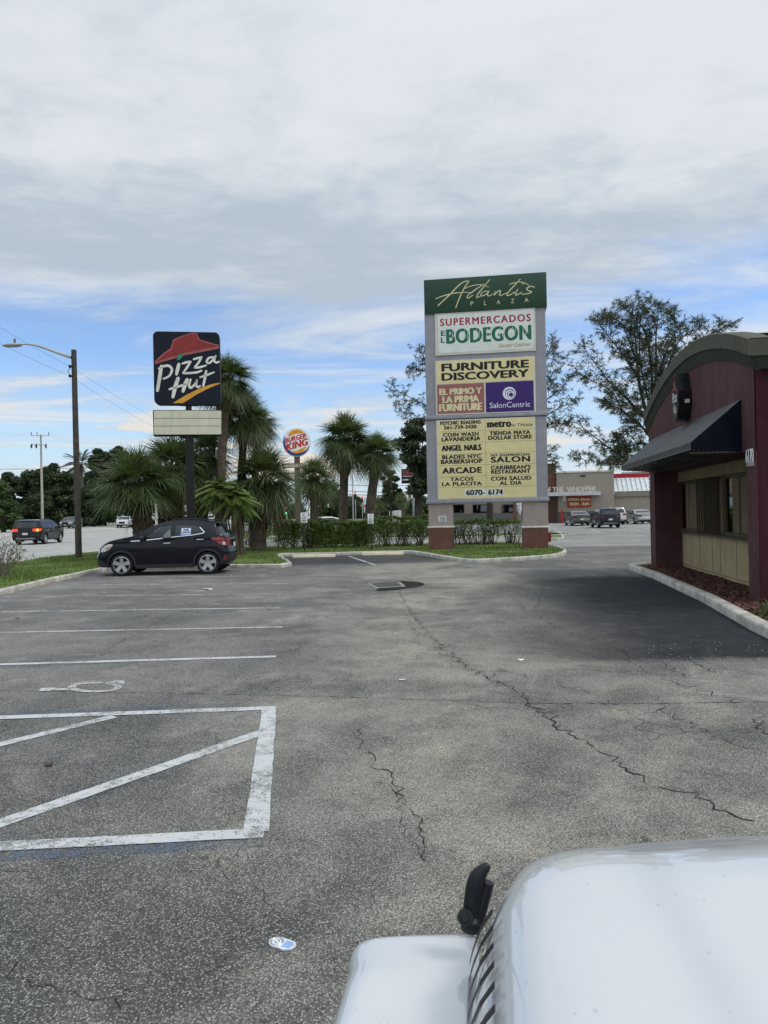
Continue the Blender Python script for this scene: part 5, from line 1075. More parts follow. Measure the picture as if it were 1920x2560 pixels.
for a_, b_ in ((1100, 1125), (1129, 1160), (1181.5, 1232), (1254, 1284)):
    x0, x1, z0, z1 = BK.rect(a_, b_, 1261, 1282.5); wq = MB().box(x0, x1, .24, .298, z0, z1).build('window', M_DARK, lw_); MB().box(x0 + .08, x1 - .08, .225, .238, z0 + .08, z1 - .08).build('pane', M_DKW, wq)
tb = thing('banner', 'red vinyl banner reading open 24 hours on the taupe restaurant wall', 'banner', BP2.o, BP2.rz); x0, x1, z0, z1 = BK.rect(1417.5, 1478, 1239.5, 1268)
bb = MB(); bb.grid([[(x0 + (x1 - x0) * i / 10, -.06 - .03 * math.sin(i * 1.1 + j), z0 + (z1 - z0) * j / 4 - .06 * math.sin(math.pi * i / 10)) for i in range(11)] for j in range(5)]); bb = bb.build('cloth', mat('banner red', (.30, .045, .04), .6), tb)
q = MB(); hh = z1 - z0
for body, l, r, b_, t_ in (('OPEN 24', .04, .72, .56, .80), ('HRS', .74, .97, .56, .75), ('MON - SUN', .12, .90, .16, .42)): put_text(q, body, x0 + (x1 - x0) * l, x0 + (x1 - x0) * r, z0 + hh * b_, z0 + hh * t_, -.12, .035)
q.build('lettering', mat('banner cream', (.68, .55, .33), .5), bb, smooth=False)
tn = thing('wall_notice', 'small white notice beside the red banner on the restaurant wall', 'notice', BP2.o, BP2.rz); x0, x1, z0, z1 = BK.rect(1407, 1414, 1240, 1252); MB().box(x0, x1, -.05, -.01, z0, z1).build('plate', M_WHITE, tn); MB().box(x0 + .05, x1 - .05, -.056, -.051, z0 + .15, z0 + .22).box(x0 + .05, x1 - .05, -.056, -.051, z0 + .32, z0 + .38).build('print', M_GRN, tn)
x0, z1 = BK.pt(1403, 1274); bp_ = BP2.o + BP2.ex * x0 + BP2.n * .9; t = thing('bollard', 'red steel bollard standing by the brown door of the distant restaurant', 'bollard', bp_); h = z1
MB().lathe([(.12, -.1), (.12, h - .08), (.09, h - .02), (0, h)], 14).build('pipe', mat('bollard red', (.45, .012, .02), .45), t); MB().lathe([(.125, h * .62), (.127, h * .66), (.127, h * .74), (.125, h * .78)], 14).build('band', mat('bollard red dark', (.30, .008, .015), .4), t)

# pipework and hydrants around the sign island
b = P(1299, 1334, 36.5); b.z = 0.02; t = thing('backflow_valve', 'white and grey upright backflow pipe assembly beside the right sign column', 'utility', b); q = lambda px, py: P(px, py, 36.5) - b
MB().tube([q(1296, 1336), q(1296, 1300)], .055, 10).tube([q(1303, 1336), q(1303, 1305)], .05, 10).build('riser', mat('pipe grey', (.42, .44, .46), .5), t); MB().box(q(1291, 1)[0], q(1306.5, 1)[0], -.1, .1, q(1, 1312).z, q(1, 1291).z, .02).build('valve_body', mat('valve white', (.6, .61, .62), .45), t)
MB().box(q(1291, 1)[0] - .03, q(1306.5, 1)[0] + .03, -.12, .12, q(1, 1291).z, q(1, 1286).z, .01).tube([q(1293, 1283), q(1307, 1282)], .05, 8).build('gasket', M_DARK, t); MB().tube([q(1299, 1286), q(1298, 1268), q(1300, 1258)], [.08, .11, .07], 10).tube([q(1292, 1262), q(1306, 1260)], .06, 8).tube([q(1292, 1272), q(1306, 1271)], .05, 8).build('relief_valve', mat('valve white', (.6, .61, .62), .45), t)
b = P(1374, 1343, 38); b.z = 0; t = thing('fire_standpipe', 'short dark red fire standpipe just right of the right sign column', 'utility', b); MB().box(-.07, .07, -.07, .07, 0, .43, .02).build('pipe', mat('hydrant red', (.20, .02, .015), .5), t); MB().box(-.10, .10, -.10, .10, .43, .48, .01).tube([(-.12, 0, .3), (.12, 0, .3)], .04, 8).build('cap', mat('hydrant red', (.20, .02, .015), .5), t)
b = P(625, 1349, 42); b.z = .02; t = thing('fire_hydrant', 'small white fire hydrant beyond the squat fan palm', 'hydrant', b); MB().lathe([(.12, 0), (.12, .06), (.08, .08), (.08, .45), (.10, .47), (.09, .56), (.03, .64), (0, .66)], 12).build('barrel', M_WHITE, t); MB().tube([(-.14, 0, .38), (.14, 0, .38)], .045, 8).build('nozzle', M_WHITE, t)
# tree island nose in the far lot
hk = [gxy(1360, 1350), gxy(1400, 1350), gxy(1407, 1345), gxy(1398, 1336), gxy(1378, 1331), gxy(1350, 1328)]; hp = spline([(*p, 0) for p in hk], 4); kerb('kerb', [(p.x, p.y) for p in hp]); sheet('grass_bed', [(p.x, p.y) for p in hp], .1, M_TURF)

# ------------------------------------------------------------------ small things at the far crossing
def fbox(l, r, t_, b_, d, th=.3): p0, p1 = P(l, b_, d), P(r, t_, d); return p0.x, p1.x, d, d + th, p0.z, p1.z
def far_sign(name, label, l, r, t_, b_, d, m, post=True, cat='sign', pw=.08):
    x0, x1, y0, y1, z0, z1 = fbox(l, r, t_, b_, d, .12); s = thing(name, label, cat, ((x0 + x1) / 2, d, 0)); h = (x1 - x0) / 2; pnl = MB().box(-h, h, 0, .12, z0, z1, .01).build('panel', m, s)
    if post: MB().box(-pw, pw, .125, .125 + pw * 2, -.1, z1 - .05).build('post', M_STEEL, s)
    return s, pnl, h, z0, z1
s, pnl, h, z0, z1 = far_sign('road_sign', 'blue road sign with white lines beyond the squat fan palm', 665, 681, 1267, 1291, 75, mat('sign road blue', (.02, .07, .28), .5)); q = MB()
for k in range(3): q.box(-h * .7, h * .6, -.012, -.004, z0 + (z1 - z0) * (.15 + .28 * k), z0 + (z1 - z0) * (.27 + .28 * k))
q.build('print', M_WHITE, pnl)
s, pnl, h, z0, z1 = far_sign('panel_sign', 'tall white sign panel with a red emblem partly behind a slim palm trunk', 909.5, 930, 1242, 1282, 95, mat('panel far white', (.62, .62, .62), .5)); zc = z0 + (z1 - z0) * .42; MB().lathe([(.0, -.02), (.22, -.02), (.22, .0)], 16, Matrix.Translation((-h * .5, 0, zc)) @ Matrix.Rotation(R_(-90), 4, 'X')).build('emblem', mat('emblem red', (.5, .03, .03), .5), pnl)
s, pnl, h, z0, z1 = far_sign('billboard', 'dark billboard with dim red picture on a tall pole behind the oak', 1004, 1066, 1171, 1209, 104, mat('billboard black', (.010, .010, .011), .5), True, 'billboard', .28)
MB().box(-h * .95, h * .2, -.02, -.004, z1 - (z1 - z0) * .42, z1 - (z1 - z0) * .06).build('picture', mat('billboard red', (.11, .03, .028), .6, var=.5, scale=1), pnl); q = MB(); put_text(q, '13790', -h * .9, -h * .45, z0 + (z1 - z0) * .2, z0 + (z1 - z0) * .31, -.02, .03); q.box(-h * .9, h * .1, -.02, -.004, z0 + (z1 - z0) * .48, z0 + (z1 - z0) * .51); q.build('lettering', M_WHITE, pnl, smooth=False)
s, pnl, h, z0, z1 = far_sign('tall_pole_sign', 'slim white pole sign with an ice cream cone on top at the far crossing', 1020, 1028, 1209, 1250, 150, mat('cone sign white', (.68, .66, .62), .5), True, 'sign', .2); H_ = z1 - z0
cn = [(0, z1 - .1), (h * .6, z1 - H_ * .2), (h * .6, z1 - H_ * .33), (h * .35, z1 - H_ * .52), (-h * .35, z1 - H_ * .52), (-h * .6, z1 - H_ * .33), (-h * .6, z1 - H_ * .2)]; MB().prism(cn, -.03, -.002).build('cone', mat('cone orange', (.55, .26, .07), .5), pnl); MB().box(-h * .7, h * .7, -.02, -.004, z0 + .2, z0 + H_ * .3).build('lettering_panel', mat('panel red dim', (.30, .16, .15), .5), pnl)
def lamp_mat(nm, c, e): return mat(nm, tuple(k * .5 for k in c), .4, emit=c, es=e)
LR, LG = lamp_mat('signal red', (1, .05, .03), 3.0), lamp_mat('signal green', (.15, 1, .3), 2.0)
def signal(label, px, py, d, hgt, lit, pole):
    b = P(px, py, d); t = thing('traffic_signal', label, 'traffic light', (b.x, d, 0), 0, 'traffic signals at the far crossing'); z = b.z
    MB().box(-.18, .18, -.1, .18, z - hgt / 2, z + hgt / 2, .03).build('housing', M_BLACK, t)
    for k, c in enumerate((.33, 0, -.33)):
        on = lit.get(k); MB().lathe([(.0, 0), (.14, 0), (.14, .03)], 12, Matrix.Translation((0, -.13, z + c * hgt)) @ Matrix.Rotation(R_(90), 4, 'X')).build('lens', on or M_DARK, t)
    if pole: MB().tube([(0, .3, -.1), (0, .3, z + hgt * .5)], .09, 8).box(-.04, .04, .1, .3, z - .05, z + .05).build('pole', M_STEEL, t)
    else: MB().tube([(-9, .05, z + hgt * .62), (0, .05, z + hgt * .55), (9, .05, z + hgt * .62)], .03, 5).build('span_wire', M_DARK, t)
signal('red traffic signal at the far crossing between the two middle palms', 888, 1239, 150, 1.5, {0: LR}, True); signal('smaller red traffic signal right of the tall lamp post at the far crossing', 905.5, 1248, 170, 1.5, {0: LR}, True)
signal('pedestrian signal showing red and green beyond the hedge, left of the left parking sign', 716, 1276, 90, 1.0, {0: LR, 2: LG}, True)
b = P(883, 1290, 120); tp = P(882, 1178, 120); t = thing('lamp_post', 'slim far lamp post rising between the two middle palms', 'street light', (b.x, 120, 0)); MB().tube([(0, 0, -.1), (0, 0, tp.z)], [.11, .07], 8).build('pole', M_STEEL, t); MB().tube([(0, 0, tp.z - .1), (.5, 0, tp.z + .02), (1.2, 0, tp.z)], [.05, .05, .1], 6).build('lamp_arm', M_STEEL, t)
for l, r, t_, lab in ((973, 983, 1278, 'narrow white utility cabinet at the far crossing'), (984.5, 1003, 1276, 'wide pale grey utility cabinet at the far crossing')):
    x0, x1, y0, y1, z0, z1 = fbox(l, r, t_, 1287, 100, .8); t = thing('utility_cabinet', lab, 'utility', ((x0 + x1) / 2, 100, 0)); MB().box(x0 - (x0 + x1) / 2, (x1 - x0) / 2, 0, .8, -.1, z1, .03).build('cabinet', mat('cabinet white', (.55, .56, .56), .5), t); MB().box(-.02, .02, -.02, .0, .2, z1 - .1).build('door_seam', M_DARK, t)
for px, lab in ((391, 'left white post behind the low fan palms'), (419, 'right white post behind the low fan palms')):
    b = P(px, 1307, 92); t = thing('concrete_post', lab, 'post', (b.x, 92, 0)); z1 = P(px, 1235, 92).z; MB().tube([(0, 0, -.1), (0, 0, z1)], [.16, .13], 10).build('shaft', mat('white concrete', (.5, .5, .48), .8), t); MB().lathe([(.15, z1), (.18, z1 + .04), (.12, z1 + .1), (0, z1 + .12)], 10).build('cap', M_STEEL, t)
x0, x1, y0, y1, z0, z1 = fbox(440, 668, 1263, 1296, 205, 14); t = thing('white_shop_building', 'low white shop building with dark openings seen between the palm trunks', 'building', (x0, 205, 0)); W_ = x1 - x0; MB().box(0, W_, 0, 14, -.1, z1).build('wall', mat('far white wall', (.52, .52, .50), .8), t); MB().box(-.3, W_ + .3, -1.5, 14, z1, z1 + .5).build('roof', mat('far roof', (.42, .40, .38), .7), t)
for k in range(8): f0 = W_ * (.04 + k * .12); wq = MB().box(f0, f0 + W_ * .075, -.06, -.004, .6, z1 * .72).build('window', M_DARK, t)
# rail fence and picket fence across the road
x0, x1, y0, y1, z0, z1 = fbox(200, 246, 1299, 1312, 128, .1); t = thing('rail_fence', 'white board rail fence on the far side of the road', 'fence', (x0, 128, .5)); W_ = x1 - x0
for k in range(4): MB().box(-.06 + k * W_ / 3, .06 + k * W_ / 3, 0, .12, -.3, z1 - .5 + (.7 if k == 3 else .05)).build('post', M_WHITE, t)
for k in range(3): MB().box(.07, W_ - .07, .02, .07, .12 + k * .33, .30 + k * .33).build('rail', M_WHITE, t)
x0, x1, y0, y1, z0, z1 = fbox(247, 330, 1284, 1309, 135, .1); t = thing('picket_fence', 'grey upright picket fence behind the far white car', 'fence', (x0, 135, .45)); W_ = x1 - x0; q = MB()
for k in range(int(W_ / .28)): q.box(k * .28, k * .28 + .12, 0, .04, -.2, 1.7 + .2 * math.sin(k * 1.7))
q.build('pickets', mat('picket grey', (.16, .15, .13), .9), t); MB().box(0, W_, .045, .1, .4, .5).box(0, W_, .045, .1, 1.3, 1.4).build('rail', mat('picket grey', (.16, .15, .13), .9), t)

# ------------------------------------------------------------------ vehicles
def car_paint(name, col, metal=.0, rough=.28):
    if name in MATS: return MATS[name]
    m = bpy.data.materials.new(name); m.use_nodes = True; n = NT(m.node_tree); o = n.n('ShaderNodeOutputMaterial'); b = n.n('ShaderNodeBsdfPrincipled'); n.l(b.outputs[0], o.inputs[0])
    t = n.n('ShaderNodeTexCoord').outputs['Object']; n.l(n.mix(n.noise(t, 3, 4), tuple(k * .9 for k in col), tuple(min(1, k * 1.08) for k in col)), b.inputs['Base Color'])
    n.set(b.inputs['Roughness'], n.ss(n.noise(t, 9, 4), .3, .7, rough - .05, rough + .08)); b.inputs['Metallic'].default_value = metal; b.inputs['Coat Weight'].default_value = .8 if max(col) > .05 else .5; b.inputs['Coat Roughness'].default_value = .03; b.inputs['Coat IOR'].default_value = 1.45; b.inputs['Specular IOR Level'].default_value = .4 if max(col) > .05 else .12
    MATS[name] = m; return m
M_TYRE = mat('tyre rubber', (.014, .014, .015), .8, var=.2); M_RIM = mat('alloy', (.42, .42, .43), .3, metal=.75, var=.05); M_CHROME = mat('chrome', (.75, .76, .78), .12, metal=1, var=.03); M_CLAD = mat('grey cladding', (.028, .029, .032), .6); M_INT = mat('car interior', (.012, .012, .013), .9); M_SEAT = mat('pale seat', (.20, .18, .15), .8)
M_HL = mat('headlight', (.52, .54, .55), .15, var=.2, scale=20, coat=1); M_AMB = mat('amber lens', (.50, .16, .02), .3); M_TL = mat('tail lens', (.20, .008, .010), .2, coat=1, var=.3, scale=14); M_PLATE = mat('licence plate', (.55, .55, .52), .5)
M_TLD = mat('dim tail lens', (.10, .008, .009), .25, coat=.5, var=.3, scale=14)
M_TLON = lamp_mat('tail lamp lit', (1, .05, .02), 1.0); M_TURN = lamp_mat('turn lamp lit', (1, .42, .05), 1.5)
CG, TG, LG_ = glassmat('car glass', (.52, .56, .54), .10), glassmat('tinted car glass', (.035, .036, .038), .10), glassmat('mid car glass', (.18, .19, .19), .12)
_wheels = {}
def wheel_mesh(r, rr, sp):
    k = (round(r, 3), round(rr, 3), sp)
    if k in _wheels: return _wheels[k]
    Rx = Matrix.Rotation(R_(90), 4, 'X')    # lathe axis Z becomes -Y: outer face looks along -Y
    ty = MB().lathe([(rr - .01, -.105), (r - .03, -.108), (r - .006, -.088), (r, -.05), (r, .05), (r - .006, .088), (r - .03, .108), (rr + .012, .112), (rr, .098), (rr - .012, .06)], 36, Rx)
    rm = MB().lathe([(rr, .095), (rr - .022, .100), (rr - .03, .07), (rr - .05, .03)], 36, Rx); hub = MB().lathe([(.0, .085), (.06, .088), (.07, .07), (.07, .02)], 18, Rx)
    for q in range(sp):
        a = 2 * math.pi * q / sp + .3; ca, sa = math.cos(a), math.sin(a); w0, w1 = .048, .062; P_ = lambda rad, off, h: (rad * ca - off * sa, -h, rad * sa + off * ca)
        rm.add([P_(.05, -w0, .085), P_(.05, w0, .085), P_(rr - .02, w1, .095), P_(rr - .02, -w1, .095), P_(.05, -w0, .03), P_(.05, w0, .03), P_(rr - .02, w1 * .8, .03), P_(rr - .02, -w1 * .8, .03)], [(0, 1, 2, 3), (0, 4, 5, 1), (1, 5, 6, 2), (3, 2, 6, 7), (0, 3, 7, 4)])
    bk_ = MB().lathe([(.0, .012), (rr - .012, .012)], 30, Rx)
    ob = []
    for nm, mb, m_ in (('wheel', ty, M_TYRE), ('rim', rm, M_RIM), ('hub', hub, M_RIM), ('brake_disc', bk_, M_DARK)): o_ = mb.build(nm, m_); COL.objects.unlink(o_); ob.append(o_.data); bpy.data.objects.remove(o_)
    _wheels[k] = ob; return ob
def make_wheel(par, x, side, W_, r, rr, sp=5):
    me = wheel_mesh(r, rr, sp); o_ = bpy.data.objects.new('wheel', me[0]); COL.objects.link(o_); o_.parent = par; o_.location = (x, side * (W_ - .105), r); o_.rotation_euler = (0, 0, 0 if side < 0 else math.pi)
    for nm, d_ in (('rim', me[1]), ('hub', me[2]), ('brake_disc', me[3])): c_ = bpy.data.objects.new(nm, d_); COL.objects.link(c_); c_.parent = o_
    return o_

class Car:
    def __init__(s, name, label, loc, rz, paint, S, cat='car', group=None, glass=None, rglass=None):
        s.S = S; s.t = thing(name, label, cat, loc, rz, group); s.paint = paint; s.xF, s.xR, s.W_ = S['xF'], S['xR'], S['W']
        tx = sorted(S['top']); s.tx, s.tz = [p[0] for p in tx], [p[1] for p in tx]
        fx = np.linspace(s.xR, s.xF, 500); fz = np.interp(fx, s.tx, s.tz); k = np.ones(13) / 13; pad = np.concatenate([np.full(6, fz[0]), fz, np.full(6, fz[-1])]); s.fx, s.fz = fx, np.convolve(pad, k, 'valid')
        xs = set(np.linspace(s.xR, s.xF, 64).round(4))
        for xa in S['axles']:
            for a in np.linspace(0, math.pi, 19): xs.add(round(xa + S['ar'] * math.cos(a), 4))
        for a, b, _ in S.get('segs', []): xs |= {round(a, 4), round(b, 4)}
        if S.get('wl'): s.g1, s.g0 = max(p[0] for p in S['wl']), min(p[0] for p in S['wl']); xs |= {round(s.g1, 4), round(s.g0, 4)}
        else: s.g1 = s.g0 = None
        for k_ in ('ws', 'rg'):
            if S.get(k_): xs |= {round(v, 4) for v in S[k_]}
        s.xs = sorted(xs, reverse=True); s.body(glass or CG, rglass or glass or CG)
    def top(s, x): return float(np.interp(x, s.fx, s.fz))
    def lo(s, x):
        z = s.S['sill'] + s.S.get('lift', .0) * max(0, abs(x) - 1.2)
        for xa in s.S['axles']:
            d = s.S['ar'] ** 2 - (x - xa) ** 2
            if d > 0: z = max(z, s.S['wr'] + math.sqrt(d))
        return z
    def Wd(s, x, z):
        S = s.S; f = max(0, (x - (s.xF - S['pf'][0])) / S['pf'][0]); r = max(0, ((s.xR + S['pr'][0]) - x) / S['pr'][0]); pl = 1 - S['pf'][1] * f ** 2.4 - S['pr'][1] * r ** 2.4
        zb = S['zb']; u = (z - zb) / (S['H'] - zb)
        sec = 1 - S.get('th', .25) * max(0, u) ** 1.25 if z > zb else 1 - .055 * ((zb * .72 - z) / .55) ** 2 - .012 * max(0, 1 - abs(z - zb * .86) / .05)
        return s.W_ * pl * sec
    def sp(s, x, z, sd, off=0.0):
        S = s.S; ff = max(0, 1 - (s.xF - x) / .6) ** 2; fr = max(0, 1 - (x - s.xR) / .6) ** 2
        dx = ff * float(np.interp(z, *zip(*S['fd']))) + fr * float(np.interp(z, *zip(*S['rd'])))
        return Vector((x + dx, sd * (s.Wd(x, z) + off), z))
    def fp(s, front, t, z, off=0.0):         # point on the nose or tail, t = -1..1 across
        x = s.xF if front else s.xR; p = s.sp(x, z, 1); bow = s.S['bow'][0 if front else 1]; sg_ = 1 if front else -1
        return Vector((p.x + sg_ * (bow * (1 - abs(t) ** 2.2) + off), p.y * t, z))
    def tp(s, x, t, off=0.0):
        z = s.top(x); p = s.sp(x, z, 1); b0 = s.S['bow'][0] * max(0, 1 - (s.xF - x) / .9) ** 2 - s.S['bow'][1] * max(0, 1 - (x - s.xR) / .5) ** 2
        dz = (s.top(x + .03) - s.top(x - .03)) / .06; n_ = Vector((-dz, 0, 1)).normalized(); wsb = .10 * math.sin(math.pi * min(1, max(0, (s.S['ws'][0] + .25 - x) / .9))) if s.S.get('ws') else 0
        return Vector((p.x + (b0 + wsb) * (1 - t * t), p.y * t, z + s.S.get('crown', .035) * (1 - t ** 4))) + n_ * off
    def body(s, cg, rg):
        S = s.S; b = MB(); T = np.linspace(-1, 1, 13); gl = lambda x: s.g0 is not None and s.g0 - 1e-4 <= x <= s.g1 + 1e-4
        wl = lambda x: float(np.interp(x, *zip(*sorted(S['wl'])))); wu = lambda x: float(np.interp(x, *zip(*sorted(S['wu']))))
        for sd in (1, -1):
            for i in range(len(s.xs) - 1):
                x0, x1 = s.xs[i], s.xs[i + 1]; g_ = s.g0 is not None and x1 >= s.g0 - 1e-4 and x0 <= s.g1 + 1e-4
                rows = [[s.sp(x, lo + (hi - lo) * k / 12, sd) for x in (x0, x1) for lo, hi in ((s.lo(x), (wl(x) if g_ else s.top(x))),)] for k in range(13)]; b.grid(rows, flip=(sd < 0))
                if g_: b.grid([[s.sp(x, wu(x) + (s.top(x) - wu(x)) * k / 4, sd) for x in (x0, x1)] for k in range(5)], flip=(sd < 0))
        skip = [S.get('ws'), S.get('rg')]; inr = lambda x0, x1, r: r and x1 >= min(r) - 1e-4 and x0 <= max(r) + 1e-4
        for i in range(len(s.xs) - 1):
            x0, x1 = s.xs[i], s.xs[i + 1]
            if any(inr(x0, x1, r) for r in skip):
                for ta, tb in ((-1, -.90), (.90, 1)): b.grid([[s.tp(x0, ta), s.tp(x0, tb)], [s.tp(x1, ta), s.tp(x1, tb)]])
            else: b.grid([[s.tp(x0, t) for t in T], [s.tp(x1, t) for t in T]])
        for front in (1, 0):
            x = s.xF if front else s.xR; z0, z1 = s.lo(x), s.top(x); rows = [[s.fp(front, t, z0 + (z1 - z0) * k / 14) for t in T] for k in range(15)]
            rows[-1] = [s.tp(x, t) for t in T]; b.grid(rows, flip=not front)
        s.b = b.build('body', s.paint, s.t, angle=42, fix=True)
        for nm, r, m_ in (('windshield', S.get('ws'), cg), ('rear_window', S.get('rg'), rg)):
            if r: xx = [x for x in s.xs if min(r) - 1e-4 <= x <= max(r) + 1e-4]; MB().grid([[s.tp(x, t) for t in np.linspace(-.90, .90, 9)] for x in xx]).build(nm, m_, s.t)
        for a, b_, ty in S.get('segs', []):
            for sd in (1, -1):
                xx = [x for x in s.xs if min(a, b_) - 1e-4 <= x <= max(a, b_) + 1e-4]; rows = [[s.sp(x, wl(x) + (wu(x) - wl(x)) * k / 6, sd, -.004 if ty != 'pillar' else -.001) for x in xx] for k in range(7)]
                MB().grid(rows, flip=(sd < 0)).build('window' if ty != 'pillar' else 'pillar', (cg if ty == 'front' else rg) if ty != 'pillar' else M_BLACK, s.t)
        W_ = s.W_; zb = S['zb']; xi = [s.g1 - .1, s.g0 + .1] if s.g0 is not None else [1, -1]
        MB().box(s.xR + .25, s.xF - .3, -W_ * .82, W_ * .82, S['sill'] + .02, S['sill'] + .10).box(xi[1], xi[0] + .35, -W_ * .86, W_ * .86, S['sill'] + .1, zb - .22).build('interior', M_INT, s.t)
        for xa in S['axles']:
            for sd in (1, -1):
                wells = MB(); A = np.linspace(0, math.pi, 14); R2 = S['ar'] - .004; y1 = s.Wd(xa, S['wr'] + S['ar'] * .7) - .01; wells.grid([[(xa + R2 * math.cos(t), sd * y, S['wr'] + R2 * math.sin(t)) for t in A] for y in (y1, y1 - .34)]); wells.add([(xa + R2 * math.cos(t), sd * (y1 - .34), S['wr'] + R2 * math.sin(t)) for t in A] + [(xa + R2, sd * (y1 - .34), S['sill'] - .1), (xa - R2, sd * (y1 - .34), S['sill'] - .1)][::-1], [tuple(range(16))]); wells.build('wheel_arch', M_DARK, s.t)
        for xa in S['axles']:
            for sd in (1, -1): make_wheel(s.t, xa, sd, s.Wd(xa, S['wr']) + .012, S['wr'], S.get('rr', S['wr'] * .70), S.get('spokes', 5))
    def sidepatch(s, nm, m_, xs, zlo, zhi, sides=(1, -1), off=.005, par=None, k=5):
        out = []
        for sd in sides:
            xx = np.linspace(xs[0], xs[-1], 10); rows = [[s.sp(x, np.interp(x, *zip(*sorted(zip(xs, zlo)))) * (1 - j / k) + np.interp(x, *zip(*sorted(zip(xs, zhi)))) * j / k, sd, off) for x in xx] for j in range(k + 1)]
            out.append(MB().grid(rows, flip=(sd < 0) != (xs[-1] > xs[0])).build(nm, m_, par or s.t, fix=False))
        return out
    def facepatch(s, nm, m_, front, ts, zlo, zhi, off=.006, par=None, k=4):
        tt = np.linspace(ts[0], ts[-1], 9); rows = [[s.fp(front, t, np.interp(t, *zip(*sorted(zip(ts, zlo)))) * (1 - j / k) + np.interp(t, *zip(*sorted(zip(ts, zhi)))) * j / k, off) for t in tt] for j in range(k + 1)]
        return MB().grid(rows, flip=not front).build(nm, m_, par or s.t)
    def line(s, nm, m_, pts, wd, sides=(1, -1), off=.004, par=None):
        mb = MB(); q = [Vector((p[0], p[1], 0)) for p in pts]; f = []
        for i in range(len(q) - 1):
            n_ = max(2, int((q[i + 1] - q[i]).length / .06)); f += [q[i].lerp(q[i + 1], k / n_) for k in range(n_)]
        f.append(q[-1]); a, b = ribbon([(p.x, p.y) for p in f], wd)
        for sd in sides: o_ = MB().grid([[s.sp(p.x, p.y, sd, off) for p in a], [s.sp(p.x, p.y, sd, off) for p in b]]).build(nm, m_, par or s.t)
        return o_
    def arch_trim(s, m_, w_=.055):
        for xa in s.S['axles']:
            for sd in (1, -1):
                mb = MB(); A = np.linspace(-.12, math.pi + .12, 22); R1, R2 = s.S['ar'] - .004, s.S['ar'] + w_; g = lambda r, t, o: s.sp(xa + r * math.cos(t), max(s.S['sill'], s.S['wr'] + r * math.sin(t)), sd, o)
                mb.grid([[g(R1, t, .0) for t in A], [g(R1, t, .012) for t in A], [g(R2, t, .010) for t in A], [g(R2, t, -.002) for t in A]]); mb.build('arch_trim', m_, s.t)
    def mirror(s, x, z, m_):
        for sd in (1, -1):
            p = s.sp(x, z, sd); mb = MB(); mb.lathe([(.0, -.10), (.055, -.085), (.085, -.03), (.088, .02), (.07, .06), (.0, .075)], 14, Matrix.Translation(p + Vector((0, sd * .13, .04))) @ Matrix.Diagonal((.7, 1.25, 1.0, 1)) @ Matrix.Rotation(R_(90), 4, 'Y').to_4x4())
            mb.tube([p + Vector((0, -sd * .01, -.02)), p + Vector((0, sd * .1, 0))], [.03, .022], 8); mb.build('mirror', m_, s.t)
    def handles(s, xs, zf, m_):
        for x in xs:
            for sd in (1, -1):
                pts = [s.sp(x + d, zf(x + d), sd, o) for d, o in ((-.11, .0), (-.08, .028), (.08, .028), (.11, .0))]; MB().tube(pts, [.012, .017, .017, .012], 8).build('door_handle', m_, s.t)

# the black hatchback for sale
E = dict(xF=2.02, xR=-1.88, W=.885, H=1.65, zb=1.12, sill=.235, lift=.05, axles=(1.2775, -1.2775), wr=.335, rr=.255, ar=.385, pf=(.75, .24), pr=(.7, .17), th=.27, bow=(.20, .09), crown=.03,
    fd=[(.25, -.06), (.36, .0), (.58, .02), (.74, -.05), (.95, -.10)], rd=[(.3, .12), (.42, .03), (.63, -.02), (.80, .05), (1.10, .07), (1.21, .22), (1.47, .40), (1.6, .42)],
    top=[(2.02, .76), (1.93, .90), (1.70, 1.015), (1.33, 1.10), (.98, 1.15), (.72, 1.27), (.43, 1.436), (.084, 1.566), (-.205, 1.612), (-.61, 1.622), (-1.04, 1.60), (-1.42, 1.53), (-1.75, 1.485), (-2.05, 1.465)],
    wl=[(.64, 1.06), (.517, 1.072), (-.176, 1.137), (-.9, 1.20), (-1.17, 1.242)], wu=[(.64, 1.062), (.45, 1.20), (.25, 1.36), (.08, 1.45), (-.23, 1.49), (-.6, 1.48), (-.9, 1.455), (-1.03, 1.40), (-1.17, 1.244)],
    segs=[(.64, -.20, 'front'), (-.20, -.33, 'pillar'), (-.33, -1.17, 'rear')], ws=(1.0, -.02))
f_, r_ = G(307, 1441), G(518, 1435); yy = (f_.y + r_.y) / 2 + .78; mid = Vector((P((307 + 518) / 2, 1438, yy - .85).x - .02, yy, .002)); rzB = math.pi + R_(1.0)
bk_ = Car('parked_hatchback', 'glossy black compact hatchback with a for sale sign in its rear side window', mid, rzB, car_paint('black car paint', (.004, .005, .011)), E, glass=CG, rglass=TG)
bk_.arch_trim(M_CLAD, .05)
bk_.line('sill_trim', M_CLAD, [(.86, .275), (-.86, .275)], .11, off=.006); bk_.line('window_trim', M_CHROME, [(.98, 1.035), (.60, 1.052), (.5, 1.062), (-.176, 1.126), (-.9, 1.19), (-1.16, 1.232), (-1.2, 1.26), (-1.10, 1.36), (-1.05, 1.41)], .022, off=.006)
bk_.line('door_seam', M_BLACK, [(.80, .36), (.86, .60), (.80, 1.04)], .008, off=.002); bk_.line('door_seam', M_BLACK, [(-.25, .34), (-.28, 1.12)], .008, off=.002); bk_.line('door_seam', M_BLACK, [(-.86, .36), (-1.05, .76), (-1.22, 1.0), (-1.24, 1.22)], .008, off=.002); bk_.line('door_seam', M_BLACK, [(.84, .34), (-.86, .34)], .007, off=.002)
bk_.mirror(.62, 1.08, M_BLACK); bk_.handles((-.08, -1.06), lambda x: .955 - .03 * (x + .08) + (.06 if x < -.6 else 0), M_CHROME)
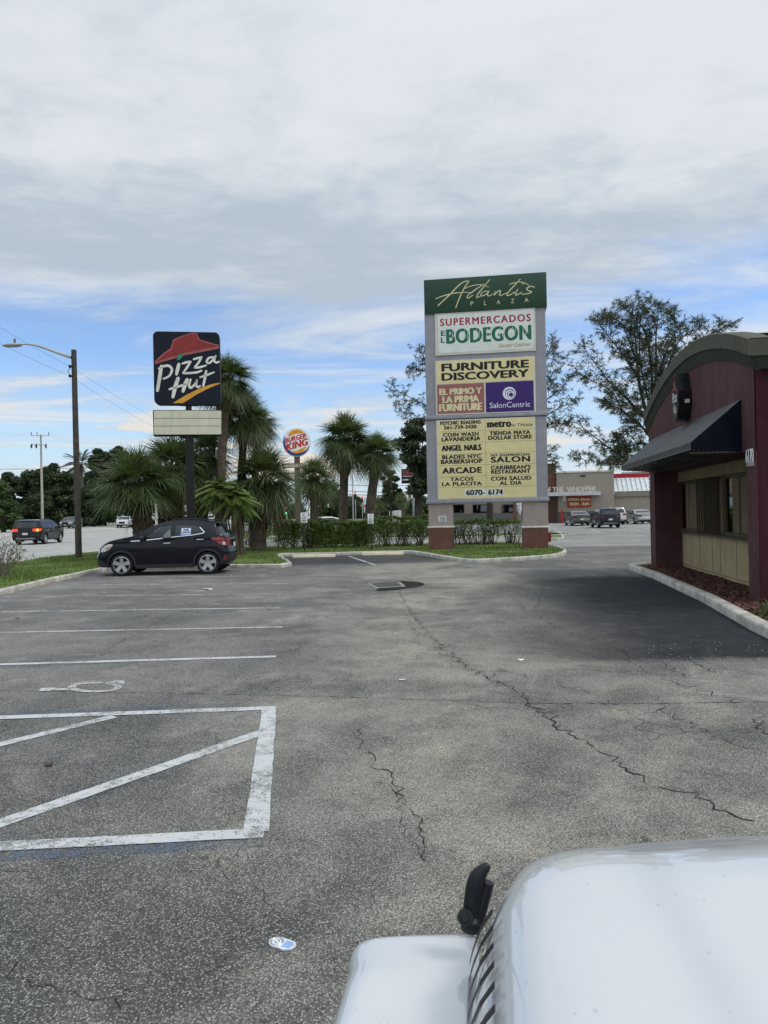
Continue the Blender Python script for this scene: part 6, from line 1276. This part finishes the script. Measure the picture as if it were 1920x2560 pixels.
hl = bk_.sidepatch('headlight', M_HL, [1.52, 1.64, 1.80, 1.97], [.915, .80, .74, .72], [.945, .965, .925, .82]); bk_.sidepatch('indicator', M_AMB, [1.56, 1.66, 1.76], [.90, .83, .80], [.915, .88, .845], off=.009, sides=(1,), par=hl[0]); bk_.sidepatch('indicator', M_AMB, [1.56, 1.66, 1.76], [.90, .83, .80], [.915, .88, .845], off=.009, sides=(-1,), par=hl[1])
for t0, t1 in ((.72, 1.0), (-1.0, -.72)): bk_.facepatch('headlight', M_HL, 1, [t0, t1], [.70, .70], [.78, .78])
bk_.facepatch('grille', M_BLACK, 1, [-.55, 0, .55], [.56, .52, .56], [.74, .74, .74]); bk_.facepatch('bumper_trim', M_CLAD, 1, [-1, 1], [.26, .26], [.46, .46]); bk_.sidepatch('bumper_trim', M_CLAD, [1.70, 1.86, 2.02], [.28, .26, .26], [.30, .46, .50])
bk_.sidepatch('tail_light', M_TL, [-1.40, -1.52, -1.68, -1.86], [1.06, .995, .89, .86], [1.08, 1.11, 1.10, 1.05]); bk_.sidepatch('tail_light_lens', mat('clear lens', (.45, .42, .42), .2), [-1.76, -1.86], [.87, .86], [.98, .94], off=.009)
for t0, t1 in ((.62, 1.0), (-1.0, -.62)): bk_.facepatch('tail_light', M_TL, 0, [t0, t1], [.86, .83], [1.06, 1.06])
bk_.facepatch('rear_window', TG, 0, [-.84, .84], [1.14, 1.14], [1.43, 1.43], .004); bk_.facepatch('bumper_trim', M_CLAD, 0, [-1, 1], [.30, .30], [.60, .60]); bk_.sidepatch('bumper_trim', M_CLAD, [-1.67, -1.74, -1.88], [.32, .30, .30], [.36, .58, .60]); bk_.sidepatch('reflector', M_TL, [-1.76, -1.84], [.42, .42], [.52, .53], off=.010); bk_.facepatch('license_plate', M_PLATE, 0, [-.2, .2], [.80, .80], [.93, .93], .012)
bk_.facepatch('chrome_bar', M_CHROME, 0, [-.55, .55], [.98, .98], [1.02, 1.02], .014)
spl = MB(); spl.grid([[bk_.tp(-1.5, t, .012) for t in np.linspace(-.9, .9, 9)], [bk_.tp(-1.88, t, .03) + Vector((-.10, 0, -.01)) for t in np.linspace(-.9, .9, 9)], [bk_.tp(-1.88, t, .0) + Vector((-.08, 0, -.035)) for t in np.linspace(-.9, .9, 9)], [bk_.tp(-1.86, t, -.02) for t in np.linspace(-.9, .9, 9)]]); spl.build('spoiler', bk_.paint, bk_.t)
for sd in (1, -1): MB().tube([bk_.tp(x, .86 * sd, o) for x, o in ((-.15, .0), (-.25, .035), (-.8, .04), (-1.25, .035), (-1.35, 0))], .016, 8).build('roof_rail', M_BLACK, bk_.t)
MB().tube([bk_.tp(-1.4, 0, 0), bk_.tp(-1.4, 0, .0) + Vector((-.10, 0, .09))], [.012, .005], 6).build('antenna', M_BLACK, bk_.t)
for sx_, sy in ((.02, .36), (.02, -.36)): MB().box(sx_ - .55, sx_ - .42, sy - .22, sy + .22, .7, 1.22, .06).tube([(sx_ - .50, sy, 1.2), (sx_ - .5, sy, 1.36)], [.10, .09], 8).build('seat', M_SEAT, bk_.t)
MB().box(-1.12, -1.0, -.6, .6, .6, 1.18, .05).build('rear_seat', M_SEAT, bk_.t); MB().lathe([(.165, -.012), (.18, 0), (.165, .012), (.155, 0), (.165, -.012)], 20, Matrix.Translation((.48, .36, 1.02)) @ Matrix.Rotation(R_(68), 4, 'Y')).build('steering_wheel', M_DARK, bk_.t); MB().box(.55, .95, -.7, .7, .75, 1.03, .05).build('dashboard', M_INT, bk_.t)
# the sign taped inside its rear window (that side faces the camera: local +y turned by half a turn)
fs = thing('for_sale_sign', 'white and blue paper for sale sign in the black hatchback rear side window', 'notice', mid, rzB)
def onwin(u_, v_, o): return bk_.sp(-.50 - .30 * u_, 1.18 + .215 * v_, 1, o)
MB().grid([[onwin(u_, v_, .004) for u_ in np.linspace(0, 1, 5)] for v_ in np.linspace(0, 1, 5)], flip=True).build('border', mat('notice blue', (.12, .25, .55), .5), fs)
pp_ = MB().grid([[onwin(u_, v_, .006) for u_ in np.linspace(.06, .94, 5)] for v_ in np.linspace(.15, .94, 5)], flip=True).build('paper', mat('paper white', (.66, .72, .78), .6), fs); q = MB()
for body, u0, u1, v0, v1 in (('FOR', .26, .78, .60, .86), ('SALE', .12, .88, .28, .54)):
    k = MB(); put_text(k, body, u0, u1, v0, v1, 0, .05); q.add([onwin(p[0], p[2], .009) for p in k.v], k.f)
q.build('lettering', M_INK, pp_, smooth=False)
pb = thing('window_poster', 'grey printed poster seen through the front side window of the black hatchback', 'notice', mid, rzB); MB().grid([[bk_.sp(-.02 - .24 * u_, 1.17 + .20 * v_, -1, -.02) for u_ in (0, 1)] for v_ in (0, 1)]).build('poster', mat('poster grey', (.06, .07, .065), .7), pb)

# generic shapes for the traffic and the far parked cars
SUV = dict(xF=2.36, xR=-2.36, W=.97, H=1.74, zb=1.16, sill=.30, lift=.03, axles=(1.42, -1.40), wr=.375, ar=.44, pf=(.7, .17), pr=(.6, .10), th=.22, bow=(.15, .10), crown=.03, fd=[(.3, -.05), (.5, .02), (.8, .0), (1.0, -.05)], rd=[(.3, .08), (.5, -.02), (.72, .0), (1.15, .04), (1.65, .26)],
    top=[(2.36, .98), (2.2, 1.06), (1.7, 1.13), (1.15, 1.19), (.85, 1.34), (.45, 1.58), (.2, 1.68), (-.4, 1.74), (-1.3, 1.73), (-2.0, 1.69), (-2.36, 1.66)], wl=[(.86, 1.15), (-.4, 1.17), (-1.6, 1.22), (-2.0, 1.25)], wu=[(.86, 1.16), (.6, 1.34), (.3, 1.52), (.0, 1.60), (-1.2, 1.60), (-1.75, 1.56), (-2.0, 1.27)], segs=[(.86, -.10, 'front'), (-.10, -.2, 'pillar'), (-.2, -1.10, 'rear'), (-1.10, -1.2, 'pillar'), (-1.2, -2.0, 'rear')], ws=(1.12, .3))
SED = dict(xF=2.42, xR=-2.42, W=.915, H=1.45, zb=.98, sill=.22, lift=.03, axles=(1.40, -1.40), wr=.335, ar=.385, pf=(.8, .20), pr=(.7, .14), th=.28, bow=(.20, .14), crown=.03, fd=[(.25, -.06), (.5, .02), (.7, -.02)], rd=[(.25, .10), (.5, -.02), (.8, .02), (1.0, .0)],
    top=[(2.42, .72), (2.25, .80), (1.7, .92), (1.05, 1.0), (.75, 1.14), (.25, 1.37), (-.2, 1.44), (-.7, 1.42), (-1.2, 1.30), (-1.75, 1.09), (-2.1, 1.06), (-2.42, 1.02)], wl=[(.84, .98), (-.3, 1.0), (-1.45, 1.04)], wu=[(.84, .985), (.6, 1.13), (.2, 1.30), (-.2, 1.37), (-.7, 1.35), (-1.1, 1.26), (-1.45, 1.05)], segs=[(.84, -.15, 'front'), (-.15, -.25, 'pillar'), (-.25, -1.45, 'rear')], ws=(1.02, .2), rg=(-1.0, -1.72))
PIK = dict(xF=2.75, xR=-2.75, W=.99, H=1.88, zb=1.24, sill=.42, lift=.0, axles=(1.75, -1.75), wr=.40, ar=.47, pf=(.5, .10), pr=(.3, .03), th=.20, bow=(.10, .04), crown=.02, fd=[(.4, -.03), (.7, .02), (1.1, -.02)], rd=[(.4, .02), (1.0, .0)],
    top=[(2.75, 1.18), (2.6, 1.24), (1.4, 1.30), (1.25, 1.34), (.75, 1.72), (.45, 1.86), (-.5, 1.88), (-.85, 1.84), (-.95, 1.30), (-1.1, 1.25), (-2.75, 1.25)], wl=[(1.02, 1.24), (-.75, 1.28)], wu=[(1.02, 1.25), (.7, 1.52), (.4, 1.70), (-.6, 1.72), (-.75, 1.70)], segs=[(1.02, .15, 'front'), (.15, .05, 'pillar'), (.05, -.75, 'rear')], ws=(1.3, .5))
def scaled(S, sx, sy, sz):
    T = dict(S)
    for k in ('xF', 'xR'): T[k] = S[k] * sx
    T['W'] = S['W'] * sy; T['axles'] = tuple(a * sx for a in S['axles'])
    for k in ('H', 'zb', 'sill', 'wr', 'ar'): T[k] = S[k] * sz
    for k in ('top', 'wl', 'wu'): T[k] = [(x * sx, z * sz) for x, z in S[k]]
    for k in ('fd', 'rd'): T[k] = [(z * sz, d) for z, d in S[k]]
    T['segs'] = [(a * sx, b * sx, c) for a, b, c in S['segs']]
    for k in ('ws', 'rg'):
        if S.get(k): T[k] = tuple(v * sx for v in S[k])
    return T
def dress(c, kind, lit=0, clad=None, dark_light=False):
    S = c.S; h = S['zb']; suv = kind != 'sedan'
    zt = c.top(c.xR)
    if kind == 'suv': c.facepatch('rear_window', TG, 0, [-.84, .84], [h * 1.03, h * 1.03], [zt * .94, zt * .94], .004)
    tl0, tl1 = (h * .80, h * .96) if kind == 'suv' else ((h * .78, h * .93) if kind == 'sedan' else (h * .66, h * .95))
    for t0, t1, right in ((.56, 1.0, 0), (-1.0, -.56, 1)):
        a = c.facepatch('tail_light', M_TLON if lit else M_TLD, 0, [t0, t1] if kind != 'pickup' else ([.86, 1.0] if t0 > 0 else [-1.0, -.86]), [tl0, tl0], [tl1, tl1])
        if lit and right: c.facepatch('turn_light', M_TURN, 0, [-.99, -.80], [tl0, tl0], [tl1 * .985, tl1 * .985], .010, par=a)
    if kind != 'pickup': c.sidepatch('tail_light', M_TLON if lit else M_TLD, [c.xR + .30, c.xR + .01], [tl0 + .06, tl0], [tl1, tl1])
    c.facepatch('license_plate', M_PLATE, 0, [-.20, .20], [h * .60, h * .60], [h * .72, h * .72], .012)
    c.facepatch('bumper_trim', clad or M_CLAD, 0, [-1, 1], [S['sill'] + .0, S['sill']], [h * .40, h * .40]); c.facepatch('chrome_strip', M_STEEL if suv else M_CLAD, 0, [-.7, .7], [h * .34, h * .34], [h * .42, h * .42], .012)
    zf = c.top(c.xF)
    for t0, t1 in ((.58, 1.0), (-1.0, -.58)): c.facepatch('headlight', M_HL, 1, [t0, t1], [zf * .78, zf * .80], [zf * .94, zf * .95])
    c.sidepatch('headlight', M_HL, [c.xF - .32, c.xF - .01], [zf * .88, zf * .80], [zf * .95, zf * .95])
    c.facepatch('grille', M_BLACK, 1, [-.55, .55], [zf * .58, zf * .58], [zf * .93, zf * .93]); c.facepatch('bumper_trim', M_CLAD, 1, [-1, 1], [S['sill'], S['sill']], [S['sill'] + .18, S['sill'] + .18]); c.facepatch('license_plate', M_PLATE, 1, [-.16, .16], [zf * .46, zf * .46], [zf * .56, zf * .56], .01)
    c.mirror(S['wl'][0][0] - .08, S['wl'][0][1], c.paint)
    hs = [S['segs'][1][0] + .12, S['segs'][2][1] + .20] if kind != 'suv' else [S['segs'][1][0] + .12, S['segs'][3][0] + .12]; c.handles(hs, lambda x: h * .86, c.paint if kind != 'suv' else M_CHROME)
    for x in (S['segs'][1][0] - .04, S['wl'][0][0] + .02): c.line('door_seam', M_BLACK, [(x, S['sill'] + .1), (x, h * .98)], .014, off=.003)
    if suv: c.arch_trim(M_CLAD, .05); c.line('sill_trim', M_CLAD, [(S['axles'][0] - S['ar'], S['sill'] + .05), (S['axles'][1] + S['ar'], S['sill'] + .05)], .12, off=.006)
    if kind == 'suv':
        for sd in (1, -1): MB().tube([c.tp(x, .86 * sd, o) for x, o in ((-.1, 0), (-.2, .05), (-1.4, .05), (-1.6, 0))], .018, 6).build('roof_rail', M_CLAD, c.t)
    return c
KP = car_paint('navy black paint', (.004, .005, .008)); p = P(76, 1360, 50.5)
dress(Car('family_suv', 'dark suv driving away on the road with its tail lights and blinker lit', (-25.0, 52.2, -.011), R_(90 + 5), KP, scaled(SUV, 1.05, 1.03, 1.0), glass=LG_, rglass=TG), 'suv', 1)
p = P(163, 1318, 102); dress(Car('crossover', 'grey green suv oncoming on the far lanes, half behind the wooden light pole', (p.x, 104, .34), R_(-90 + 4), car_paint('sage paint', (.085, .10, .095), .4), scaled(SUV, .98, .96, .97), glass=LG_, rglass=TG), 'suv')
p = P(292, 1312, 110); dress(Car('crossover', 'white suv oncoming on the far lanes, left of the dark pickup', (p.x + .5, 112, .24), R_(-90 + 10), car_paint('white car paint', (.62, .63, .64)), scaled(SUV, .98, .96, .97), glass=LG_, rglass=TG), 'suv')
p = P(345, 1311, 118); dress(Car('pickup_truck', 'dark pickup truck oncoming, partly hidden by the leftmost fan palm trunk', (p.x + .2, 117, .17), R_(-90 + 14), car_paint('black truck paint', (.010, .010, .011)), PIK, cat='truck', glass=LG_, rglass=TG), 'pickup')
p = P(466, 1301, 150); dress(Car('pickup_truck', 'white pickup truck far away between the palms and the pizza sign pole', (p.x, 150, 0), R_(170), car_paint('white car paint', (.62, .63, .64)), PIK, cat='truck', glass=LG_, rglass=TG), 'pickup')
p = P(522, 1299, 150); dress(Car('pickup_truck', 'white utility truck parked far away right of the pizza sign pole', (p.x, 153, 0), R_(180), car_paint('white car paint', (.62, .63, .64)), scaled(PIK, .95, 1, 1.05), cat='truck', glass=LG_, rglass=TG), 'pickup')
p = P(400, 1301, 140); dress(Car('sedan', 'dark sedan far away behind the low fan palms', (p.x, 140, 0), R_(175), KP, SED, glass=LG_, rglass=TG), 'sedan')
p = P(806, 1306, 62); dress(Car('sedan', 'white sedan parked beyond the hedge, left of the tall grass clumps', (p.x, 62, 0), R_(205), car_paint('white car paint', (.62, .63, .64)), SED, glass=LG_, rglass=TG), 'sedan')
g_ = 'cars parked by the distant restaurant'
def parked(px, d, rz, kind, paint, label, S, dy=2.4, clad=None):
    p = P(px, 1300, d); return dress(Car('sedan' if kind == 'sedan' else 'crossover', label, (p.x, d + dy, 0), R_(rz), paint, S, glass=LG_, rglass=TG, group=g_), kind, clad=clad)
GREY = car_paint('grey car paint', (.115, .112, .110), .5); SIL = car_paint('silver car paint', (.42, .42, .415), .5)
parked(1459, 70, 90 - 4, 'sedan', GREY, 'grey sedan parked under the red banner of the distant restaurant', SED)
parked(1534, 60, 90 - 5, 'suv', car_paint('navy paint', (.009, .011, .026), .2), 'dark navy suv parked nearest in the distant lot, in front of the silver one', scaled(SUV, .93, .95, .96))
parked(1545, 71, 90 + 2, 'suv', SIL, 'silver suv parked behind the dark navy suv', scaled(SUV, .93, .96, 1.0))
parked(1618, 72, 90 - 3, 'sedan', SIL, 'silver sedan half hidden by the corner pillar of the maroon building', SED)

# ------------------------------------------------------------------ the white off-road car whose bonnet fills the corner
WHITEP = car_paint('white enamel', (.49, .505, .52), .0, .2)
for nd in WHITEP.node_tree.nodes:
    if nd.type == 'BSDF_PRINCIPLED': nd.inputs['Coat Weight'].default_value = 1; nd.inputs['Coat IOR'].default_value = 1.75; nd.inputs['Coat Roughness'].default_value = .015
jeep = thing('white_offroader', 'white off-road car with a vented hood, flat fender and black hood latch', 'car', (0, 0, 0))
JX = .80; HF = 1.335; HR = .02                       # centre line, hood front and rear edge along y
def hood_half(y): return .665 + (1.229 - y) * .145       # hood narrows towards the nose
prof = [(-1.0, 1.015), (-.988, 1.05), (-.966, 1.09), (-.938, 1.125), (-.905, 1.148), (-.865, 1.164), (-.80, 1.176), (-.72, 1.183), (-.645, 1.188), (-.615, 1.197), (-.585, 1.207), (-.54, 1.213), (-.40, 1.219), (-.2, 1.223), (0, 1.224)]
prof = prof + [(-x, z) for x, z in prof[::-1][1:]]
def hood_pt(s, v):                                   # s index along the section, v = 0 rear .. 1 nose
    a, z = prof[s]
    rc = .10; y0 = HR + (HF - HR) * v; ax = abs(a)
    yn = HF - rc * max(0, (ax - .70) / .30) ** 2.6    # nose edge rounded back at the corners, in plan
    y = HR + (yn - HR) * v; x = JX + a * hood_half(y) * (1 - .035 * max(0, v - .85) / .15 * (ax > .9))
    d = yn - y; flat = z - (.10 * (1 - d / .25) ** 2 if d < .25 else 0) - .008 * max(0, v - .25)
    if ax < .66: flat -= .024 * max(0, 1 - max(0, (d - .18)) / .16) ** 1.5 * min(1, (.66 - ax) / .09) * (d < .34)   # the raised middle dies away at the nose
    base = 1.005; return Vector((x, y, max(base, flat + .026 * min(1, max(0, (flat - 1.02) / .08)))))
vs_ = list(np.linspace(0, .78, 14)) + list(np.linspace(.80, 1.0, 22)); h = MB(); h.grid([[hood_pt(s_, v) for s_ in range(len(prof))] for v in vs_], flip=False)
ho = h.build('hood', WHITEP, jeep, angle=70); md = ho.modifiers.new('smooth', 'SUBSURF'); md.levels = md.render_levels = 1
def side(y, z): return Vector((JX - hood_half(y) * np.interp(z, [p_[1] + .026 * min(1, max(0, (p_[1] - 1.02) / .08)) for p_ in prof[:7]], [-p_[0] for p_ in prof[:7]]), y, z))
# slanted vents down the hood's side
for k in range(10):
    y0 = 1.075 - k * .042; m_ = MB(); pts = []
    for t in np.linspace(0, 1, 7): pts.append((y0 + .062 * (1 - t), 1.030 + .118 * t))
    a = [side(y + .0075, z) + Vector((-.004, 0, .004)) for y, z in pts]; b = [side(y - .0075, z) + Vector((-.004, 0, .004)) for y, z in pts]
    m_.grid([a, b]); m_.build('vent_slot', mat('vent black', (.008, .008, .009), .5), ho, smooth=False)
# front wing: flat top with a rolled outer edge
fl = []; FZ = 1.0
sec = [(.0, 0.0), (.05, .001), (.10, .001), (.16, .0), (.195, -.003), (.215, -.012), (.228, -.03), (.233, -.06), (.233, -.12)]
def fend(y, e=0):
    d = FN - y; rows = []
    for x, z in sec:
        k = min(1, max(0, d / .16)); fall = -.09 * (1 - min(1, d / .05)) ** 2 - .010 * (1 - k)
        rows.append(Vector((JX - hood_half(max(.75, min(y, 1.22))) + .012 - .98 * x * (1 - .13 * (1 - min(1, d / .06)) ** 2) - .05 * (1 - min(1, max(0, (y + .0) / 1.0))) * (x / .23), y, FZ + z * 1.0 + fall)))
    return rows
FN = 1.335; ys_ = list(np.linspace(-.05, 1.10, 16)) + list(np.linspace(1.13, FN, 16)); fm = MB().grid([fend(y) for y in ys_]); fo = fm.build('fender', WHITEP, jeep, angle=60); md = fo.modifiers.new('smooth', 'SUBSURF'); md.levels = md.render_levels = 1
fm = MB().grid([[Vector((2 * JX - p.x, p.y, p.z)) for p in fend(y)] for y in ys_], flip=True).build('fender', WHITEP, jeep, angle=60)
# seam where wing meets hood
MB().grid([[side(y, 1.015) + Vector((.001, 0, -.008)) for y in np.linspace(0, 1.15, 10)], [side(y, 1.015) + Vector((-.004, 0, -.0105)) for y in np.linspace(0, 1.15, 10)]]).build('hood_seam', mat('seam dark', (.20, .20, .21), .6), jeep)
# hood catch
def pz(px, py, z): return G(px, py, z)
b0, b1, b2 = [Vector((0, 0, CAMH)).lerp(p, .965) for p in (pz(1180, 2292, 1.035), pz(1203, 2220, 1.085), pz(1222, 2165, 1.125))]
MT_LATCH = mat('latch rubber', (.010, .011, .014), .42, bump=.1, bscale=200)
def latch(mir):
    f = (lambda p: Vector((2 * JX - p.x, p.y, p.z))) if mir else (lambda p: p)
    lp = spline([b0 + Vector((-.006, -.02, -.012)), b0, b1 + Vector((-.010, 0, .004)), b1.lerp(b2, .55) + Vector((-.008, .002, .004)), b1.lerp(b2, .96) + Vector((.002, .004, .002))], 5)
    lt_ = MB().tube([f(p) for p in lp], [.010, .0160, .0175, .0175, .0172, .017, .0168, .0165, .016, .016, .0155, .015, .0145, .014, .013, .012, .0105, .009, .008, .006, .004][:len(lp)], 14, flat=.8).build('hood_latch', MT_LATCH, jeep, angle=80)
    c = f(b0 + Vector((-.012, -.012, .006))); n_ = (Vector((0, 0, CAMH)) - c).normalized(); M_ = Matrix.Translation(c) @ n_.to_track_quat('Z', 'Y').to_matrix().to_4x4()
    MB().lathe([(.0, .011), (.006, .011), (.0075, .009), (.0075, .006), (.0125, .006), (.014, .003), (.014, -.012)], 20, M_).build('latch_pin', MT_LATCH, lt_)
    MB().tube([f(b0 + Vector((.006, .0, -.016))), f(b1.lerp(b2, .5) + Vector((.006, .002, -.010)))], [.012, .010], 10).build('latch_strap', MT_LATCH, lt_)
latch(False); latch(True)
cz = pz(1172, 2318, 1.005); MB().box(cz.x - .006, cz.x + .02, cz.y - .014, cz.y + .022, .998, 1.016, .005).build('latch_base', WHITEP, jeep)
# nose, lamps, body and wheels: seen only if one steps aside
g_ = MB(); W2 = .60
g_.box(JX - W2, JX + W2, 1.20, 1.26, .62, 1.08, .03); gr = g_.build('grille', WHITEP, jeep)
for k in range(7): MB().box(JX - .30 + k * .1 - .028, JX - .30 + k * .1 + .028, 1.255, 1.266, .72, 1.02, .004).build('grille_slot', M_BLACK, gr)
for sd in (1, -1): MB().lathe([(.0, .03), (.07, .025), (.09, .008), (.095, -.02)], 24, Matrix.Translation((JX + sd * .46, 1.265, .92)) @ Matrix.Rotation(R_(-90), 4, 'X')).build('headlight', M_HL, gr)
MB().box(JX - .85, JX + .85, 1.28, 1.46, .50, .64, .04).build('bumper', M_CLAD, jeep)
MB().box(JX - .60, JX + .60, -.04, 1.10, .60, .985).box(JX - .70, JX + .70, -2.6, -.05, .60, 1.08, .03).build('body', WHITEP, jeep)
cab = MB().box(JX - .69, JX + .69, -2.55, -.55, 1.72, 1.84, .05).build('roof', M_BLACK, jeep)
for sd in (1, -1):
    MB().tube([(JX + sd * .66, -.08, 1.08), (JX + sd * .62, -.52, 1.74)], .035, 8).build('pillar', M_BLACK, jeep); MB().tube([(JX + sd * .66, -1.35, 1.08), (JX + sd * .63, -1.35, 1.74)], .035, 8).build('pillar', M_BLACK, jeep); MB().tube([(JX + sd * .66, -2.5, 1.08), (JX + sd * .63, -2.5, 1.74)], .035, 8).build('pillar', M_BLACK, jeep)
    for xw, nm in ((.72, 0), (-1.78, 1)):
        o_ = make_wheel(jeep, 0, sd, .8, .40, .22); o_.location = (JX + sd * .80, xw, .40); o_.rotation_euler = (0, 0, R_(90) if sd > 0 else R_(-90))
MB().grid([[(JX - .62, -.08, 1.10), (JX + .62, -.08, 1.10)], [(JX - .58, -.51, 1.72), (JX + .58, -.51, 1.72)]]).build('windshield', LG_, jeep)
# rain drops left on the paint
dp = MB(); g = random.Random(21); up = lambda p, r: dp.lathe([(r, 0), (r * .85, r * .22), (r * .45, r * .36), (0.0001, r * .40)], 8, Matrix.Translation(p))
for k in range(170):
    if k < 105:
        s_ = g.uniform(3, 14); i = int(s_); f = s_ - i; v = min(.985, g.random() ** .55) ; p = hood_pt(i, v).lerp(hood_pt(i + 1, v), f); up(p + Vector((0, 0, -.0005)), g.uniform(.001, .0032))
    else:
        y = g.uniform(.7, 1.16); r_ = fend(y); j = g.randint(0, 3); p = r_[j].lerp(r_[j + 1], g.random()); up(p + Vector((0, 0, -.0006)), g.uniform(.0008, .0022))
tag(dp.build('rain_drops', glassmat('water drop', (.92, .93, .94), .08), ho), kind='stuff')
bpy.data.objects.remove(_fo)
